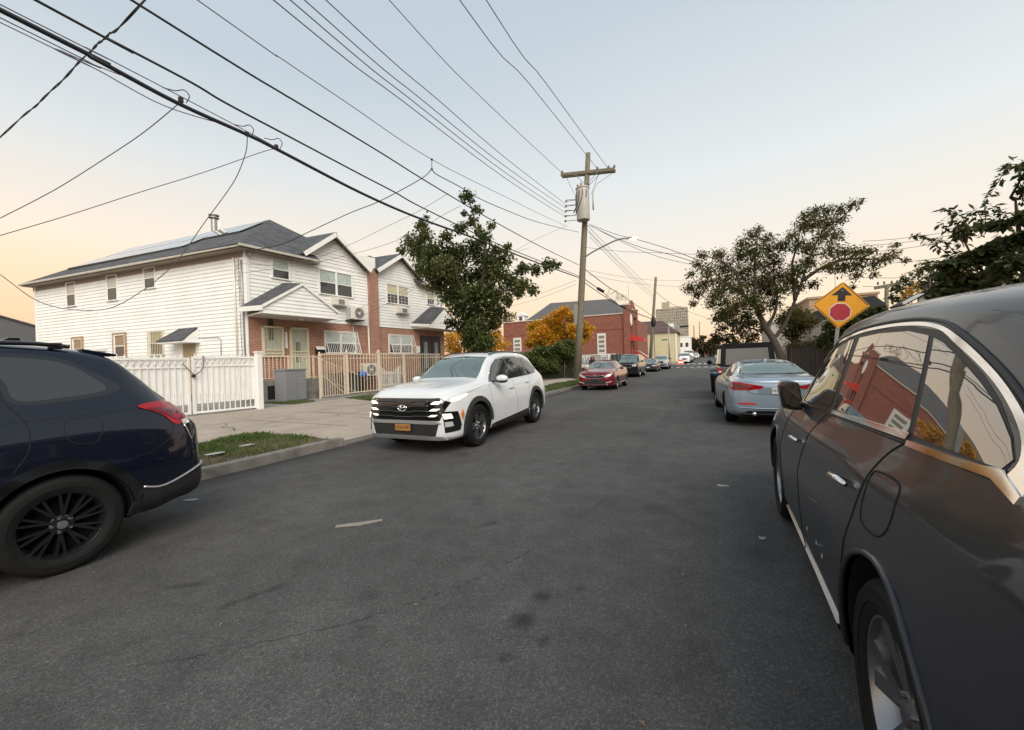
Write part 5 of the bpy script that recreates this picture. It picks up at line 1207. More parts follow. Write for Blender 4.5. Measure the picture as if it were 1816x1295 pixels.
# ---- pale blue coupe, rear in view --------------------------------------------------------
def blue_coupe():
    t = thing('parked_coupe', 'light metallic blue two door coupe seen from behind, with red tail lights', 'car', (1.21,11.69,0), R(2.7))
    P = paint('pale_blue', (.30,.37,.44), .55, .28, .02)
    st = [(-2.39,.42,.56,.62,.52,.84,.45,.90,.92),(-2.35,.32,.76,.62,.70,.89,.56,.965,.985),(-2.24,.25,.85,.62,.79,.925,.64,.99,1.012),(-1.95,.2,.90,.62,.83,.94,.66,1.0,1.03),(-1.68,.19,.912,.62,.82,.95,.64,1.03,1.065),(-1.0,.19,.915,.62,.81,.945,.545,1.235,1.30),(-.5,.19,.905,.62,.80,.935,.525,1.30,1.365),
      (.1,.19,.905,.62,.80,.92,.525,1.305,1.372),(.5,.19,.905,.62,.80,.915,.535,1.25,1.32),(1.1,.19,.905,.62,.81,.905,.60,1.01,1.07),(1.35,.19,.905,.62,.82,.895,.66,.955,.985),(1.85,.2,.88,.6,.79,.83,.62,.88,.915),(2.15,.23,.80,.55,.70,.73,.5,.78,.81),(2.25,.28,.56,.5,.5,.66,.4,.70,.72)]
    S = Shell(st, dy=.05, sub=4); fy, ry, r, ar = 1.405, -1.405, .325, .37
    S.body('body', P, t, [(fy,r),(ry,r)], ar)
    add_wheels(t, S, fy, ry, r, .245, .225, (10,'single',alloy), ar, .905)
    S.skin('rear_screen', pm('rear_glass_green',(.10,.15,.135),.12,spec=.6,coat=.5), t, 'B', [(-.575,1.075),(.575,1.075),(.475,1.285),(0,1.315),(-.475,1.285)], off=.003, res=.06, fit=3)
    S.skin('screen_border', gloss_black, t, 'B', [(-.62,1.055),(.62,1.055),(.505,1.30),(0,1.328),(-.505,1.30)], off=.001, res=.05, depth=.006)
    S.skin('side_window', tint_glass, t, 'S', smooth_poly([(-1.15,1.0),(-.95,1.16),(-.5,1.265),(.1,1.27),(.4,1.22),(.9,1.0),(.85,.965)],3), off=.002, res=.07, fit=3)
    S.line('window_trim', gloss_black, t, 'S', smooth_poly([(.95,.98),(.4,1.25),(.0,1.295),(-.5,1.29),(-.95,1.19),(-1.2,1.01)],3,False), .009, .002)
    S.skin('windscreen', tint_glass, t, 'F', [(-.6,1.05),(.6,1.05),(.49,1.28),(-.49,1.28)], off=.002, res=.08, fit=3)
    # lamps: one shape wraps from the flank onto the tail
    for sd in (-1,1):
        q = [(.28,.845),(.33,.795),(.55,.765),(.80,.765),(.875,.83),(.86,.925),(.70,.925),(.5,.885)]
        q = q if sd > 0 else mirror(q)
        S.skin('tail_light', red_lamp, t, 'B', q, off=.008, res=.04, depth=.03)
        q2 = [(.5,.79),(.74,.795),(.81,.845),(.74,.895),(.55,.865)]; q2 = q2 if sd > 0 else mirror(q2)
        S.skin('tail_light_core', dark_red_lamp, t, 'B', q2, off=.012, res=.04, depth=.01)
        q3 = [(.42,.475),(.70,.475),(.76,.51),(.60,.52),(.42,.505)]; q3 = q3 if sd > 0 else mirror(q3)
        S.skin('bumper_reflector', pm('reflector_red',(.5,.05,.05),.3), t, 'B', q3, off=.006, res=.05)
        m = MB(); m.lathe([(.035,-.05),(.042,0),(.036,.004),(.034,-.04),(0,-.04)], c=(sd*.45,-2.37,.285), axis='y', n=16)
        m2 = MB(); m2.tube([(sd*.45,-2.2,.285),(sd*.45,-2.40,.285)],.04,14); m2.build('exhaust_tip', chrome, t, smooth=True)
        m = MB(); m.ball((sd*.97,.62,1.0),(.11,.07,.06),14,8); m.build('door_mirror', paint('mirror_navy',(.05,.07,.10)), t, smooth=True)
        MB().box(min(sd*.8,sd*.9),max(sd*.8,sd*.9),.61,.67,.96,.985).build('mirror_arm', gloss_black, t)
    gap = dark_void
    S.line('boot_gap', gap, t, 'B', smooth_poly([(-.80,1.0),(-.70,.95),(-.62,.86),(-.57,.76),(-.42,.69),(0,.675),(.42,.69),(.57,.76),(.62,.86),(.70,.95),(.80,1.0)],4,False), .004, -.001)
    S.line('boot_crease', P, t, 'B', smooth_poly([(-.60,.935),(-.3,.915),(.3,.915),(.60,.935)],3,False), .009, .0)
    S.skin('boot_recess_shade', pm('shaded_body_blue',(.24,.30,.36),.4,metal=.4,coat=.5), t, 'B', [(-.36,.68),(-.42,.82),(.42,.82),(.36,.68)], off=.001, res=.06, depth=.004)  # flat patch; the recess shade is put into a darker body blue
    S.line('bumper_strip', P, t, 'B', smooth_poly([(-.78,.42),(-.4,.40),(.4,.40),(.78,.42)],3,False), .012, .0)
    S.skin('rear_diffuser', black_plastic, t, 'B', [(-.72,.27),(-.55,.35),(.55,.35),(.72,.27),(.6,.22),(-.6,.22)], off=.006, res=.06, depth=.02)
    S.line('bumper_seam', gap, t, 'S', smooth_poly([(-2.2,.86),(-1.9,.80),(-1.72,.6)],4,False), .0035, -.001)
    S.line('door_gap', gap, t, 'S', smooth_poly([(-.62,.95),(-.60,.7),(-.5,.35)],4,False), .0035, -.001)
    S.line('body_crease', P, t, 'S', [(.9,.78),(-1.5,.82),(-2.1,.86)], .006, .0)
    yb = S.hit('B',0,.90)[0][1]
    m = MB(); m.lathe([(0,0),(.041,0),(.041,-.012),(0,-.012)], c=(0,yb-.002,.895), axis='y', n=28); em = m.build('emblem', gloss_black, t)
    m = MB(); m.lathe([(.028,-.013),(.041,-.013),(.041,-.016),(.028,-.016)], c=(0,yb-.002,.895), axis='y', n=28); m.build('ring', chrome, em)
    for q,(a0,mt) in enumerate(((0,pm('emblem_blue',(.05,.22,.55),.3)),(90,white_paint),(180,MATS['emblem_blue']),(270,white_paint))):
        a = [(0,yb-.0155,.895)]+[(.027*math.cos(R(a0+9*k)),yb-.0155,.895+.027*math.sin(R(a0+9*k))) for k in range(11)]
        MB().poly(a).build('quadrant', mt, em)
    yp = S.hit('B',0,.75)[0][1]
    pl = MB().box(-.155,.155,yp-.016,yp-.008,.69,.81).build('number_plate', pm('plate_white',(.66,.65,.6),.5), t, bevel=.003)
    text('lettering','ERN-4173',.075,pl,pm('plate_navy',(.02,.03,.09),.5),(0,yp-.018,.752),(R(90),0,0),.001,sx=.92)
    MB().prism([(-.012,-.72,1.345),(-.012,-.90,1.315),(-.012,-.88,1.385),(-.012,-.84,1.39)],(.024,0,0)).build('roof_antenna', P, t, bevel=.004)
    S.skin('headlight', clear_lamp, t, 'S', [(1.7,.7),(2.1,.66),(2.15,.6),(1.9,.62)], off=.004, res=.06)
blue_coupe()

# ---- dark grey boxy off-roader ------------------------------------------------------------
def offroader():
    t = thing('parked_offroader', 'dark boxy off-roader with black hardtop parked in front of the pale blue coupe', 'car', (1.17,16.85,0), R(1.5))
    P = paint('gunmetal', (.10,.105,.108), .4, .35, .02)
    blk = pm('hardtop_black', (.008,.008,.009), .6, spec=.2)
    b = MB(); b.box(-.79,.79,-2.05,.62,.48,1.13); b.box(-.72,.72,.62,2.0,.55,1.10); b.build('body', P, t, bevel=.05)
    MB().prism([(-.74,-2.03,1.13),(-.70,-1.95,1.80),(-.66,-1.88,1.845),(-.66,.10,1.85),(-.68,.3,1.80),(-.74,.72,1.13)],(0.02,0,0)).build('hardtop_side', blk, t)
    MB().prism([(.72,-2.03,1.13),(.68,-1.95,1.80),(.64,-1.88,1.845),(.64,.10,1.85),(.66,.3,1.80),(.72,.72,1.13)],(.02,0,0)).build('hardtop_side', blk, t)
    MB().prism([(-.70,-1.96,1.80),(-.64,-1.88,1.86),(.64,-1.88,1.86),(.70,-1.96,1.80)],(0,0,-.03)).build('hardtop', blk, t)
    MB().box(-.70,.70,-1.93,.16,1.80,1.865).build('hardtop', blk, t, bevel=.03)
    # rear wall of the hardtop with its window
    m = MB(); m.bar((-.70,-2.03,1.13),(-.655,-1.95,1.82),.15,.05,(0,1,0)); m.bar((.70,-2.03,1.13),(.655,-1.95,1.82),.15,.05,(0,1,0)); m.bar((-.7,-1.955,1.79),(.7,-1.955,1.79),.05,.17); m.bar((-.72,-2.03,1.15),(.72,-2.03,1.15),.05,.06); m.build('hardtop_frame', blk, t, bevel=.012)
    MB().prism([(-.64,-2.03,1.17),(.64,-2.03,1.17),(.60,-1.965,1.74),(-.60,-1.965,1.74)],(0,.012,0)).build('rear_screen', pm('smoke_glass',(.13,.125,.12),.1,spec=.6,coat=.5), t)
    MB().prism([(-.6,.74,1.13),(.6,.74,1.13),(.56,.3,1.76),(-.56,.3,1.76)],(0,.012,0)).build('windscreen', tint_glass, t)
    for sd in (-1,1):
        MB().prism([(sd*.755,-1.9,1.2),(sd*.72,-1.84,1.7),(sd*.72,-1.0,1.72),(sd*.755,-1.0,1.2)],(sd*.006,0,0)).build('side_window', tint_glass, t)
        MB().prism([(sd*.757,-.9,1.2),(sd*.722,-.9,1.72),(sd*.722,.15,1.72),(sd*.757,.55,1.2)],(sd*.006,0,0)).build('side_window', tint_glass, t)
        MB().box(min(sd*.72,sd*.86),max(sd*.72,sd*.86),-2.10,-1.99,.90,1.08).build('tail_light', red_lamp, t, bevel=.012)
        MB().box(min(sd*.745,sd*.835),max(sd*.745,sd*.835),-2.115,-2.09,.92,.99).build('reverse_lamp', clear_lamp, t, bevel=.008)
        m = MB(); m.ball((sd*1.0,.55,1.24),(.10,.05,.09),12,8); m.build('door_mirror', blk, t, smooth=True)
        MB().bar((sd*.78,.58,1.15),(sd*.95,.56,1.2),.04).build('mirror_arm', blk, t)
        for y in (-1.40,1.45):
            P0 = arc(y,.40,.52,20,160,10)+arc(y,.40,.44,160,20,10)
            MB().prism([(sd*.74,a,b2) for a,b2 in P0],(sd*.20,0,0)).build('wheel_flare', blk, t)
            wheel(t, sd*.80, y, .40, .25, .23, (5,'wide',dark_alloy), sd)
    MB().box(-.85,.85,-2.22,-2.06,.50,.66).build('bumper', blk, t, bevel=.03)
    MB().box(-.09,.09,-2.05,-2.0,1.16,1.235).build('brake_light', red_lamp, t, bevel=.008)
    MB().ball((.05,-2.2,.98),(.37,.12,.37),24,10).build('spare_wheel', rubber, t, smooth=True)
    MB().box(-.8,.8,1.95,2.12,.5,.66).build('bumper', blk, t, bevel=.03)
    for x in (-.22,-.14,-.06,.02,.10,.18): MB().box(x,x+.05,2.0,2.02,.75,1.03).build('grille_slot', dark_void, t)
    for sd in (-1,1): MB().lathe([(0,0),(.09,0),(.09,.02),(0,.03)],c=(sd*.42,2.0,.9),axis='y',n=18).build('headlight', clear_lamp, t)
offroader()
# ---- cars farther along the street ----------------------------------------------------
def sedan_st(L=4.85, w=.915, h=1.455):
    k = L/4.85; v = h/1.455; a = w/.915
    S0 = [(2.42,.30,.55,.5,.5,.66,.42,.71,.73),(2.37,.24,.74,.52,.68,.74,.55,.80,.82),(2.22,.20,.85,.58,.78,.82,.62,.87,.89),(1.8,.2,.905,.62,.83,.90,.68,.94,.97),(1.3,.2,.915,.64,.83,.95,.68,1.0,1.03),(1.05,.2,.915,.64,.825,.96,.66,1.05,1.10),(.35,.2,.915,.64,.81,.985,.56,1.32,1.39),(-.1,.2,.915,.64,.805,.995,.545,1.385,1.455),(-.7,.2,.915,.64,.80,1.005,.545,1.36,1.435),(-1.5,.21,.91,.66,.81,1.02,.60,1.12,1.18),(-1.75,.22,.90,.66,.81,1.02,.64,1.04,1.09),(-2.2,.27,.84,.66,.77,.98,.62,1.01,1.035),(-2.38,.34,.72,.62,.66,.90,.5,.95,.97),(-2.43,.42,.5,.6,.48,.82,.4,.88,.9)]
    return [(y*k,zb,w0*a,zw*v,ws*a,zs*v,wt*a,ze*v,zt*v) for y,zb,w0,zw,ws,zs,wt,ze,zt in S0]
def suv_st(L=4.9, w=.97, h=1.80):
    k = L/4.9; v = h/1.80; a = w/.97
    S0 = [(2.45,.34,.66,.7,.62,.98,.55,1.06,1.08),(2.40,.28,.86,.7,.82,1.06,.68,1.12,1.14),(2.2,.25,.93,.72,.88,1.10,.74,1.15,1.18),(1.5,.24,.965,.74,.90,1.15,.76,1.19,1.22),(1.15,.24,.97,.75,.90,1.17,.74,1.24,1.28),(.55,.24,.97,.75,.885,1.19,.68,1.62,1.70),(.2,.24,.97,.75,.88,1.2,.67,1.71,1.79),(-1.0,.24,.97,.75,.875,1.22,.67,1.73,1.81),(-1.9,.25,.965,.75,.87,1.22,.66,1.70,1.78),(-2.25,.28,.93,.75,.85,1.2,.63,1.55,1.62),(-2.40,.34,.86,.75,.78,1.16,.56,1.25,1.3),(-2.46,.40,.6,.7,.56,1.0,.45,1.08,1.1)]
    return [(y*k,zb,w0*a,zw*v,ws*a,zs*v,wt*a,ze*v,zt*v) for y,zb,w0,zw,ws,zs,wt,ze,zt in S0]
def van_st(L=5.3, w=1.0, h=2.1):
    k = L/5.3; v = h/2.1; a = w/1.0
    S0 = [(2.65,.36,.66,.7,.62,.98,.55,1.06,1.08),(2.58,.30,.88,.7,.84,1.06,.7,1.12,1.14),(2.2,.28,.98,.8,.90,1.18,.78,1.28,1.31),(1.95,.27,1.0,.8,.92,1.22,.8,1.40,1.44),(1.25,.27,1.0,.8,.92,1.3,.78,1.95,2.03),(.9,.27,1.0,.8,.93,1.3,.78,2.02,2.09),(-2.3,.28,1.0,.8,.93,1.3,.78,2.02,2.09),(-2.55,.3,.98,.8,.92,1.3,.76,1.98,2.05),(-2.65,.36,.9,.8,.85,1.25,.7,1.9,1.95)]
    return [(y*k,zb,w0*a,zw*v,ws*a,zs*v,wt*a,ze*v,zt*v) for y,zb,w0,zw,ws,zs,wt,ze,zt in S0]

def red_sedan():
    t = thing('red_sedan', 'dark red sedan parked nose towards us beside the utility pole', 'car', (-4.85,21.45,0), R(181.0), None)
    P = paint('red', (.16,.008,.014), .35, .25, .03)
    S = Shell(sedan_st(4.85,.915,1.455), dy=.06, sub=4); fy, ry, r, ar = 1.40,-1.395,.325,.375
    S.body('body', P, t, [(fy,r),(ry,r)], ar)
    add_wheels(t, S, fy, ry, r, .225, .22, (10,'single',alloy), ar, .90)
    S.skin('windscreen', green_glass, t, 'F', [(-.60,1.05),(0,1.075),(.60,1.05),(.50,1.34),(0,1.385),(-.50,1.34)], off=.003, res=.08, fit=3)
    S.skin('roof_panel', gloss_black, t, 'T', rrect(-.5,.5,-1.0,.15,.08), off=.002, res=.14, fit=3, depth=.008)
    S.skin('side_window', tint_glass, t, 'S', smooth_poly([(.95,1.02),(.3,1.32),(-.1,1.365),(-.8,1.345),(-1.3,1.17),(-1.35,1.06),(-.2,1.03)],3), off=.002, res=.09, fit=3)
    S.line('window_trim', chrome, t, 'S', smooth_poly([(1.0,1.03),(.3,1.345),(-.1,1.395),(-.8,1.37),(-1.35,1.17)],3,False), .009, .003)
    S.skin('grille', gloss_black, t, 'F', smooth_poly([(-.43,.71),(-.40,.62),(0,.60),(.40,.62),(.43,.71),(0,.69)],3), off=.012, res=.05, depth=.02)
    S.line('grille_surround', chrome, t, 'F', smooth_poly([(-.45,.72),(-.41,.61),(0,.585),(.41,.61),(.45,.72),(0,.70)],3), .011, .012, closed=True)
    for sd in (-1,1):
        q = [(.47,.69),(.52,.63),(.66,.66),(.83,.79),(.78,.81),(.6,.75)]; q = q if sd > 0 else mirror(q)
        S.skin('headlight', clear_lamp, t, 'F', q, off=.01, res=.05, depth=.025)
        q = [(.50,.34),(.78,.42),(.80,.46),(.55,.40)]; q = q if sd > 0 else mirror(q)
        S.skin('fog_lamp', clear_lamp, t, 'F', q, off=.012, res=.05, depth=.02)
        m = MB(); m.ball((sd*.99,.62,1.04),(.11,.075,.07),12,8); m.build('door_mirror', P, t, smooth=True)
        MB().box(min(sd*.8,sd*.92),max(sd*.8,sd*.92),.62,.68,1.0,1.025).build('mirror_arm', P, t)
    S.skin('lower_intake', black_plastic, t, 'F', [(-.60,.46),(-.5,.32),(.5,.32),(.60,.46),(.3,.50),(-.3,.50)], off=.006, res=.06, depth=.02)
    S.line('splitter', chrome, t, 'F', [(-.62,.28),(.62,.28)], .008, .004)
    S.skin('plate_bracket', black_plastic, t, 'F', rrect(-.16,.16,.46,.58,.015), off=.022, res=.08, depth=.03)
    y0 = S.hit('F',0,.765)[0]; m = MB(); m.tube([(.055*math.cos(a),y0[1]+.012,.765+.025*math.sin(a)) for a in np.linspace(0,2*PI,21)],.006,5); m.build('emblem', chrome, t)
    S.line('bonnet_gap', dark_void, t, 'F', smooth_poly([(-.78,.82),(-.5,.765),(0,.74),(.5,.765),(.78,.82)],3,False), .004)
    S.line('door_gap', dark_void, t, 'S', [(.92,.98),(.9,.4)], .004); S.line('door_gap', dark_void, t, 'S', [(-.18,1.02),(-.2,.35)], .004)
    S.line('sill_strip', chrome, t, 'S', [(.9,.3),(-.9,.33)], .010, .006)
    for yc in (-.05,-1.0): S.skin('door_handle', P, t, 'S', rrect(yc-.1,yc+.1,.885,.915,.012), off=.025, res=.06, depth=.03)
red_sedan()

def street_car(name, label, cat, x, y, rz, kind, pnt, dims, group=None, lit=False, detail=1, facing=True):
    t = thing(name, label, cat, (x,y,gz(y)), R(rz), group)
    if gz(y+1) > gz(y-1): t.rotation_euler = (R(.945)*(1 if abs(rz) < 90 else -1), 0, R(rz))
    st = {'sedan':sedan_st,'suv':suv_st,'van':van_st}[kind](*dims)
    L,w,h = dims; S = Shell(st, dy=.14 if detail else .25, sub=3 if detail else 2)
    wb = L*.585; r = .36 if kind != 'sedan' else .325; ar = r+.05; fy = wb/2+(.05 if kind != 'van' else .2); ry = -wb/2
    S.body('body', pnt, t, [(fy,r),(ry,r)], ar)
    for yy in (fy,ry):
        for sd in (1,-1): wheel(t, sd*(w-.13), yy, r, .23, r-.12, (5,'wide',alloy), sd)
        MB().lathe([(0,-w+.2),(ar,-w+.2),(ar,w-.2),(0,w-.2)], c=(0,yy,r), axis='x', n=14).build('wheel_well', dark_void, t)
    zb = {'sedan':1.06/1.455*h,'suv':1.24/1.8*h,'van':1.46/2.1*h}[kind]; zt = {'sedan':1.36/1.455*h,'suv':1.66/1.8*h,'van':1.92/2.1*h}[kind]
    a = w/.95; xb,xt = {'sedan':(.58,.48),'suv':(.70,.62),'van':(.76,.74)}[kind]
    S.skin('windscreen', green_glass, t, 'F', [(-xb*a,zb),(xb*a,zb),(xt*a,zt),(-xt*a,zt)], off=.006, res=.14, fit=3)
    if kind == 'sedan': sw = [(.85,zb-.02),(.25,zt-.05),(-.8,zt-.05),(-1.3,zb-.01)]
    elif kind == 'suv': sw = [(1.0,zb+.02),(.55,zt-.06),(-2.0,zt-.06),(-2.2,zb+.02)]
    else: sw = [(1.85,zb-.02),(1.35,zt-.05),(.5,zt-.05),(.5,zb-.05)]
    S.skin('side_window', tint_glass, t, 'S', [(p[0]*L/4.9,p[1]) for p in sw], off=.006, res=.16, fit=2)
    S.skin('rear_screen', tint_glass, t, 'B', [(-xb*a*.95,zb+.02),(xb*a*.95,zb+.02),(xt*a*.95,zt-.05),(-xt*a*.95,zt-.05)], off=.006, res=.16, fit=3)
    gzc = {'sedan':.66,'suv':.92,'van':.9}[kind]; gh = {'sedan':.07,'suv':.13,'van':.12}[kind]
    S.skin('grille', gloss_black, t, 'F', rrect(-.40*a,.40*a,gzc-gh,gzc+gh,.03), off=.012, res=.1, depth=.03)
    S.line('grille_surround', chrome, t, 'F', rrect(-.42*a,.42*a,gzc-gh-.015,gzc+gh+.015,.04,2), .014, .01, closed=True)
    for sd in (-1,1):
        q = [(.50*a,gzc-gh*.5),(.80*a,gzc-gh*.3),(.82*a,gzc+gh*1.1),(.50*a,gzc+gh*.9)]; q = q if sd > 0 else mirror(q)
        S.skin('headlight', lit_lamp if lit else clear_lamp, t, 'F', q, off=.012, res=.08, depth=.03)
        q = [(.62*a,gzc),(.80*a,gzc),(.80*a,gzc+.16),(.62*a,gzc+.14)]; q = q if sd > 0 else mirror(q)
        S.skin('tail_light', red_lamp, t, 'B', q, off=.01, res=.1, depth=.02)
        m = MB(); m.ball((sd*(w+.08),fy-.75,zb-.02),(.11,.07,.09),10,6); m.build('door_mirror', gloss_black, t, smooth=True)
        MB().bar((sd*(w-.12),fy-.72,zb-.05),(sd*(w+.02),fy-.73,zb-.04),.05).build('mirror_arm', gloss_black, t)
    S.skin('lower_intake', black_plastic, t, 'F', [(-.6*a,.42),(-.55*a,.31),(.55*a,.31),(.6*a,.42)], off=.008, res=.12, depth=.02)
    S.skin('number_plate', pm('plate_white',(.66,.65,.6),.5), t, 'F', rrect(-.15,.15,.45,.55,.01), off=.03, res=.1, depth=.04)
    return t, S
pb = paint('black',(.010,.010,.012),.2,.22); pdk = paint('charcoal',(.03,.032,.036),.4,.3); psl = paint('silver',(.42,.43,.45),.6,.3); pw2 = paint('white_van',(.72,.72,.71),0,.35)
gl = 'cars parked along the left kerb'
street_car('black_suv','large black SUV with chrome grille parked behind the dark red sedan','car',-5.75,35.3,180,'suv',pb,(5.1,1.0,1.90),gl)
street_car('dark_sedan','dark sedan with glossy bonnet parked between the black SUV and the silver pickup','car',-5.6,48.0,180,'sedan',pdk,(4.8,.92,1.48),gl)
def pickup():
    t = thing('silver_pickup','silver pickup truck parked just before the crosswalk on the left','pickup',(-5.25,57.6,0),R(180),gl)
    st = [(2.85,.42,.70,.75,.66,1.0,.6,1.08,1.10),(2.78,.36,.92,.75,.88,1.08,.74,1.14,1.16),(2.4,.34,.98,.8,.92,1.12,.80,1.17,1.2),(1.5,.34,1.0,.8,.93,1.2,.80,1.24,1.27),(1.2,.34,1.0,.8,.93,1.22,.78,1.32,1.36),(.6,.34,1.0,.8,.92,1.24,.7,1.74,1.82),(.3,.34,1.0,.8,.92,1.24,.69,1.80,1.88),(-.6,.34,1.0,.8,.92,1.24,.69,1.78,1.86),(-.72,.34,1.0,.8,.93,1.22,.8,1.30,1.32),(-2.7,.40,1.0,.8,.95,1.22,.86,1.28,1.29),(-2.85,.46,.96,.8,.92,1.2,.84,1.26,1.27)]
    S = Shell(st, dy=.1, sub=3); r = .40; ar = .47
    S.body('body', psl, t, [(1.85,r),(-1.75,r)], ar)
    for yy in (1.85,-1.75):
        for sd in (1,-1): wheel(t, sd*.86, yy, r, .26, .24, (5,'wide',alloy), sd)
        MB().lathe([(0,-.78),(ar,-.78),(ar,.78),(0,.78)], c=(0,yy,r), axis='x', n=14).build('wheel_well', dark_void, t)
        arch_trim(S, t, black_plastic, yy, r, ar-.005, .07)
    S.skin('windscreen', green_glass, t, 'F', [(-.74,1.34),(.74,1.34),(.64,1.74),(-.64,1.74)], off=.006, res=.12, fit=3)
    S.skin('side_window', tint_glass, t, 'S', [(1.05,1.27),(.62,1.68),(-.55,1.68),(-.6,1.27)], off=.006, res=.12, fit=2)
    S.skin('grille', gloss_black, t, 'F', rrect(-.42,.42,.82,1.06,.04), off=.014, res=.1, depth=.03)
    S.line('grille_surround', chrome, t, 'F', rrect(-.44,.44,.80,1.08,.05,2), .016, .012, closed=True)
    S.line('grille_bar', chrome, t, 'F', [(-.42,.94),(.42,.94)], .016, .016); S.line('grille_bar', chrome, t, 'F', [(0,.82),(0,1.06)], .014, .016)
    for sd in (-1,1):
        q = [(.52,.86),(.84,.88),(.84,1.06),(.52,1.04)]; q = q if sd > 0 else mirror(q); S.skin('headlight', clear_lamp, t, 'F', q, off=.014, res=.08, depth=.03)
        m = MB(); m.ball((sd*1.14,.95,1.36),(.12,.07,.12),10,6); m.build('door_mirror', black_plastic, t, smooth=True)
        MB().bar((sd*.9,.95,1.28),(sd*1.08,.95,1.32),.05).build('mirror_arm', black_plastic, t)
    S.skin('bumper', chrome, t, 'F', rrect(-.85,.85,.52,.70,.04), off=.03, res=.12, depth=.06)
pickup()
street_car('white_van','white passenger van with dark windscreen parked beyond the crosswalk on the left','van',-3.6,86.0,180,'van',pw2,(5.6,1.0,2.15),gl,detail=0)
street_car('parked_sedan','dark blue sedan parked behind the white passenger van','car',-3.1,93.5,180,'sedan',paint('dusk_blue',(.04,.06,.10),.4,.3),(4.7,.92,1.48),gl,detail=0)
street_car('box_van','tall white delivery van in the far row of parked cars','van',-3.4,105,180,'van',pw2,(6.0,1.05,2.7),gl,detail=0)
street_car('parked_sedan','silver sedan parked behind the tall white delivery van','car',-2.7,121,180,'sedan',psl,(4.7,.92,1.48),gl,detail=0)
street_car('parked_hatchback','white hatchback parked third from the end of the far left row','car',-2.4,134,180,'suv',pw2,(4.5,.92,1.6),gl,detail=0)
street_car('parked_sedan','grey sedan parked last but one in the far left row','car',-2.1,148,180,'sedan',pdk,(4.7,.92,1.48),gl,detail=0)
street_car('parked_suv','maroon SUV parked last in the far left row','car',-1.8,163,180,'suv',paint('maroon',(.10,.02,.02),.3,.3),(4.7,.95,1.7),gl,detail=0)
street_car('red_car','bright red car crossing the far end of the street','car',2.4,186,90,'sedan',paint('bright_red',(.42,.03,.025),.1,.3),(4.8,.92,1.5),detail=0)
street_car('parked_suv','beige SUV parked in the lot behind the chain link fence, left of the utility pole','car',-12.2,37.0,-70,'suv',paint('beige',(.42,.38,.32),.3,.35),(4.8,.95,1.7),'cars in the fenced lot',detail=0)

street_car('parked_sedan','mauve grey car in the fenced lot seen over the dark red sedan','car',-11.6,42.5,165,'sedan',paint('mauve',(.30,.20,.22),.4,.3),(4.7,.92,1.5),'cars in the fenced lot',detail=0)
LEFT_TREE = [(-9.22,15.03,8.89,0.41),(-9.07,15.58,8.47,0.31),(-9.55,15.27,8.29,0.19),(-9.39,15.69,8.02,0.35),(-9.12,15.73,7.58,0.31),(-7.88,14.72,7.26,0.24),(-8.2,14.62,6.8,0.42),(-10.31,16.11,7.97,0.41),(-10.41,15.07,7.35,0.4),(-11.45,15.02,8.4,0.17),(-12.79,16.39,8.64,0.46),(-11.86,15.45,7.7,0.52),(-13.26,16.11,7.74,0.65),(-13.38,15.46,7.23,0.28),(-12.44,15.75,7.08,0.8),(-10.98,14.87,6.72,0.65),(-10.78,15.74,6.83,0.66),(-10.39,16.16,6.87,0.58),(-9.34,15.54,6.9,0.46),(-9.28,15.93,6.51,0.7),(-8.28,15.81,6.54,0.44),(-7.16,14.72,6.28,0.23),(-7.93,15.96,6.19,0.51),(-8.38,15.66,5.92,0.66),(-11.47,15.14,6.03,0.83),(-10.21,14.66,5.83,0.77),(-10.49,16.16,6.32,0.58),(-12.15,15.45,6.11,0.44),(-11.54,15.89,5.55,0.77),(-10.87,16.18,5.66,0.84),(-9.6,15.89,5.59,0.63),(-9.19,16.26,5.61,0.78),(-7.91,15.31,5.4,0.57),(-7.64,16.04,5.05,0.65),(-6.83,15.4,5.47,0.41),(-6.58,16.28,5.55,0.38),(-5.92,16.18,5.7,0.4),(-5.04,14.78,5.25,0.18),(-6.61,14.84,4.67,0.46),(-6.22,14.99,4.43,0.32),(-7.43,16.34,4.61,0.29),(-10.61,15.39,4.67,0.65),(-10.18,15.73,4.81,0.8),(-8.96,15.14,4.59,0.81),(-8.34,15.51,4.58,0.8),(-7.59,15.29,4.22,0.42),(-10.04,15.23,4.05,0.63),(-9.52,15.65,3.92,0.85),(-8.6,15.65,3.84,0.74),(-8.37,16.23,3.88,0.38),(-10.8,15.83,3.48,0.42),(-10.26,16.27,3.33,0.66),(-9.45,16.14,3.2,0.78),(-8.86,16.38,3.38,0.47),(-9.67,15.81,2.57,0.55),(-8.52,14.89,2.42,0.5),(-9.57,16.15,2.17,0.48)]
LEFT_LIMBS = [[(-9.1,15.5,2.27),(-9.15,15.5,3.07),(-9.2,15.5,3.87),(-9.09,15.5,4.66),(-8.76,15.5,5.41),(-8.66,15.5,6.06),(-8.7,15.5,6.85),(-9.06,15.5,7.51),(-9.19,15.5,8.2),(-9.47,15.5,9.05)],[(-9.13,15.5,3.73),(-9.88,15.5,4.61),(-10.66,15.5,5.51),(-11.47,15.5,6.31),(-12.04,15.5,7.39),(-12.09,15.5,8.32)],[(-9.1,15.5,4.39),(-8.32,15.5,4.97),(-7.44,15.5,5.25),(-6.74,15.5,5.41),(-5.93,15.5,5.43),(-5.41,15.5,5.45)],[(-9.2,15.5,3.87),(-10.02,15.5,5.16),(-10.31,15.5,6.02),(-10.61,15.5,6.82),(-10.75,15.5,7.53)],[(-8.76,15.5,5.41),(-8.14,15.5,5.99),(-7.61,15.5,6.49)],[(-9.11,15.5,4.26),(-8.04,15.5,4.55),(-7.04,15.5,4.7),(-6.43,15.5,4.5)],[(-8.65,15.5,6.19),(-8.41,15.5,6.68),(-8.38,15.5,7.52)]]
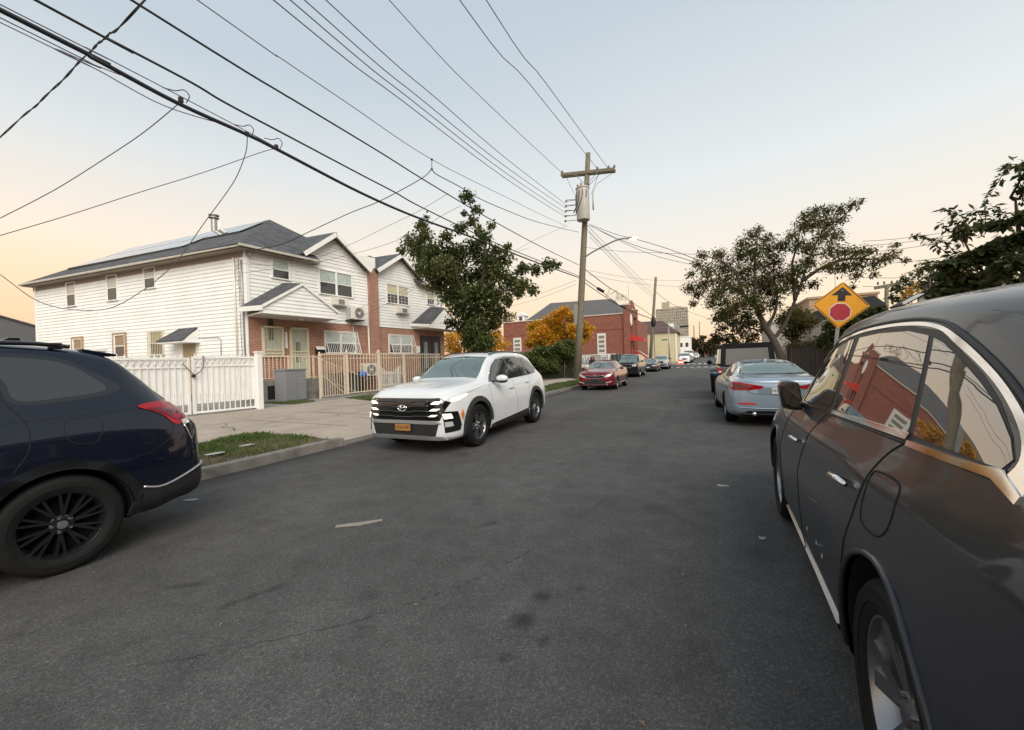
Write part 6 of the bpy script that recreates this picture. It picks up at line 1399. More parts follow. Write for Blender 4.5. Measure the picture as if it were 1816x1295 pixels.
RIGHT_TREE = [(2.35,21.21,7.22,0.21),(2.06,21.05,6.91,0.37),(2.53,20.18,6.42,0.35),(1.63,20.56,6.42,0.37),(-0.0,19.25,5.92,0.27),(0.69,20.86,6.19,0.4),(-0.19,20.19,5.72,0.29),(-0.47,19.44,5.17,0.22),(0.24,18.86,5.15,0.42),(0.96,20.92,5.59,0.5),(1.62,21.27,6.08,0.5),(1.93,18.93,5.73,0.43),(2.65,20.78,6.07,0.41),(3.01,19.77,6.0,0.38),(3.24,19.09,6.18,0.27),(3.73,19.46,6.97,0.27),(3.86,20.7,6.93,0.38),(4.41,20.97,7.5,0.33),(4.3,18.81,6.87,0.25),(5.08,20.3,7.26,0.26),(5.08,18.82,6.92,0.24),(5.82,20.57,7.54,0.13),(4.01,19.56,6.62,0.4),(4.78,20.99,6.91,0.42),(5.26,21.25,7.07,0.32),(4.41,20.01,6.18,0.4),(5.17,21.3,6.46,0.33),(3.48,19.51,5.86,0.41),(3.77,18.9,5.55,0.39),(4.68,20.26,5.63,0.4),(4.75,18.78,5.21,0.32),(5.23,19.21,5.25,0.32),(5.76,19.76,5.3,0.29),(5.56,20.29,4.95,0.34),(4.82,19.11,4.7,0.37),(4.33,18.81,4.71,0.33),(6.27,20.96,5.05,0.3),(6.16,19.52,4.97,0.27),(7.0,21.19,5.73,0.17),(6.9,21.03,5.37,0.21),(6.76,19.68,4.82,0.15),(5.4,19.9,4.46,0.25),(5.99,20.05,4.47,0.17),(5.39,20.37,4.1,0.13),(2.77,20.25,5.45,0.49),(2.15,20.15,5.39,0.51),(1.58,20.31,5.13,0.52),(0.9,21.15,4.99,0.57),(0.07,20.02,4.77,0.45),(-0.55,19.82,4.62,0.34),(-0.23,20.57,4.38,0.29),(0.44,19.32,4.13,0.32),(1.24,19.48,4.31,0.51),(2.02,21.24,4.75,0.54),(2.43,20.05,4.74,0.5),(3.03,20.13,4.8,0.48),(3.28,18.73,4.72,0.39),(3.88,19.78,5.19,0.41),(2.01,20.21,3.97,0.41),(1.38,18.75,3.61,0.34),(0.84,20.3,3.85,0.38),(2.55,20.34,4.18,0.4),(2.83,18.86,4.04,0.36),(3.59,20.33,4.3,0.33),(4.03,19.91,4.3,0.27),(-0.41,20.47,3.99,0.23),(2.14,19.62,3.47,0.39),(1.71,20.54,3.3,0.37),(2.78,20.62,3.71,0.35),(1.17,18.76,3.46,0.39),(1.78,18.86,3.7,0.43),(2.47,20.46,4.44,0.46),(0.66,21.2,4.5,0.46),(3.19,19.35,4.41,0.37),(1.02,19.89,3.3,0.37),(0.34,20.24,3.89,0.34)]
RIGHT_LIMBS = [[(2.97,20.0,0.75),(2.84,20.0,1.46),(2.61,20.0,2.12),(2.37,20.0,2.61),(2.18,20.0,3.09),(1.98,20.0,3.59),(1.58,20.0,4.11),(1.06,20.0,4.53),(0.36,20.0,4.86),(-0.27,20.0,4.55)],[(2.61,20.0,2.12),(2.96,20.0,2.57),(3.22,20.0,3.13),(3.42,20.0,3.69),(3.68,20.0,4.46),(3.83,20.0,5.02),(4.08,20.0,5.66),(4.36,20.0,6.29),(4.78,20.0,6.83),(5.36,20.0,7.22)],[(3.68,20.0,4.46),(4.24,20.0,4.85),(4.83,20.0,5.1),(5.48,20.0,5.12),(6.11,20.0,4.98),(6.71,20.0,4.95)],[(1.98,20.0,3.59),(2.0,20.0,4.42),(2.03,20.0,5.26),(2.1,20.0,6.08),(2.22,20.0,6.78)],[(3.42,20.0,3.69),(3.39,20.0,4.5),(3.36,20.0,5.19),(3.52,20.0,5.86),(3.73,20.0,6.8)],[(1.58,20.0,4.11),(1.34,20.0,4.98),(0.82,20.0,5.66),(0.11,20.0,6.01)],[(2.37,20.0,2.61),(2.68,20.0,3.17),(2.8,20.0,3.87),(2.72,20.0,4.7),(2.69,20.0,5.52)]]
BEHIND_TREE = [(0.79,26.64,3.8,0.58),(1.23,26.73,4.02,0.64),(2.07,26.63,3.38,0.62),(2.63,26.74,3.35,0.54),(0.62,27.19,2.68,0.45),(3.01,26.6,2.99,0.4),(2.33,26.75,2.4,0.48),(1.05,27.54,4.03,0.45),(1.47,26.05,3.38,0.55),(0.94,27.14,3.16,0.44),(1.97,27.47,2.95,0.57),(1.19,26.62,2.54,0.57),(2.33,26.45,3.42,0.41),(0.78,27.61,2.52,0.38),(2.59,26.48,2.69,0.4),(1.6,26.37,2.35,0.42)]
THIN_TREE = [(3.9,23.87,3.45,0.45),(4.44,24.4,3.31,0.45),(4.55,23.2,3.0,0.32),(4.18,23.64,2.79,0.44),(3.73,23.67,2.61,0.34),(3.66,24.67,3.25,0.36),(3.99,23.88,2.27,0.28)]
FENCE_SHRUB = [(4.45,19.57,2.11,0.3),(4.02,18.47,1.88,0.25),(5.08,18.74,2.24,0.28),(5.43,19.24,2.46,0.24),(5.91,19.62,3.03,0.2),(4.94,18.92,2.78,0.24),(4.56,18.56,2.67,0.32),(4.27,18.39,2.48,0.28),(4.75,19.05,2.28,0.33),(4.86,18.51,2.44,0.28),(5.26,19.49,2.91,0.25),(5.52,19.54,2.79,0.25),(4.41,18.49,2.06,0.24),(4.77,18.65,2.05,0.28),(5.71,19.49,2.88,0.2)]
CORNER_TREE = [(3.41,8.7,2.45,0.12),(3.61,8.93,2.64,0.14),(3.15,8.28,2.34,0.08),(3.18,7.98,2.71,0.09),(3.37,8.21,2.76,0.1),(3.74,8.91,2.39,0.16),(3.65,8.18,2.34,0.14),(3.29,8.28,2.31,0.1),(3.42,8.38,2.67,0.15),(3.6,8.39,2.82,0.16),(3.77,8.37,2.88,0.17),(4.29,9.09,3.1,0.19),(3.93,8.02,2.98,0.13),(3.74,7.81,2.59,0.17),(4.17,9.12,2.62,0.2),(3.9,9.03,2.58,0.2),(3.77,9.18,2.49,0.15),(4.14,8.41,2.75,0.16),(4.49,9.13,2.49,0.15),(3.53,9.1,2.34,0.1),(3.42,8.11,3.26,0.05),(3.75,8.84,3.27,0.07),(3.95,8.97,3.39,0.05),(3.98,8.73,3.35,0.08),(4.04,8.53,3.31,0.07),(3.99,8.2,3.29,0.06),(4.12,8.28,3.39,0.07),(4.05,8.12,3.67,0.05),(3.94,7.9,3.8,0.04),(4.29,8.62,4.16,0.04)]
DARK_TREE = [(8.05,21.57,4.84,0.27),(8.18,22.62,4.75,0.22),(7.28,21.09,4.29,0.24),(7.6,22.81,4.2,0.23),(7.34,22.39,3.71,0.23),(8.51,22.85,4.25,0.29),(8.79,22.79,4.56,0.29)]
GOLD_TREE = [(8.57,24.64,4.21,0.28),(8.6,24.12,4.4,0.27),(8.46,23.22,3.96,0.22),(8.36,24.39,3.93,0.24)]
SHOOTS = [[(3.35,8.2,2.82),(3.2,8.2,3.0),(3.11,8.2,3.1),(3.0,8.2,3.2),(2.92,8.2,3.21)],[(3.47,8.2,2.97),(3.39,8.2,3.26),(3.33,8.2,3.48),(3.25,8.2,3.57)],[(3.65,8.2,3.08),(3.7,8.2,3.31),(3.7,8.2,3.56),(3.78,8.2,3.71)],[(3.68,8.2,3.28),(3.61,8.2,3.46),(3.54,8.2,3.44)],[(3.8,8.2,3.76),(3.86,8.2,3.88),(3.91,8.2,4.0),(3.97,8.2,4.08)],[(3.82,8.2,3.12),(3.85,8.2,3.35),(3.77,8.2,3.5)],[(4.08,8.2,3.5),(4.06,8.2,3.7),(4.04,8.2,3.89),(4.08,8.2,4.08)],[(3.45,8.2,3.04),(3.28,8.2,3.28),(3.25,8.2,3.35)],[(3.53,8.2,3.24),(3.46,8.2,3.39),(3.38,8.2,3.52)],[(3.37,8.2,2.88),(3.27,8.2,3.07),(3.17,8.2,3.12)],[(3.93,8.2,3.17),(3.91,8.2,3.34),(3.82,8.2,3.42)]]
YELLOW_TREE = [(-12.7,39.02,6.63,0.64),(-13.69,39.4,6.22,0.85),(-15.07,40.49,5.86,0.79),(-16.13,40.07,5.53,0.7),(-16.81,39.74,5.27,0.51),(-12.89,41.32,6.14,0.77),(-14.05,40.34,5.22,1.06),(-15.14,39.52,4.69,0.97),(-16.34,39.26,4.19,0.8),(-17.65,41.08,3.57,0.63),(-14.53,39.93,3.93,1.06),(-13.27,40.85,4.46,1.05),(-12.09,39.56,4.85,0.73),(-10.86,39.09,5.18,0.53),(-10.7,40.1,4.62,0.54),(-11.23,40.95,3.98,0.65),(-11.25,39.01,3.36,0.53),(-10.45,40.88,4.83,0.36),(-13.84,41.27,3.2,0.88),(-16.33,40.92,3.5,0.82),(-12.38,40.97,3.67,0.76)]
GOLD_BUSH = [(-17.81,26.02,3.55,0.94),(-17.82,27.26,4.06,0.8),(-19.01,27.73,2.98,0.84),(-16.32,26.1,3.25,0.9),(-17.57,26.54,2.57,0.73),(-14.09,26.54,3.57,0.67),(-14.0,27.05,2.95,0.77),(-14.22,26.85,4.46,0.48),(-14.83,26.95,2.77,0.69)]
CHURCH_TREE = [(-47.73,96.11,14.53,1.68),(-44.26,93.01,13.66,1.6),(-47.99,93.22,13.24,1.65),(-46.18,93.51,12.38,1.96)]
FAR_TREES = [(-3.56,143.99,5.49,1.35),(-2.16,143.09,6.68,1.49),(-5.04,157.6,4.7,1.48),(-1.68,155.67,5.11,1.61),(-5.79,143.38,3.72,1.19),(-0.26,150.03,3.96,1.37),(0.96,147.05,5.36,1.33),(2.15,147.03,6.41,1.49),(1.41,147.62,3.48,1.33),(2.86,152.35,4.25,1.53),(-0.69,151.39,7.87,1.04)]
W_B0 = [(-7.9,1.8,6.13),(-7.9,2.62,6.1),(-7.9,3.68,6.03),(-7.9,4.84,6.07),(-7.9,5.53,6.06),(-7.9,7.67,5.99),(-7.9,9.92,6.06),(-7.9,13.28,6.33),(-7.9,19.19,6.72),(-7.9,27.87,7.39)]
W_B1 = [(-7.9,1.8,6.2),(-7.9,2.59,6.2),(-7.9,3.77,6.17),(-7.9,4.84,6.13),(-7.9,5.53,6.09)]
W_B2 = [(-7.9,1.8,6.03),(-7.9,2.27,5.97),(-7.9,2.71,5.95),(-7.9,3.5,5.88),(-7.9,4.45,6.06)]
W_B3 = [(-7.9,1.8,5.97),(-7.9,2.25,5.96),(-7.9,2.95,6.04)]
W_B4 = [(-7.9,2.1,6.5),(-7.9,2.81,6.5),(-7.9,3.9,6.51),(-7.9,4.44,6.47),(-7.9,5.67,6.47),(-7.9,7.73,6.47),(-7.9,8.94,6.48),(-7.9,10.44,6.46),(-7.9,16.23,6.67),(-7.9,27.88,7.51)]
W_B5 = [(-7.9,3.12,7.31),(-7.9,5.56,7.32),(-7.9,5.88,7.33),(-7.9,8.43,7.38),(-7.9,10.18,7.38),(-7.9,13.27,7.44),(-7.9,16.3,7.55),(-7.9,20.47,7.77),(-7.9,27.68,8.28)]
W_B6 = [(-7.9,4.04,8.05),(-7.9,5.6,8.06),(-7.9,7.25,8.11),(-7.9,10.77,8.23),(-7.9,16.4,8.99),(-7.9,20.63,9.58),(-8.84,28.3,11.35)]
W_E1 = [(-7.9,5.46,9.19),(-7.9,9.44,9.37),(-7.9,16.46,9.84),(-8.94,28.3,12.07)]
W_E2 = [(-7.9,5.85,9.5),(-7.9,9.91,9.64),(-7.9,16.48,10.1),(-8.93,28.3,12.36)]
W_E3 = [(-7.9,6.2,9.78),(-7.9,10.45,9.95),(-7.9,16.5,10.39),(-8.92,28.3,12.73)]
W_E4 = [(-7.9,6.78,10.25),(-7.9,11.33,10.46),(-7.9,16.53,10.79),(-8.91,28.3,13.01)]
W_A1 = [(-8.9,10.11,13.35),(-8.9,16.44,13.71),(-8.9,27.56,15.02)]
W_A2 = [(-6.1,9.89,11.99),(-6.1,15.11,12.75),(-6.1,26.67,14.21)]
W_A3 = [(-5.5,10.39,12.14),(-5.5,15.46,12.77),(-5.5,26.84,14.25)]
S_CAT = [(-7.96,3.32,7.5),(-9.44,3.35,7.5),(-10.36,3.37,7.5),(-12.61,3.45,7.5),(-15.66,3.49,7.5)]
S2 = [(-7.9,3.73,6.08),(-8.93,3.65,5.83),(-9.95,3.52,5.6),(-10.97,3.08,5.01),(-12.0,2.64,4.53)]
S3 = [(-7.9,5.43,6.06),(-8.82,5.77,6.43),(-9.74,4.97,5.83),(-10.66,4.25,5.34),(-11.58,3.42,4.75),(-12.5,2.74,4.31)]
S4 = [(-7.9,4.82,6.02),(-8.29,5.02,5.92),(-8.68,5.06,5.55),(-9.08,5.04,5.24),(-9.47,4.82,4.64),(-9.86,4.55,3.92),(-10.25,4.41,3.57),(-10.65,4.18,3.21),(-11.04,3.86,2.88),(-11.43,3.57,2.82),(-11.82,3.28,2.89),(-12.22,3.08,3.07),(-12.61,2.92,3.37),(-13.0,2.83,3.62)]
S5 = [(-7.9,10.75,7.91),(-9.38,12.02,8.42),(-10.87,11.51,7.75),(-12.35,11.37,7.52),(-13.83,10.72,6.87),(-15.32,10.58,6.58),(-16.8,9.83,6.28)]
S5b = [(-7.9,10.75,7.91),(-7.9,11.03,7.84),(-7.9,12.32,7.96),(-7.9,13.82,8.04),(-7.9,16.36,8.39),(-7.9,19.76,8.94),(-7.9,25.16,10.07),(-7.9,28.08,10.71)]
S6 = [(-7.9,11.66,7.45),(-9.17,13.01,8.04),(-10.44,13.12,7.77),(-11.71,12.85,7.36),(-12.99,12.2,6.7),(-14.26,11.43,6.09),(-15.53,10.7,5.79),(-16.8,9.88,5.84)]
S7 = [(-7.9,12.43,7.28),(-9.38,13.19,7.39),(-10.87,13.42,7.07),(-12.35,13.16,6.72),(-13.83,12.66,6.41),(-15.32,12.13,6.18),(-16.8,9.87,5.45)]
S8 = [(-7.9,18.72,7.28),(-9.42,16.27,6.12),(-10.94,14.37,5.18),(-12.46,13.87,4.46),(-13.98,13.32,3.82),(-15.5,13.13,3.61)]
S9 = [(-7.9,25.18,10.34),(-9.42,23.47,9.21),(-10.94,21.66,7.95),(-12.46,18.41,6.66),(-13.98,16.89,5.66),(-15.5,14.79,4.51)]
R1 = [(-7.25,28.5,11.29),(-5.18,27.0,9.83),(-3.61,26.0,8.93),(-1.83,24.0,7.64),(-0.12,22.0,6.27)]
R2 = [(-7.25,28.5,11.21),(-5.19,27.0,9.61),(-3.29,26.0,8.36),(-1.55,24.0,7.22),(-0.13,22.0,6.1)]
R3 = [(-7.05,28.5,11.09),(-5.17,30.0,10.04),(-3.35,33.0,9.51),(-1.05,36.0,9.17),(2.42,40.0,8.94)]
R4 = [(-7.51,28.5,9.66),(-4.85,27.0,8.62),(-1.91,25.0,7.6),(0.4,23.0,6.7),(1.96,21.0,6.01)]
P0 = [(-7.49,28.6,11.07),(-7.33,31.94,10.91),(-7.16,36.17,10.77),(-6.97,41.69,10.69),(-6.75,49.2,10.68),(-6.48,60.0,10.77)]
P1 = [(-7.4,28.6,11.26),(-7.24,31.94,11.12),(-7.05,36.17,11.01),(-6.85,41.69,10.96),(-6.61,49.2,10.99),(-6.31,60.0,11.16)]
P2 = [(-7.34,28.6,10.76),(-7.19,31.94,10.59),(-7.03,36.17,10.44),(-6.86,41.69,10.34),(-6.66,49.2,10.31),(-6.41,60.0,10.37)]
P3 = [(-7.26,28.6,10.42),(-7.13,31.94,10.24),(-6.98,36.17,10.09),(-6.82,41.69,9.98),(-6.64,49.2,9.93),(-6.42,60.0,9.97)]
P4 = [(-7.76,28.5,8.18),(-6.92,33.0,7.4),(-6.76,37.0,7.39),(-6.64,60.0,7.58)]
P5 = [(-7.79,28.5,7.45),(-7.39,32.0,7.07),(-7.08,40.0,6.58),(-6.66,60.0,7.17)]
P6 = [(-7.8,28.5,7.2),(-7.27,32.0,6.69),(-6.92,40.0,6.4),(-6.66,60.0,7.09)]
P7 = [(-6.09,60.0,10.97),(-4.73,70.0,10.37),(-1.84,90.0,10.44),(6.9,120.0,9.1)]
P8 = [(-7.35,28.5,7.97),(-5.81,32.0,8.0),(-4.13,40.0,8.88),(-0.83,45.0,9.3)]
P9 = [(-7.36,28.5,7.64),(-4.97,32.0,7.38),(-2.66,40.0,8.13),(-0.33,45.0,8.43)]
Q0 = [(-8.34,28.5,7.39),(-11.7,30.0,7.01),(-16.23,33.0,7.13)]
Q1 = [(-8.35,28.5,7.1),(-11.71,30.0,6.64),(-16.25,33.0,6.61)]
T0 = [(7.34,26.0,7.06),(8.85,26.0,6.96),(11.22,26.0,7.01)]
T1 = [(7.34,26.0,6.83),(8.84,26.0,6.75),(11.21,26.0,6.83)]
T2 = [(7.33,26.0,6.49),(8.84,26.0,6.45),(11.21,26.0,6.57)]
T3 = [(7.32,26.0,5.92),(8.83,26.0,5.79),(11.19,26.0,5.84)]
T4 = [(7.31,26.0,5.24),(8.81,26.0,5.04),(11.18,26.0,5.05)]
T5 = [(7.3,26.0,4.78),(8.8,26.0,4.63),(11.17,26.0,4.69)]
# ------------------------------------------------------------------ poles, lamps, signs
def utility_pole():
    t = thing('utility_pole','tall weathered wooden utility pole with double crossarm, transformer and lit street lamp','utility pole',(-8.51,28.57,0))
    up = Vector((1.32,0,16.28)); D = lambda z: Vector((1.32*(z-.14)/16.28,0,z))
    m = MB(); m.tube([D(-.2),D(4),D(8),D(12),D(16.42)],[.27,.25,.225,.20,.17],14); m.build('shaft', wood_pole, t, smooth=True)
    ax = Vector((1,0,-.131)).normalized(); c = D(15.02)
    for dy in (-.16,.16):
        m = MB(); m.bar(c-ax*1.95+Vector((0,dy,0)),c+ax*2.0+Vector((0,dy,0)),.12,.22); m.build('crossarm', wood_pole, t, bevel=.012)
    for s in (-1,1):
        for dy in (-.2,.2): MB().bar(c+ax*s*.85+Vector((0,dy,-.08)),D(14.1)+Vector((0,dy,0)),.05,.02).build('arm_brace', galv, t)
    for s in (-1.9,.75,1.55,1.95):
        q = MB(); b = c+ax*s; q.tube([b,b+Vector((0,0,.22))],.02,6); q.lathe([(.05,.16),(.09,.2),(.09,.26),(.05,.28),(.07,.34),(0,.38)],c=b,n=12); q.build('insulator', pm('porcelain_brown',(.12,.08,.06),.25,coat=.6), t)
    tc = D(12.6)+Vector((-.02,-.62,0)); can = pm('transformer_grey',(.42,.41,.37),.4,noise=.08,nscale=3)
    m = MB(); m.lathe([(0,-1.15),(.44,-1.15),(.46,-1.1),(.46,1.05),(.50,1.07),(.50,1.12),(.42,1.2),(0,1.26)],c=tc,n=26); x = m.build('transformer', can, t, angle=R(35))
    for a in (-60,0,60,180):
        q = MB(); b = tc+Vector((.34*math.sin(R(a)),-.34*math.cos(R(a)),1.15)); q.tube([b,b+Vector((0,0,.3))],.035,8); q.lathe([(.07,.05),(.09,.09),(.05,.12),(.08,.17),(.05,.2)],c=b,n=10); q.build('bushing', pm('porcelain_grey',(.25,.22,.2),.3), x)
    for k in range(4): 
        q = MB(); a = R(-50+33*k); b = tc+Vector((.47*math.sin(a),-.47*math.cos(a),.85)); q.tube([b,b+Vector((0,-.05,-.4)),b+Vector((-.12*k,-.06,-1.0)),b+Vector((-.3-.1*k,-.0,-1.5))],.02,5); q.build('jumper', wire_mat, x)
    for dx in (-.62,.62):
        q = MB(); b = D(12.9)+Vector((dx,-.35,0)); q.tube([b+Vector((0,0,.55)),b+Vector((0,0,-.75))],.055,8); q.build('cutout_fuse', can, t, smooth=True)
        q = MB(); q.tube([b+Vector((0,0,.5)),b+Vector((dx*.5,.1,1.1)),c+ax*(2.0 if dx > 0 else -1.6)+Vector((0,0,-.1))],.014,5,False); q.build('jumper', wire_mat, t)
    q = MB(); q.tube([b+Vector((-.1,0,.4)),b+Vector((.15,0,1.0)),c+ax*.9],.014,5,False); q.build('jumper', wire_mat, t)
    q = MB()
    for k in range(5):
        z = 13.15-.36*k; q.tube([D(z)+Vector((-.15,-.2,0)),D(z)+Vector((-.7,-.26,.0)),D(z)+Vector((-1.45,-.27,.06))],.022,6); q.lathe([(.06,-.07),(.08,-.03),(.05,0),(.08,.03),(.06,.07)],c=D(z)+Vector((-1.4,-.27,.06)),n=10)
    q.bar(D(13.5)+Vector((-.5,-.25,0)),D(11.6)+Vector((-.5,-.25,0)),.05); q.build('spool_rack', galv, t)
    q = MB()
    for k in range(4):
        z = 13.4-.38*k; q.tube([D(z)+Vector((-1.35,-.27,-.1)),D(z)+Vector((-.7,-.5,-.3)),D(z)+Vector((0,-.75,-.1)),D(z)+Vector((.25,-.6,.5))],.017,5,False)
    q.build('jumper', wire_mat, t)
    MB().box(-.3,.0,-.18,.14,5.0,6.5).build('cable_box', galv, t, bevel=.02).location = D(.0)+Vector((.25,0,-.9))
    # street lamp arm
    lp = [D(8.9),D(9.05)+Vector((.6,-.1,.15)),D(9.45)+Vector((1.7,-.3,.10)),D(9.72)+Vector((2.6,-.4,.05)),D(9.72)+Vector((3.2,-.45,.0))]
    m = MB(); m.tube(smooth_poly([tuple(p) for p in lp],6,False),.055,8); a = m.build('lamp_arm', galv, t, smooth=True)
    h = lp[-1]; m = MB(); m.ball(h+Vector((.25,0,0)),(.36,.16,.10),14,8); hd = m.build('lamp_head', pm('lamp_grey',(.5,.48,.44),.4), t, smooth=True)
    m = MB(); m.ball(h+Vector((.42,0,-.06)),(.23,.15,.09),12,8); m.build('lamp_lens', pm('lamp_glow',(1,.85,.6),.3,emit=(1,.78,.45),estr=14), t, smooth=True)
    l = bpy.data.lights.new('street_lamp_light','POINT'); l.energy = 60; l.color = (1,.78,.5); l.shadow_soft_size = .15
    lo = bpy.data.objects.new('street_lamp_light', l); COL.objects.link(lo); lo.parent = t; lo.location = h+Vector((.45,0,-.25))
utility_pole()
def plain_pole(name,label,x,y,h,lean=0,r=.16,z0=None,arm=None,mat=wood_pole):
    t = thing(name,label,'utility pole',(x,y,gz(y) if z0 is None else z0)); m = MB(); m.tube([(0,0,-.2),(lean*.5,0,h*.5),(lean,0,h)],[r,r*.85,r*.7],12); m.build('shaft', mat, t, smooth=True)
    if arm:
        MB().bar((lean-arm*.5,0,h-.12),(lean+arm*.5,0,h+.02),.12,.18).build('crossarm', mat, t)
        for s in (-.35,-.1,.2,.42): MB().lathe([(.03,0),(.06,.08),(.04,.12),(.05,.16),(0,.18)],c=(lean+arm*s,0,h+.05),n=8).build('insulator', MATS['porcelain_brown'], t)
    return t
t = plain_pole('utility_pole','second wooden pole, bare topped with a cable bundle, before the crosswalk',-7.15,60,13.0,1.2,.24)
MB().ball((.72,-.2,6.7),(.35,.3,.75),12,8).build('cable_splice', wire_mat, t, smooth=True)
plain_pole('utility_pole','short brown pole with a single crossarm above the wooden fence on the right',9.35,30,5.25,.14,.13,0,1.1)
plain_pole('utility_pole','distant pale pole left of the far green trees',-3.2,150,11,.1,.2); plain_pole('utility_pole','distant pole with thin top beside the pink brick block',-1.9,180,14,.3,.2)
# traffic mast with signal arm, street name sign
t = thing('traffic_mast','grey steel mast with horizontal signal arm at the crossing','traffic mast',(-6.1,82,gz(82))); m = MB(); m.tube([(0,0,0),(0,0,7.2)],.12,10); m.tube([(-1.6,0,7.0),(0,0,7.1),(3.6,0,7.1)],.07,8); m.build('mast', galv, t, smooth=True)
MB().box(2.0,3.5,-.2,.2,6.85,7.25).build('signal_head', black_plastic, t, bevel=.03); MB().box(-1.3,-.3,-.02,.02,4.6,4.85).build('street_sign', pm('sign_green',(.02,.16,.08),.5), t)
# stop-ahead sign
def sign():
    t = thing('warning_sign','yellow diamond stop ahead sign with black arrow and red octagon on a steel post','road sign',(2.72,12.2,.13), R(4), rot=(0,R(6.5),R(4)))
    hs = .76; r2 = hs*math.sqrt(2)/2*1.0; zc = 2.50
    yl = pm('sign_yellow',(.78,.34,.012),.45,noise=.06,nscale=6); bk = pm('sign_black',(.012,.012,.012),.5); rd = pm('sign_red',(.40,.025,.04),.45,noise=.08,nscale=10); wt = pm('sign_white',(.72,.66,.58),.5)
    def dia(r, rc, y, th):
        P = []
        for k in range(4):
            a = PI/2*k; c = Vector((math.cos(a)*(r-rc*1.414),0,math.sin(a)*(r-rc*1.414)))
            for j in range(5): b = a-PI/4+PI/2*j/4; P.append((c.x+rc*math.cos(b),y,zc+c.z+rc*math.sin(b)))
        return MB().prism(P,(0,th,0))
    R1 = .575
    dia(R1,.04,-.004,.006).build('panel', yl, t); dia(R1+.0,.04,.003,.004).build('backing', galv, t)
    # black border as a frame of strips
    m = MB(); ro,ri = R1-.022,R1-.042
    for k in range(4):
        a,b = PI/2*k,PI/2*(k+1); e = .03
        A = Vector((math.cos(a),0,math.sin(a))); B = Vector((math.cos(b),0,math.sin(b)))
        p = [A*ro+(B-A)*e*ro,B*ro+(A-B)*e*ro,B*ri+(A-B)*e*ri,A*ri+(B-A)*e*ri]
        m.prism([(q.x,-.0085,zc+q.z) for q in p],(0,.004,0))
    m.build('border', bk, t)
    m = MB(); m.prism([(-.075,-.0085,zc+.10),(.075,-.0085,zc+.10),(.075,-.0085,zc+.24),(.205,-.0085,zc+.24),(0,-.0085,zc+.445),(-.205,-.0085,zc+.24),(-.075,-.0085,zc+.24)],(0,.004,0)); m.build('arrow', bk, t)
    oc = lambda r,y: [(r*math.cos(PI/8+PI/4*k),y,zc-.165+r*math.sin(PI/8+PI/4*k)) for k in range(8)]
    MB().prism(oc(.235,-.0085),(0,.004,0)).build('octagon_border', wt, t); MB().prism(oc(.215,-.012),(0,.003,0)).build('octagon', rd, t)
    for z in (zc+.36,zc-.36): MB().lathe([(0,-.012),(.012,-.012),(.012,.0),(0,.0)],c=(0,-.006,z),axis='y',n=10).build('bolt', galv, t)
    m = MB(); m.box(-.035,-.025,.01,.05,0,3.0); m.box(.025,.035,.01,.05,0,3.0); m.box(-.025,.025,.01,.018,0,3.0); m.build('post', galv, t)
sign()
# safety barrier by the far crosswalk
t = thing('a_frame_barrier','small orange and white A-frame barrier standing at the crosswalk','barrier',(-3.9,77.5,gz(77.5))); o1 = pm('barrier_orange',(.65,.12,.03),.5); w1 = white_paint
for sg in (-1,1):
    for k in range(4):
        z0,z1 = .3*k,.3*k+.3; f = lambda z: .5*(1-z/1.3)+.12
        MB().poly([(-f(z0),sg*.35*(1-z0/1.2),z0),(f(z0),sg*.35*(1-z0/1.2),z0),(f(z1),sg*.35*(1-z1/1.2),z1),(-f(z1),sg*.35*(1-z1/1.2),z1)]).build('band', (o1,w1,o1,w1)[k], t)
# ------------------------------------------------------------------ cables
def cable(name, label, P, r, mat=wire_mat, group=None, cat='cable', k=5, ext=None, n=6):
    P = [Vector(p) for p in P]
    if ext is not None:     # run on past the frame to the pole behind the viewer
        a,b = P[0],P[1]; d = (a-b).normalized(); L = abs((ext-a.y)/d.y) if abs(d.y) > .1 else 6
        e = a+d*L; e.z = a.z+.15; P = [e]+P
    Q = smooth_poly([tuple(p) for p in P],k,False); m = MB(); m.tube(Q, r, n); o = m.build(name, mat, None, smooth=True); props(o, label, cat, group); return o
g1 = 'telephone cables on the left of the street'; g2 = 'bare power wires running to the crossarm pole'; g3 = 'service drops to the houses'
cable('cable','thickest black cable bundle crossing the upper left corner down to the pole',W_B0,.034,ext=-9)
cable('cable','thin wire just above the thickest black bundle',W_B1,.008,wire_grey,g1,ext=-9); cable('cable','thin slack wire below the thickest black bundle',W_B2,.008,wire_grey,g1,ext=-9); cable('cable','short thin wire joining the thickest bundle from below',W_B3,.007,wire_grey,g1,ext=-9)
cable('cable','middle black cable, second of the three heavy ones from the left corner',W_B4,.019,ext=-9); cable('cable','upper black cable, passing highest of the three heavy ones',W_B5,.019,ext=-9); cable('cable','thin grey wire above the heavy black cables, carrying the hanging clamp',W_B6,.010,wire_grey,ext=-9)
for k,(w,l) in enumerate(((W_E1,'lowest of the four parallel wires ending at the spool rack'),(W_E2,'second lowest of the four parallel wires ending at the spool rack'),(W_E3,'second highest of the four parallel wires ending at the spool rack'),(W_E4,'highest of the four parallel wires ending at the spool rack'))): cable('power_wire',l,w,.013,wire_grey,g2,ext=-9)
for w,l in ((W_A1,'thin wire ending at the left tip of the crossarm'),(W_A2,'thin wire ending near the middle of the crossarm'),(W_A3,'thin wire ending at the right tip of the crossarm')): cable('power_wire',l,w,.014,wire_grey,g2,ext=-9)
A0 = Vector(S_CAT[0])+(Vector(S_CAT[0])-Vector(S_CAT[1]))*6+Vector((0,0,.5)); A1 = Vector(S_CAT[-1])+(Vector(S_CAT[-1])-Vector(S_CAT[-2]))*4
P = smooth_poly([tuple(A0)]+S_CAT+[tuple(A1)],12,False); m = MB()
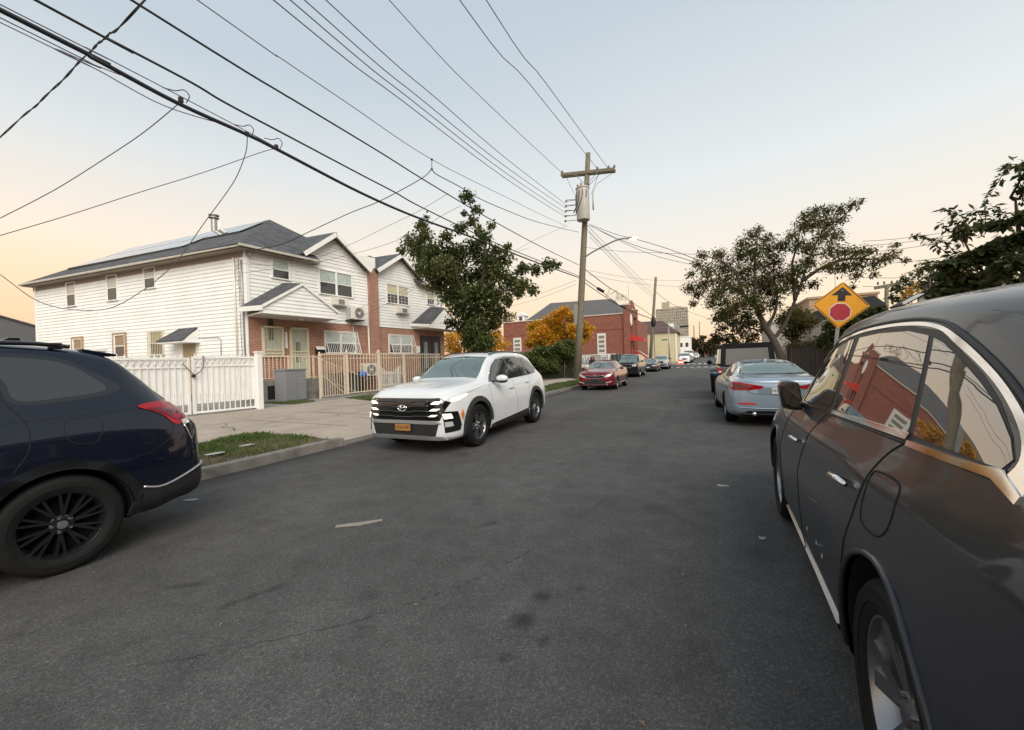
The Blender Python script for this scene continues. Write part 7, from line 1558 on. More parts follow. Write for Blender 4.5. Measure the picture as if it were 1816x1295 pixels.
for ph in (0,PI): m.tube([Vector(p)+Vector((0,.010*math.cos(i*.9+ph),.010*math.sin(i*.9+ph)+.012*math.sin(i*.7))) for i,p in enumerate(P)],.0095,6)
o = m.build('cable', pm('cable_brown',(.035,.032,.03),.7), None, smooth=True); props(o,'twisted dark cable slanting down across the upper left sky','cable')
for w,l in ((S2,'service drop leaving the bundle at the first clamp toward the left edge'),(S3,'lower service drop running to the left edge above the chimney house'),(S4,'slack service wire drooping in a loop across the white side wall'),(S5,'dark service cable from the hanging clamp to the house corner'),(S6,'thin service wire reaching the house corner above the porch roof'),(S7,'thin service wire reaching the house corner, lower of two'),(S8,'thin wire sloping down to the wall above the porch'),(S9,'thin wire passing the street tree to the gable wall')): cable('service_wire',l,w,.015 if w is S5 else .008,wire_mat if w is S5 else wire_grey,g3)
cable('cable','dark sagging cable from the hanging clamp to the pole',S5b,.015)
for w,l in ((R1,'upper of the paired cables from the pole over the street to the right hand tree'),(R2,'lower of the paired cables from the pole over the street to the right hand tree'),(R3,'cable from under the transformer sagging over the street'),(R4,'thin level wire crossing the street just below the lamp')): cable('cable',l,w,.016 if w is not R4 else .01,wire_mat,'cables crossing the street at the lamp')
for k,w in enumerate((P0,P1,P2,P3)): cable('power_wire','%s of the four thin wires fanning from the transformer to the second pole'%('second highest','highest','second lowest','lowest')[k],w,.014,wire_grey,'wires between the two left hand poles')
for w,l in ((P4,'upper black cable with hanging loops between the two left poles'),(P5,'middle black cable with splice cases between the two left poles'),(P6,'lower black cable between the two left poles')): cable('cable',l,w,.026)
for (x,y,z),l in (((P5[1]),'nearer black splice case on the cable between the poles'),((P5[2]),'farther black splice case on the cable between the poles')):
    m = MB(); m.tube([(x-.12,y-.4,z+.1),(x+.12,y+.4,z-.05)],.12,10); o = m.build('splice_case', wire_mat); props(o,l,'splice case')
m = MB(); random.seed(5)
for k in range(10):
    a = Vector(P4[1])+(Vector(P4[2])-Vector(P4[1]))*random.random(); m.tube([a,a+Vector((random.uniform(-.3,.3),random.uniform(-.3,.3),-.3)),a+Vector((random.uniform(-.5,.5),.5,-.7*random.random()-.2)),a+Vector((.4,.8,-.1))],.012,4,False)
o = m.build('cable_loops', wire_mat); o['kind'] = 'stuff'; props(o,'tangle of loose cable loops hanging under the black cable beyond the pole','cable')
cable('cable','cable running on from the second pole toward the far right',P7,.03); 
for w,l in ((P8,'upper thin wire crossing the street behind the pole'),(P9,'lower thin wire crossing the street behind the pole')): cable('service_wire',l,w,.011,wire_grey)
for w,l in ((Q0,'upper thin wire leaving the pole to the left behind the street tree'),(Q1,'lower thin wire leaving the pole to the left behind the street tree')): cable('service_wire',l,w,.010,wire_grey)
for k,w in enumerate((T0,T1,T2,T3,T4,T5)): cable('power_wire','%s of the six wires behind the right hand trees'%('topmost','second highest','third highest','third lowest','second lowest','lowest')[k],w,.011,wire_grey,'wires behind the right hand trees')
for (u,y0,z0,l) in ((-7.9,3.73,6.09,'first clamp with a wire loop from the left on the thick bundle'),(-7.9,4.82,6.06,'second clamp with a wire loop from the left on the thick bundle'),(-7.9,5.41,6.09,'third clamp with a wire loop from the left on the thick bundle')):
    m = MB(); m.box(u-.025,u+.025,y0-.03,y0+.03,z0-.02,z0+.06); m.tube(smooth_poly([(u,y0-.25,z0+.08),(u,y0-.08,z0+.13),(u,y0+.05,z0+.22),(u,y0+.13,z0+.16),(u,y0+.08,z0+.02)],5,False),.008,5); o = m.build('cable_clamp', wire_mat); props(o,l,'cable clamp')
p = Vector(S5[0]); m = MB(); q = Vector(W_B6[3]); m.tube([q,(q+p)/2,p],.012,5); m.ball(q,.04,8,6); m.ball(p,.035,8,6); o = m.build('hanging_clamp', wire_mat); props(o,'hanging clamp holding the sagging service cable under the thin wire','cable clamp')

# ------------------------------------------------------------------ trees
def leaves(pos, mat, size, droop=.6, kind=None, name='crown', parent=None, long=1.7, fold=.35):
    V = []; F = []; T = []
    for (p,tn,sc) in pos:
        L = size*sc*random.uniform(.55,1.4); w = L/long*.5
        d = Vector((random.gauss(0,1),random.gauss(0,1),random.gauss(-droop,.5))).normalized(); sd = d.cross(Vector((random.gauss(0,.4),random.gauss(0,.4),1))).normalized(); up = sd.cross(d)
        p = Vector(p); k = len(V)
        V += [p, p+d*L*.5+sd*w+up*w*fold, p+d*L, p+d*L*.5-sd*w+up*w*fold]; F += [(k,k+1,k+2),(k,k+2,k+3)]; T += [tn]*4
    me = bpy.data.meshes.new(name); me.from_pydata([tuple(v) for v in V],[],F); me.update()
    a = me.attributes.new('tint','FLOAT','POINT'); a.data.foreach_set('value', np.array(T,dtype=np.float32))
    o = add(name, me, parent, mat)
    if kind: o['kind'] = kind
    return o
def cloud(cl, dens, shell=.35, tint=None, cap=100000):
    out = []
    for i,(x,y,z,r) in enumerate(cl):
        n = int(dens*r*r)+3; ct = random.random()
        for _ in range(n):
            d = Vector((random.gauss(0,1),random.gauss(0,1),random.gauss(0,1))).normalized(); rr = r*(shell+(1-shell)*random.random())*random.uniform(.75,1.12)
            if random.random() < .25: rr *= random.random()
            p = (x+d.x*rr, y+d.y*rr*1.0, z+d.z*rr*.9)
            out.append((p, min(1,max(0,.45*ct+.55*random.random())) if tint is None else tint(p,ct), 1))
    return out
def limbs(Ls, r0, base=None, jitter=.0):
    m = MB()
    for i,L in enumerate(Ls):
        Q = smooth_poly(L,5,False); n = len(Q); ra = r0 if i == 0 else r0*.42
        m.tube([Vector(q) for q in Q],[max(.012,ra*(1-.85*j/(n-1))) for j in range(n)],7)
    return m
def twigs(m, cl, Ls, frac=.7):
    pts = [Vector(q) for L in Ls for q in smooth_poly(L,4,False)]
    for (x,y,z,r) in cl:
        if random.random() > frac: continue
        c = Vector((x,y,z)); p = min(pts, key=lambda q:(q-c).length+.6*max(0,q.z-c.z))
        mid = (p+c)/2+Vector((random.gauss(0,.08),random.gauss(0,.08),-.1)); m.tube([p,mid,c,c+(c-p)*.2],[.03,.02,.012,.005],4,False)
def tree(name,label,cl,Ls,r0,dens,mat,size,base,group=None,tint=None,long=1.7,droop=.6,frac=.7,cat='tree'):
    t = thing(name,label,cat,base,group=group); B = Vector(base)
    c2 = [(x-B.x,y-B.y,z-B.z,r) for x,y,z,r in cl]; L2 = [[tuple(Vector(q)-B) for q in L] for L in Ls]
    if L2:
        m = limbs(L2, r0); twigs(m, c2, L2, frac); m.build('trunk', bark, t, smooth=True)
    leaves(cloud(c2, dens, tint=tint), mat, size, droop, None, 'crown', t, long)
    return t
random.seed(11)
lm_dark = leaf_mat('leaf_dark_green',[(.045,.070,.018),(.075,.105,.030),(.115,.135,.042),(.17,.16,.06)],.5)
lm_loc = leaf_mat('leaf_locust',[(.05,.062,.018),(.09,.098,.028),(.14,.125,.04),(.19,.13,.045)],.5)
lm_yel = leaf_mat('leaf_gold',[(.24,.20,.03),(.56,.33,.03),(.74,.40,.03),(.80,.50,.07)],.5)
lm_olive = leaf_mat('leaf_olive',[(.04,.042,.016),(.075,.066,.024),(.12,.085,.03)],.4)
lm_ivy = leaf_mat('leaf_ivy',[(.05,.08,.022),(.10,.14,.04),(.16,.20,.06),(.24,.22,.07)],.3)
lm_bush = leaf_mat('leaf_bush',[(.03,.048,.017),(.055,.078,.026),(.095,.105,.038),(.15,.125,.05)],.45)
LT = [[(-9.1,15.5,.1)]+LEFT_LIMBS[0]]+LEFT_LIMBS[1:]
tree('street_tree','dark green street tree with ragged upright crown standing behind the white SUV',LEFT_TREE+[(-9.1,15.3,2.0,.62),(-8.7,15.4,2.5,.6),(-9.5,15.5,2.6,.65),(-9.0,15.1,3.0,.7),(-9.4,15.4,1.5,.5)],LT,.15,1150,lm_dark,.16,(-9.1,15.5,.1),long=1.6,droop=.9)
RT = [[(2.95,20.3,.1)]+RIGHT_LIMBS[0]]+RIGHT_LIMBS[1:]
tree('locust_tree','wide leaning tree with fine olive foliage beyond the stop ahead sign',[(x,y,z,r*1.22) for x,y,z,r in RIGHT_TREE],RT,  .19,1750,lm_loc,.125,(2.95,20.3,.1),long=2.4,droop=.7,frac=.9)
tree('street_tree','brownish dense tree behind the boxy off-roader',BEHIND_TREE,[[(2.0,27,.1),(1.9,27,1.4),(1.6,27,2.6)],[(1.9,27,1.5),(2.5,27,3.0)]],.25,700,lm_olive,.18,(2.0,27,.1))
tree('young_tree','thin leafed tree showing between the locust trunk and the sign post',[(x,y,z,r*1.45) for x,y,z,r in THIN_TREE],[[(3.9,24,.1),(3.9,24,1.6),(4.0,24,3.0)]],.07,1700,lm_loc,.14,(3.9,24,.1))
tree('fence_shrub','bushy shrub overhanging the wooden fence right of the sign',[(x,y,z,r*1.3) for x,y,z,r in FENCE_SHRUB],[[(5.9,19,.1),(5.8,19,1.5),(5.6,19,2.4)],[(5.9,19,1.2),(6.6,19,2.6)]],.06,3200,lm_bush,.15,(5.9,19,.1),cat='shrub')
tree('dark_tree','dark rounded tree behind the right hand roof eave',[(x,y,z,r*1.35) for x,y,z,r in DARK_TREE],[[(8.2,22,.1),(8.2,22,2.5),(8.3,22,4.4)]],.16,800,lm_bush,.18,(8.2,22,.1))
tree('gold_tree','golden leafed small tree tucked in front of the dark tree on the right',[(x,y,z,r*1.3) for x,y,z,r in GOLD_TREE],[[(8.3,24,.1),(8.3,24,3.3)]],.10,800,lm_yel,.15,(8.3,24,.1))
tree('yellow_tree','bright golden autumn tree in front of the brick church',[(x,y,z,r*1.12) for x,y,z,r in YELLOW_TREE],[[(-13.2,40,.1),(-13.2,40,2.5),(-13.0,40,6)],[(-13.2,40,2.2),(-15,40,4.2)],[(-13.2,40,2.4),(-11,40,4.6)]],.2,800,lm_yel,.24,(-13.2,40,.1),long=1.4)
tree('gold_bush','yellow bush showing behind the street tree beside the far porch',GOLD_BUSH,[[(-17,27,.1),(-17,27,2.2)],[(-14.5,27,.1),(-14.5,27,2.4)]],.08,700,lm_yel,.2,(-16,27,.1),cat='bush')
tree('church_tree','small dark tree peeking over the left end of the church wall',CHURCH_TREE,[[(-43,95,1),(-43,95,9)]],.3,60,lm_olive,.5,(-43,95,.5))
lm_far = leaf_mat('leaf_far',[(.05,.07,.03),(.10,.085,.045),(.17,.09,.05)],.4)
for k,(x,y,z,r) in enumerate(FAR_TREES):
    lab = ('green roadside tree beyond the white far building','olive roadside tree right of the pale far pole','low green tree behind the white passenger van','reddish distant tree left of the street end','low dark shrubby tree at the far left kerb','green distant tree near the street end','brown distant tree above the far red car','reddish tree highest at the street end','dark distant tree at the far right kerb','distant olive tree next to the boxy off-roader','tall thin crowned distant tree behind the pink block')[k]
    tree('roadside_tree',lab,[(x+random.uniform(-1,1)*r,y,z+random.uniform(-.8,.6)*r,r*.75) for _ in range(5)],[[(x,y,gz(y)),(x,y,z)]],.25,110,lm_far,.8,(x,y,gz(y)),'distant trees along the street')
# near corner tree with arching shoots
t = tree('corner_tree','leafy tree with arching shoots in the upper right corner behind the grey SUV',CORNER_TREE,[[(4.35,8.6,.1),(4.3,8.5,1.5),(4.2,8.5,2.8),(4.1,8.4,3.6)],[(4.3,8.5,1.6),(3.8,8.5,2.6),(3.55,8.4,3.1)],[(4.3,8.5,1.7),(4.6,8.4,3.0),(4.7,8.3,4.2)]],.08,11000,lm_bush,.125,(4.35,8.6,.1),long=2.0,droop=.7)
m = MB(); pos = []
for L in SHOOTS:
    Q = [Vector(q)-Vector((4.35,8.6,.1)) for q in smooth_poly(L,8,False)]; m.tube(Q,[.007*(1-.7*i/len(Q)) for i in range(len(Q))],4,False)
    thin = len(L) == 4 and L[0][2] > 3.9
    for i,q in enumerate(Q):
        for _ in range(1 if thin else 2):
            pos.append((q+Vector((random.gauss(0,.012),random.gauss(0,.03),random.gauss(0,.012))),random.random(),(.45 if thin else 1.0)))
m.build('shoots', bark, t); leaves(pos, lm_bush, .095, .45, None, 'shoot_leaves', t, 2.2, .25)
# ivy covered fence
t = thing('ivy_hedge','ivy covered fence forming a green wall left of the utility pole','hedge',(-11.5,30,0)); pos = []
for _ in range(9000):
    x = random.uniform(-14.6,-9.0); u = (x+14.6)/5.6; top = 2.0+1.1*u+.12*math.sin(x*3)+.1*math.sin(x*7.1); z = random.uniform(.2,1)**.8*top
    if u > .80 and z < 1.5 and random.random() < .93: continue
    if u > .62 and z < .75 and random.random() < .8: continue
    b = .30*abs(math.sin(x*2.2+z*1.7))+.15*math.sin(z*5+x)
    pos.append(((x+11.5,random.gauss(-.25-b,.10),z),min(1,max(0,random.random()*.7+.3*math.sin(x*2+z*3))),1))
    if random.random() < .25: pos.append(((x+11.5,random.uniform(-.2,.5),top+random.gauss(0,.06)),random.random(),1))
leaves(pos, lm_ivy, .16, .6, None, 'foliage', t, 1.35); m = MB(); m.prism([(-3.1,.1,0),(2.4,.1,0),(2.4,.1,2.8),(-3.1,.1,1.8)],(0,.25,0)); m.build('stems', pm('ivy_stem',(.03,.03,.018),.9,noise=.4,nscale=6), t)
# chain link fence along the lot
t = thing('chain_link_fence','grey chain link fence along the lot behind the dark red sedan','fence',(-9.95,30,.1)); 
for k in range(9): MB().tube([(0,1.9*k,0),(0,1.9*k,1.95)],.03,8).build('post', galv, t, smooth=True)
MB().tube([(0,0,1.9),(0,15.2,1.9)],.022,6).build('rail', galv, t); m = MB()
for k in range(-12,90):
    y0 = k*.18; a = max(0,-y0); b = min(1.85,15.2-y0)
    if b > a: m.bar((.01,y0+a,a),(.01,y0+b,b),.006); m.bar((-.01,y0+a,1.85-a),(-.01,y0+b,1.85-b),.006)
o = m.build('wire_mesh', galv, t); o['kind'] = 'stuff'
t = thing('board_fence','white panel fence with grey green boards at the back of the fenced lot','fence',(-18.5,50,.1)); gg = pm('board_greygreen',(.30,.33,.29),.7,noise=.2,nscale=2)
for k in range(9): MB().box(.95*k+.05,.95*k+.9,-.03,.03,0,2.0).build('panel', white_paint if k%3 else gg, t)
for k in range(9): MB().box(.95*k+.2,.95*k+.75,-.05,-.031,.7,1.75).build('board', gg if k%2 else MATS['pane_shade'], t)
MB().box(0,8.6,-.04,.04,2.0,2.12).build('rail', white_paint, t)
# person on the pavement beyond the red sedan
def person():
    t = thing('person','person with long brown hair in dark clothes standing beyond the dark red sedan','person',(-7.3,28.4,.13))
    bm = bmesh.new(); V = [(0,0,.92),(0,0,1.12),(0,.01,1.30),(0,0,1.40),(0,-.01,1.50),(.19,0,1.33),(.25,.02,1.08),(.24,-.05,.86),(-.19,0,1.33),(-.25,.02,1.08),(-.24,-.05,.86),(.10,0,.86),(.11,-.01,.47),(.10,.02,.08),(.10,-.14,.03),(-.10,0,.86),(-.11,.03,.47),(-.10,.05,.08),(-.10,-.11,.03)]
    E = [(0,1),(1,2),(2,3),(3,4),(2,5),(5,6),(6,7),(2,8),(8,9),(9,10),(0,11),(11,12),(12,13),(13,14),(0,15),(15,16),(16,17),(17,18)]; rad = [.15,.13,.15,.06,.06,.07,.05,.035,.07,.05,.035,.10,.065,.045,.04,.10,.065,.045,.04]
    me = bpy.data.meshes.new('body'); me.from_pydata(V,E,[]); o = add('body', me, t, pm('dark_clothes',(.03,.03,.04),.85,noise=.2,nscale=9))
    md = o.modifiers.new('skin','SKIN'); 
    for i,v in enumerate(me.skin_vertices[0].data): v.radius = (rad[i],rad[i]*.8); v.use_root = (i == 0)
    sb = o.modifiers.new('sub','SUBSURF'); sb.levels = 2; sb.render_levels = 2
    sk = pm('skin_tone',(.42,.24,.17),.5)
    h = MB(); h.ball((0,-.01,1.585),(.078,.095,.115),16,12); hd = h.build('head', sk, t, smooth=True)
    MB().prism([(-.012,-.10,1.565),(.012,-.10,1.565),(0,-.125,1.565),(0,-.10,1.61)][:4],(0,.004,0)).build('nose', sk, hd)
    for s in (-1,1): MB().ball((s*.03,-.098,1.595),(.012,.008,.007),8,6).build('eye', dark_void, hd, smooth=True); MB().ball((s*.08,0,1.58),(.012,.025,.03),8,6).build('ear', sk, hd, smooth=True)
    MB().ball((0,-.1,1.53),(.022,.006,.006),8,6).build('mouth', pm('lips',(.35,.12,.11),.5), hd, smooth=True)
    m = MB(); m.lathe([(.17,-.28),(.165,-.2),(.14,-.06),(.11,.04),(.07,.115),(0,.14)],c=(0,.045,1.585),n=20); m.build('hair', pm('hair_brown',(.09,.04,.025),.6,noise=.3,nscale=30), t, smooth=True)
    for s in (-1,1):
        hnd = MB(); hnd.ball((s*.24,-.06,.80),(.022,.038,.05),10,8)
        for k in range(4): hnd.tube([(s*.24,-.085+.018*k,.765),(s*.243,-.088+.018*k,.735),(s*.236,-.086+.018*k,.71-.006*(1.5-abs(k-1.5)))],[.009,.008,.006],6)
        hnd.tube([(s*.235,-.09,.80),(s*.225,-.11,.775),(s*.222,-.108,.75)],[.010,.009,.007],6); hnd.build('hand', sk, t, smooth=True)
person()

# ------------------------------------------------------------------ buildings beyond
def church():
    t = thing('brick_church','long dark red brick church with grey hipped roof and white arched windows','church',(-10.24,60,0)); L = 20.2; Hh = 8.2
    m = MB(); m.prism([(-L,0,0),(0,0,0),(0,0,Hh),(-L,0,Hh)],(0,24,0)); o = m.build('wall', BRICK_CH, t); uv_box(o)
    MB().box(-L-.1,.05,-.12,.2,Hh,Hh+.14).build('coping', pm('cream_stone',(.55,.47,.38),.7), t)
    m = MB(); m.box(-L,0,-.05,-.001,5.95,6.1); o = m.build('string_course', pm('brick_band',(.22,.06,.045),.85), t)
    roof_slab('roof', [(-16.3,.6,8.4),(-1.2,.6,8.3),(-3.9,9,11.9),(-14.9,9,12.2)], t, SHINGLE_CH); roof_slab('roof', [(-1.2,.6,8.3),(-1.2,22,8.3),(-3.9,13,11.9),(-3.9,9,11.9)], t, SHINGLE_CH); roof_slab('roof', [(-16.3,.6,8.4),(-16.3,22,8.4),(-14.9,13,12.2),(-14.9,9,12.2)], t, SHINGLE_CH)
    roof_slab('roof', [(-14.9,13,12.2),(-3.9,13,11.9),(-1.2,22,8.3),(-16.3,22,8.4)], t, SHINGLE_CH); MB().poly([(-14.9,9,12.2),(-3.9,9,11.9),(-3.9,13,11.9),(-14.9,13,12.2)]).build('roof_flat', SHINGLE_CH, t)
    d = MB().box(-17.9,-16.7,.8,2.4,8.3,9.3).build('dormer', white_paint, t); MB().prism([(-18.1,.7,9.3),(-16.5,.7,9.3),(-17.3,.7,9.95)],(0,2,0)).build('dormer_roof', white_paint, d); MB().box(-17.6,-17.0,.78,.8,8.5,9.15).build('pane', house_glass, d)
    st = pm('white_stone',(.62,.60,.55),.6)
    for x0,x1,z0,z1,arch in ((-18.4,-16.95,2.6,5.6,True),(-4.33,-3.03,2.4,5.5,False),(-8.0,-6.9,2.4,5.5,False),(-12.4,-11.1,2.4,5.5,True)):
        m = MB(); m.box(x0,x1,-.09,-.0,z0,z1); w = m.build('window', st, t)
        for k in range(4):
            MB().box(x0+.22,x1-.22,-.10,-.091,z0+.25+(z1-z0-.35)*k/4,z0+.25+(z1-z0-.35)*(k+.62)/4).build('pane', pm('stained_pane',(.20,.18,.16),.3), w)
        if arch: o = MB().prism([(x0-.1,-.08,z1),(x1+.1,-.08,z1),((x0+x1)/2,-.08,z1+1.0)],(0,.08,0)).build('arch', BRICK_CH, w); uv_box(o)
    # street front with stepped parapet and little towers
    for y,h in ((.2,9.4),(3.6,9.0),(8.0,9.4)):
        o = MB().box(-.35,.45,y-.45,y+.45,0,h).build('buttress', BRICK_CH, t); uv_box(o); MB().box(-.45,.55,y-.55,y+.55,h,h+.2).build('buttress_cap', MATS['cream_stone'], t)
    o = MB().prism([(.0,.3,8.1),(.0,8.0,8.1),(0,8,9.2),(0,4,10.6),(0,.3,9.0)],(.35,0,0)).build('gable_front', BRICK_CH, t); uv_box(o)
    MB().lathe([(0,.36),(.9,.36),(.9,.42),(0,.42)],c=(0,2.1,7.4),axis='x',n=20).build('oval_panel', white_paint, t)
    m = MB(); m.bar((.2,1.5,10.0),(.2,1.5,12.6),.05); m.build('finial_rod', galv, t)
    red = pm('awning_red',(.50,.03,.025),.5)
    m = MB(); m.prism([(.4,.6,5.1),(.4,5.0,5.1),(2.2,5.0,4.4),(2.2,.6,4.4)],(0,0,.06)); m.prism([(2.2,.6,4.4),(2.2,5,4.4),(2.2,5,4.1),(2.2,.6,4.1)],(.03,0,0)); m.prism([(.4,.6,5.1),(2.2,.6,4.4),(2.2,.6,4.15),(.4,.6,4.15)],(0,.03,0)); m.build('awning', red, t)
    MB().box(.36,.4,1.6,3.6,1.9,4.1).build('door', pm('door_red',(.30,.03,.025),.5), t)
    st2 = MB()
    for k in range(9): st2.box(.4+.30*k,.7+.30*k,.9,4.6,0,1.9-.2*k)
    st2.build('steps', pm('step_brick',(.34,.12,.09),.8), t)
    for y in (.8,4.7):
        m = MB(); m.bar((.4,y,2.75),(1.0,y,2.75),.10); m.bar((1.0,y,2.75),(3.4,y,1.0),.12); m.bar((1.0,y,2.2),(3.4,y,.45),.12); m.build('rail', red if y < 2 else white_paint, t)
        for k in range(6): MB().bar((.4+.5*k,y,1.5-.3*k if k else 1.9),(.4+.5*k,y,2.75-.33*max(0,k-1)),.05).build('baluster', red, t)
church()
t = thing('yellow_house','pale yellow two storey house with dark brown gambrel roof behind the second pole','house',(-14.08,95,gz(95))); yel = pm('cream_yellow',(.55,.48,.30),.7,noise=.06,nscale=.6)
MB().box(0,8.6,0,14,0,6.9).build('wall', yel, t); o = roof_slab('roof', [(-.3,-.3,6.7),(9.0,-.3,6.7),(4.3,-.3,9.9),(.9,-.3,9.9)][:0] or [(-.5,-.4,6.8),(9.1,-.4,6.6),(5.6,1.6,9.5),(.2,1.6,9.6)], t, SHINGLE_BR); roof_slab('roof', [(.2,1.6,9.6),(5.6,1.6,9.5),(5.6,12,9.5),(.2,12,9.6)], t, SHINGLE_BR); roof_slab('roof', [(9.1,-.4,6.6),(9.1,14,6.6),(5.6,12,9.5),(5.6,1.6,9.5)], t, SHINGLE_BR); roof_slab('roof', [(-.5,-.4,6.8),(-.5,14,6.8),(.2,12,9.6),(.2,1.6,9.6)], t, SHINGLE_BR)
MB().box(-.1,8.7,-.08,0,6.5,6.75).build('frieze', white_paint, t); MB().box(8.3,8.62,-.06,.05,0,6.6).build('corner_board', white_paint, t); MB().box(3.9,4.05,-.07,.02,0,6.5).build('downpipe', galv, t)
MB().box(6.9,8.0,1.4,1.7,7.2,8.7).build('gable_trim', white_paint, t)
t = thing('white_building','small white flat roofed building beyond the crossing','building',(-7.6,130,gz(130))); MB().box(0,3.9,0,12,0,6.4).build('wall', white_paint, t); MB().box(-.1,4.0,-.1,12.1,6.4,6.7).build('parapet', white_paint, t)
for x,z in ((.9,3.6),(2.5,3.6),(.9,.6)): MB().box(x,x+.8,-.05,0,z,z+1.2).build('window', house_glass, t)
def tower():
    t = thing('apartment_tower','tall beige apartment tower with grid of windows and rooftop bulkhead far down the street','apartment tower',(-40.6,400,0)); be = pm('tower_beige',(.36,.33,.27),.8,noise=.08,nscale=.05); dk = pm('tower_brown',(.20,.15,.10),.8)
    W = 27.4; HH = 47.5; n = 16; fl = 18
    MB().box(0,W,.9,16,0,HH).build('core', dk, t); m = MB()
    for k in range(n+1):
        x = W*k/n; h = HH+(.0 if 4 < k < 13 else -1.5); m.box(x-.35,x+.35,0,.9,0,h)
    m.build('piers', be, t); m = MB()
    for f in range(fl+1): z = HH*f/fl; m.box(0,W,.25,.95,z-.55,z+.55)
    m.build('spandrels', be, t)
    gm = pm('tower_glass',(.24,.23,.20),.2,coat=.3); gm2 = pm('tower_blind',(.55,.50,.40),.5); mA,mB = MB(),MB()
    me = [MB().box(-.55,.55,0,.06,-.7,.7).mesh('window') for _ in (0,1)]; me[0].materials.append(gm); me[1].materials.append(gm2)
    for k in range(n):
        for f in range(fl):
            o = add('window', me[random.random() < .45], t); o.location = (W*(k+.5)/n,.86,HH*(f+.5)/fl)
    MB().box(5.2,11.4,1,12,HH,HH+6.5).build('bulkhead', be, t); MB().box(11.3,11.8,2,4,HH,HH+7.5).build('vent_stack', be, t); MB().box(12.5,22.5,1,14,HH,HH+1.6).build('parapet', be, t)
tower()
t = thing('brick_block','pink brick apartment block far away at the street end','building',(-9,300,gz(300))); o = MB().box(0,7.5,0,14,0,9.5).build('wall', pm('pink_brick',(.33,.13,.10),.85,noise=.1,nscale=.3), t); 
for k in range(3): MB().box(.8+2.2*k,1.9+2.2*k,-.06,0,6,7.6).build('window', house_glass, t)
t = thing('brick_block','lower reddish block at the end of the street right of the pink one','building',(1.5,320,gz(320))); MB().box(0,9,0,10,0,8).build('wall', MATS['pink_brick'], t); MB().box(-.2,9.2,-.2,10,8,8.4).build('cornice', pm('cornice_grey',(.3,.26,.23),.8), t)
# right hand side: board fence, house with dark roof, near eave
t = thing('board_fence','dark weathered wooden board fence along the right pavement','fence',(5.1,14,.12)); wf = [pm('fence_wood_a',(.045,.033,.026),.9,noise=.3,nscale=8),pm('fence_wood_b',(.06,.044,.034),.9,noise=.3,nscale=8),pm('fence_wood_c',(.034,.026,.022),.9,noise=.3,nscale=8)]
ms = []
for q in range(3):
    mm = MB().prism([(0,0,0),(0,.145,0),(0,.145,1.78+.03*q),(0,.11,1.84+.03*q),(0,.035,1.84+.03*q),(0,0,1.78+.03*q)],(.022,0,0)).mesh('board'); mm.materials.append(wf[q]); ms.append(mm)
for k in range(286):
    o = add('board', random.choice(ms), t); o.location = (random.uniform(-.012,.012),.155*k-20,random.uniform(-.05,.05)); o.rotation_euler = (random.uniform(-.02,.02),0,random.uniform(-.06,.06))
for z in (.4,1.5): MB().box(.03,.08,-20,24.2,z,z+.09).build('rail', wf[1], t)
pos = [((5.1+random.gauss(.1,.18),14+random.uniform(4,24),1.95+abs(random.gauss(0,.12))),random.random(),1) for _ in range(3500)]; o = leaves(pos, lm_olive, .12, .6, None, 'creeper'); props(o,'thin creeper growing along the top of the wooden fence','creeper')
t = thing('dark_roof_house','cream house with a dark gambrel roof above the shrub right of the sign','house',(7.0,27,0)); MB().box(-.6,3.6,0,9,0,3.4).build('wall', pm('cream_wall',(.48,.44,.38),.8), t); m = MB(); m.prism([(-.3,-.3,3.3),(1.6,-.3,3.3),(1.35,-.3,3.95),(.95,-.3,4.35),(-.3,-.3,4.25)],(0,9,0)); m.build('roof', pm('tar_roof',(.028,.03,.034),.9), t)
t = thing('tan_building','tan flat building behind the dark gambrel roof','building',(7.6,36,0)); MB().box(-.6,3.3,0,8,0,5.45).build('wall', pm('tan_stucco',(.36,.25,.16),.85), t); MB().box(-.7,3.4,-.1,8,5.45,5.6).build('coping', MATS['tan_stucco'], t); MB().tube([(1.2,1,5.4),(1.2,1,7.6)],.02,5).build('aerial', galv, t)
t = thing('cream_house','cream house wall seen through the thin tree above the wooden fence','house',(5.8,33,0)); MB().box(-1.6,1.2,0,5,0,3.7).build('wall', MATS['cream_wall'], t); MB().box(-1.7,1.3,-.1,5,3.7,3.9).build('eave', white_paint, t)
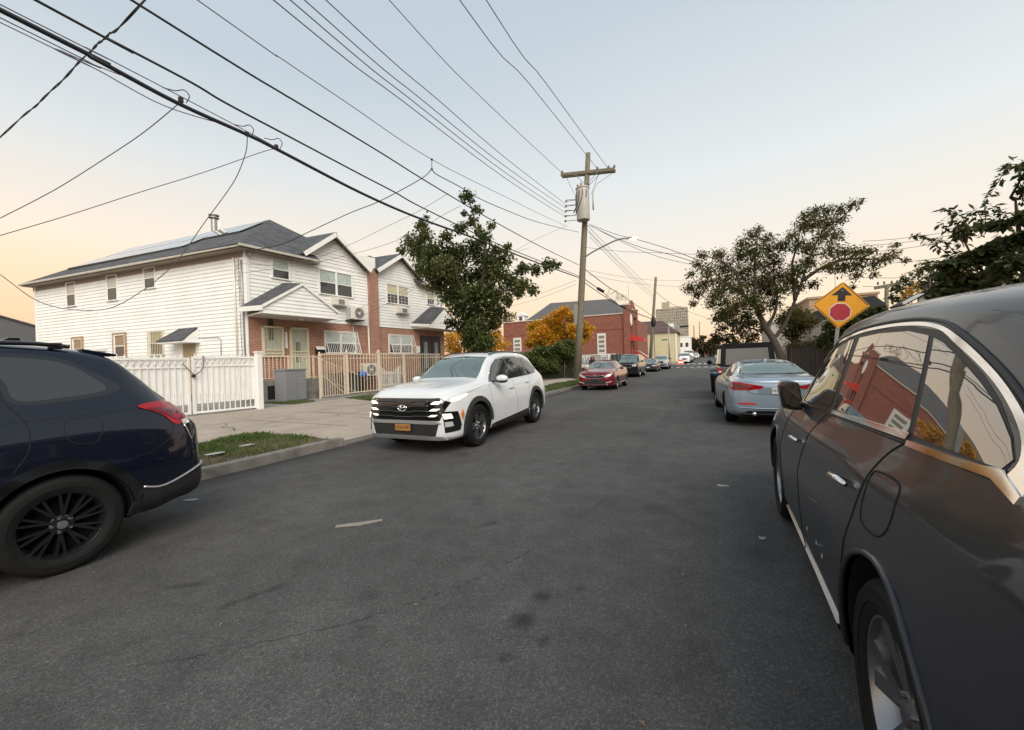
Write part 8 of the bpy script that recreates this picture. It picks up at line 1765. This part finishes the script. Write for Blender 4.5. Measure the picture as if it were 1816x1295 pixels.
t = thing('porch_roof','low porch roof with pale gutter under the corner tree','porch',(4.9,14,0)); roof_slab('roof', [(-.15,0,2.70),(.30,0,2.98),(.30,.9,2.98),(-.15,.9,2.70)], t, th=.06); roof_slab('roof', [(.31,0,2.98),(1.8,0,2.97),(1.8,.9,2.97),(.31,.9,2.98)], t, th=.06); m = MB(); m.bar((-.17,-.03,2.70),(.32,-.03,3.0),.06,.07); m.bar((.3,-.03,3.0),(1.8,-.03,2.98),.06,.07); m.build('gutter', white_paint, t); MB().box(1.6,1.7,.1,.2,0,2.95).build('post', white_paint, t); MB().box(.2,.3,.1,.2,0,2.9).build('post', white_paint, t)
t = thing('dark_fence','dark green screened fence behind the dark sedan and pickup','fence',(-9.6,45.5,.1)); 
for k in range(7): MB().box(-.02,.02,2.3*k,2.3*k+2.22,0,2.0).build('screen', pm('screen_dark',(.02,.028,.024),.9), t)
for k in range(8): MB().tube([(0,2.3*k-.03,0),(0,2.3*k-.03,2.15)],.035,8).build('post', galv, t)
t = thing('rubbish_bin','olive rubbish bin with tan lid standing at the kerb beside the dark sedan','bin',(-6.75,50.5,.13))
MB().box(-.35,.35,-.35,.35,0,1.05).build('bin', pm('bin_olive',(.16,.14,.09),.7), t, bevel=.03); MB().box(-.38,.38,-.38,.38,1.05,1.12).build('lid', pm('bin_tan',(.35,.27,.14),.7), t, bevel=.02)

t = thing('unseen_house','unseen brown house out of frame, added to darken reflections in the navy SUV','house',(8.2,-9,0)); sh = pm('brown_siding',(.10,.075,.06),.85,noise=.15,nscale=2)  # house out of view, added to block the bright horizon in car reflections
MB().box(0,9,0,21,0,6.2).build('wall', sh, t); roof_slab('roof', [(-.4,-.4,6.1),(4.5,-.4,9.2),(4.5,21.4,9.2),(-.4,21.4,6.1)], t); roof_slab('roof', [(9.4,-.4,6.1),(4.5,-.4,9.2),(4.5,21.4,9.2),(9.4,21.4,6.1)], t); MB().poly([(0,21,6.15),(9,21,6.15),(4.5,21,9.0)]).build('gable', sh, t)
for y in (3,8,13,18):
    for z in (1.4,4.0): w = MB().box(-.06,0,y-.55,y+.55,z,z+1.4).build('window', white_paint, t); MB().box(-.07,-.061,y-.45,y+.45,z+.1,z+1.3).build('pane', house_glass, w)
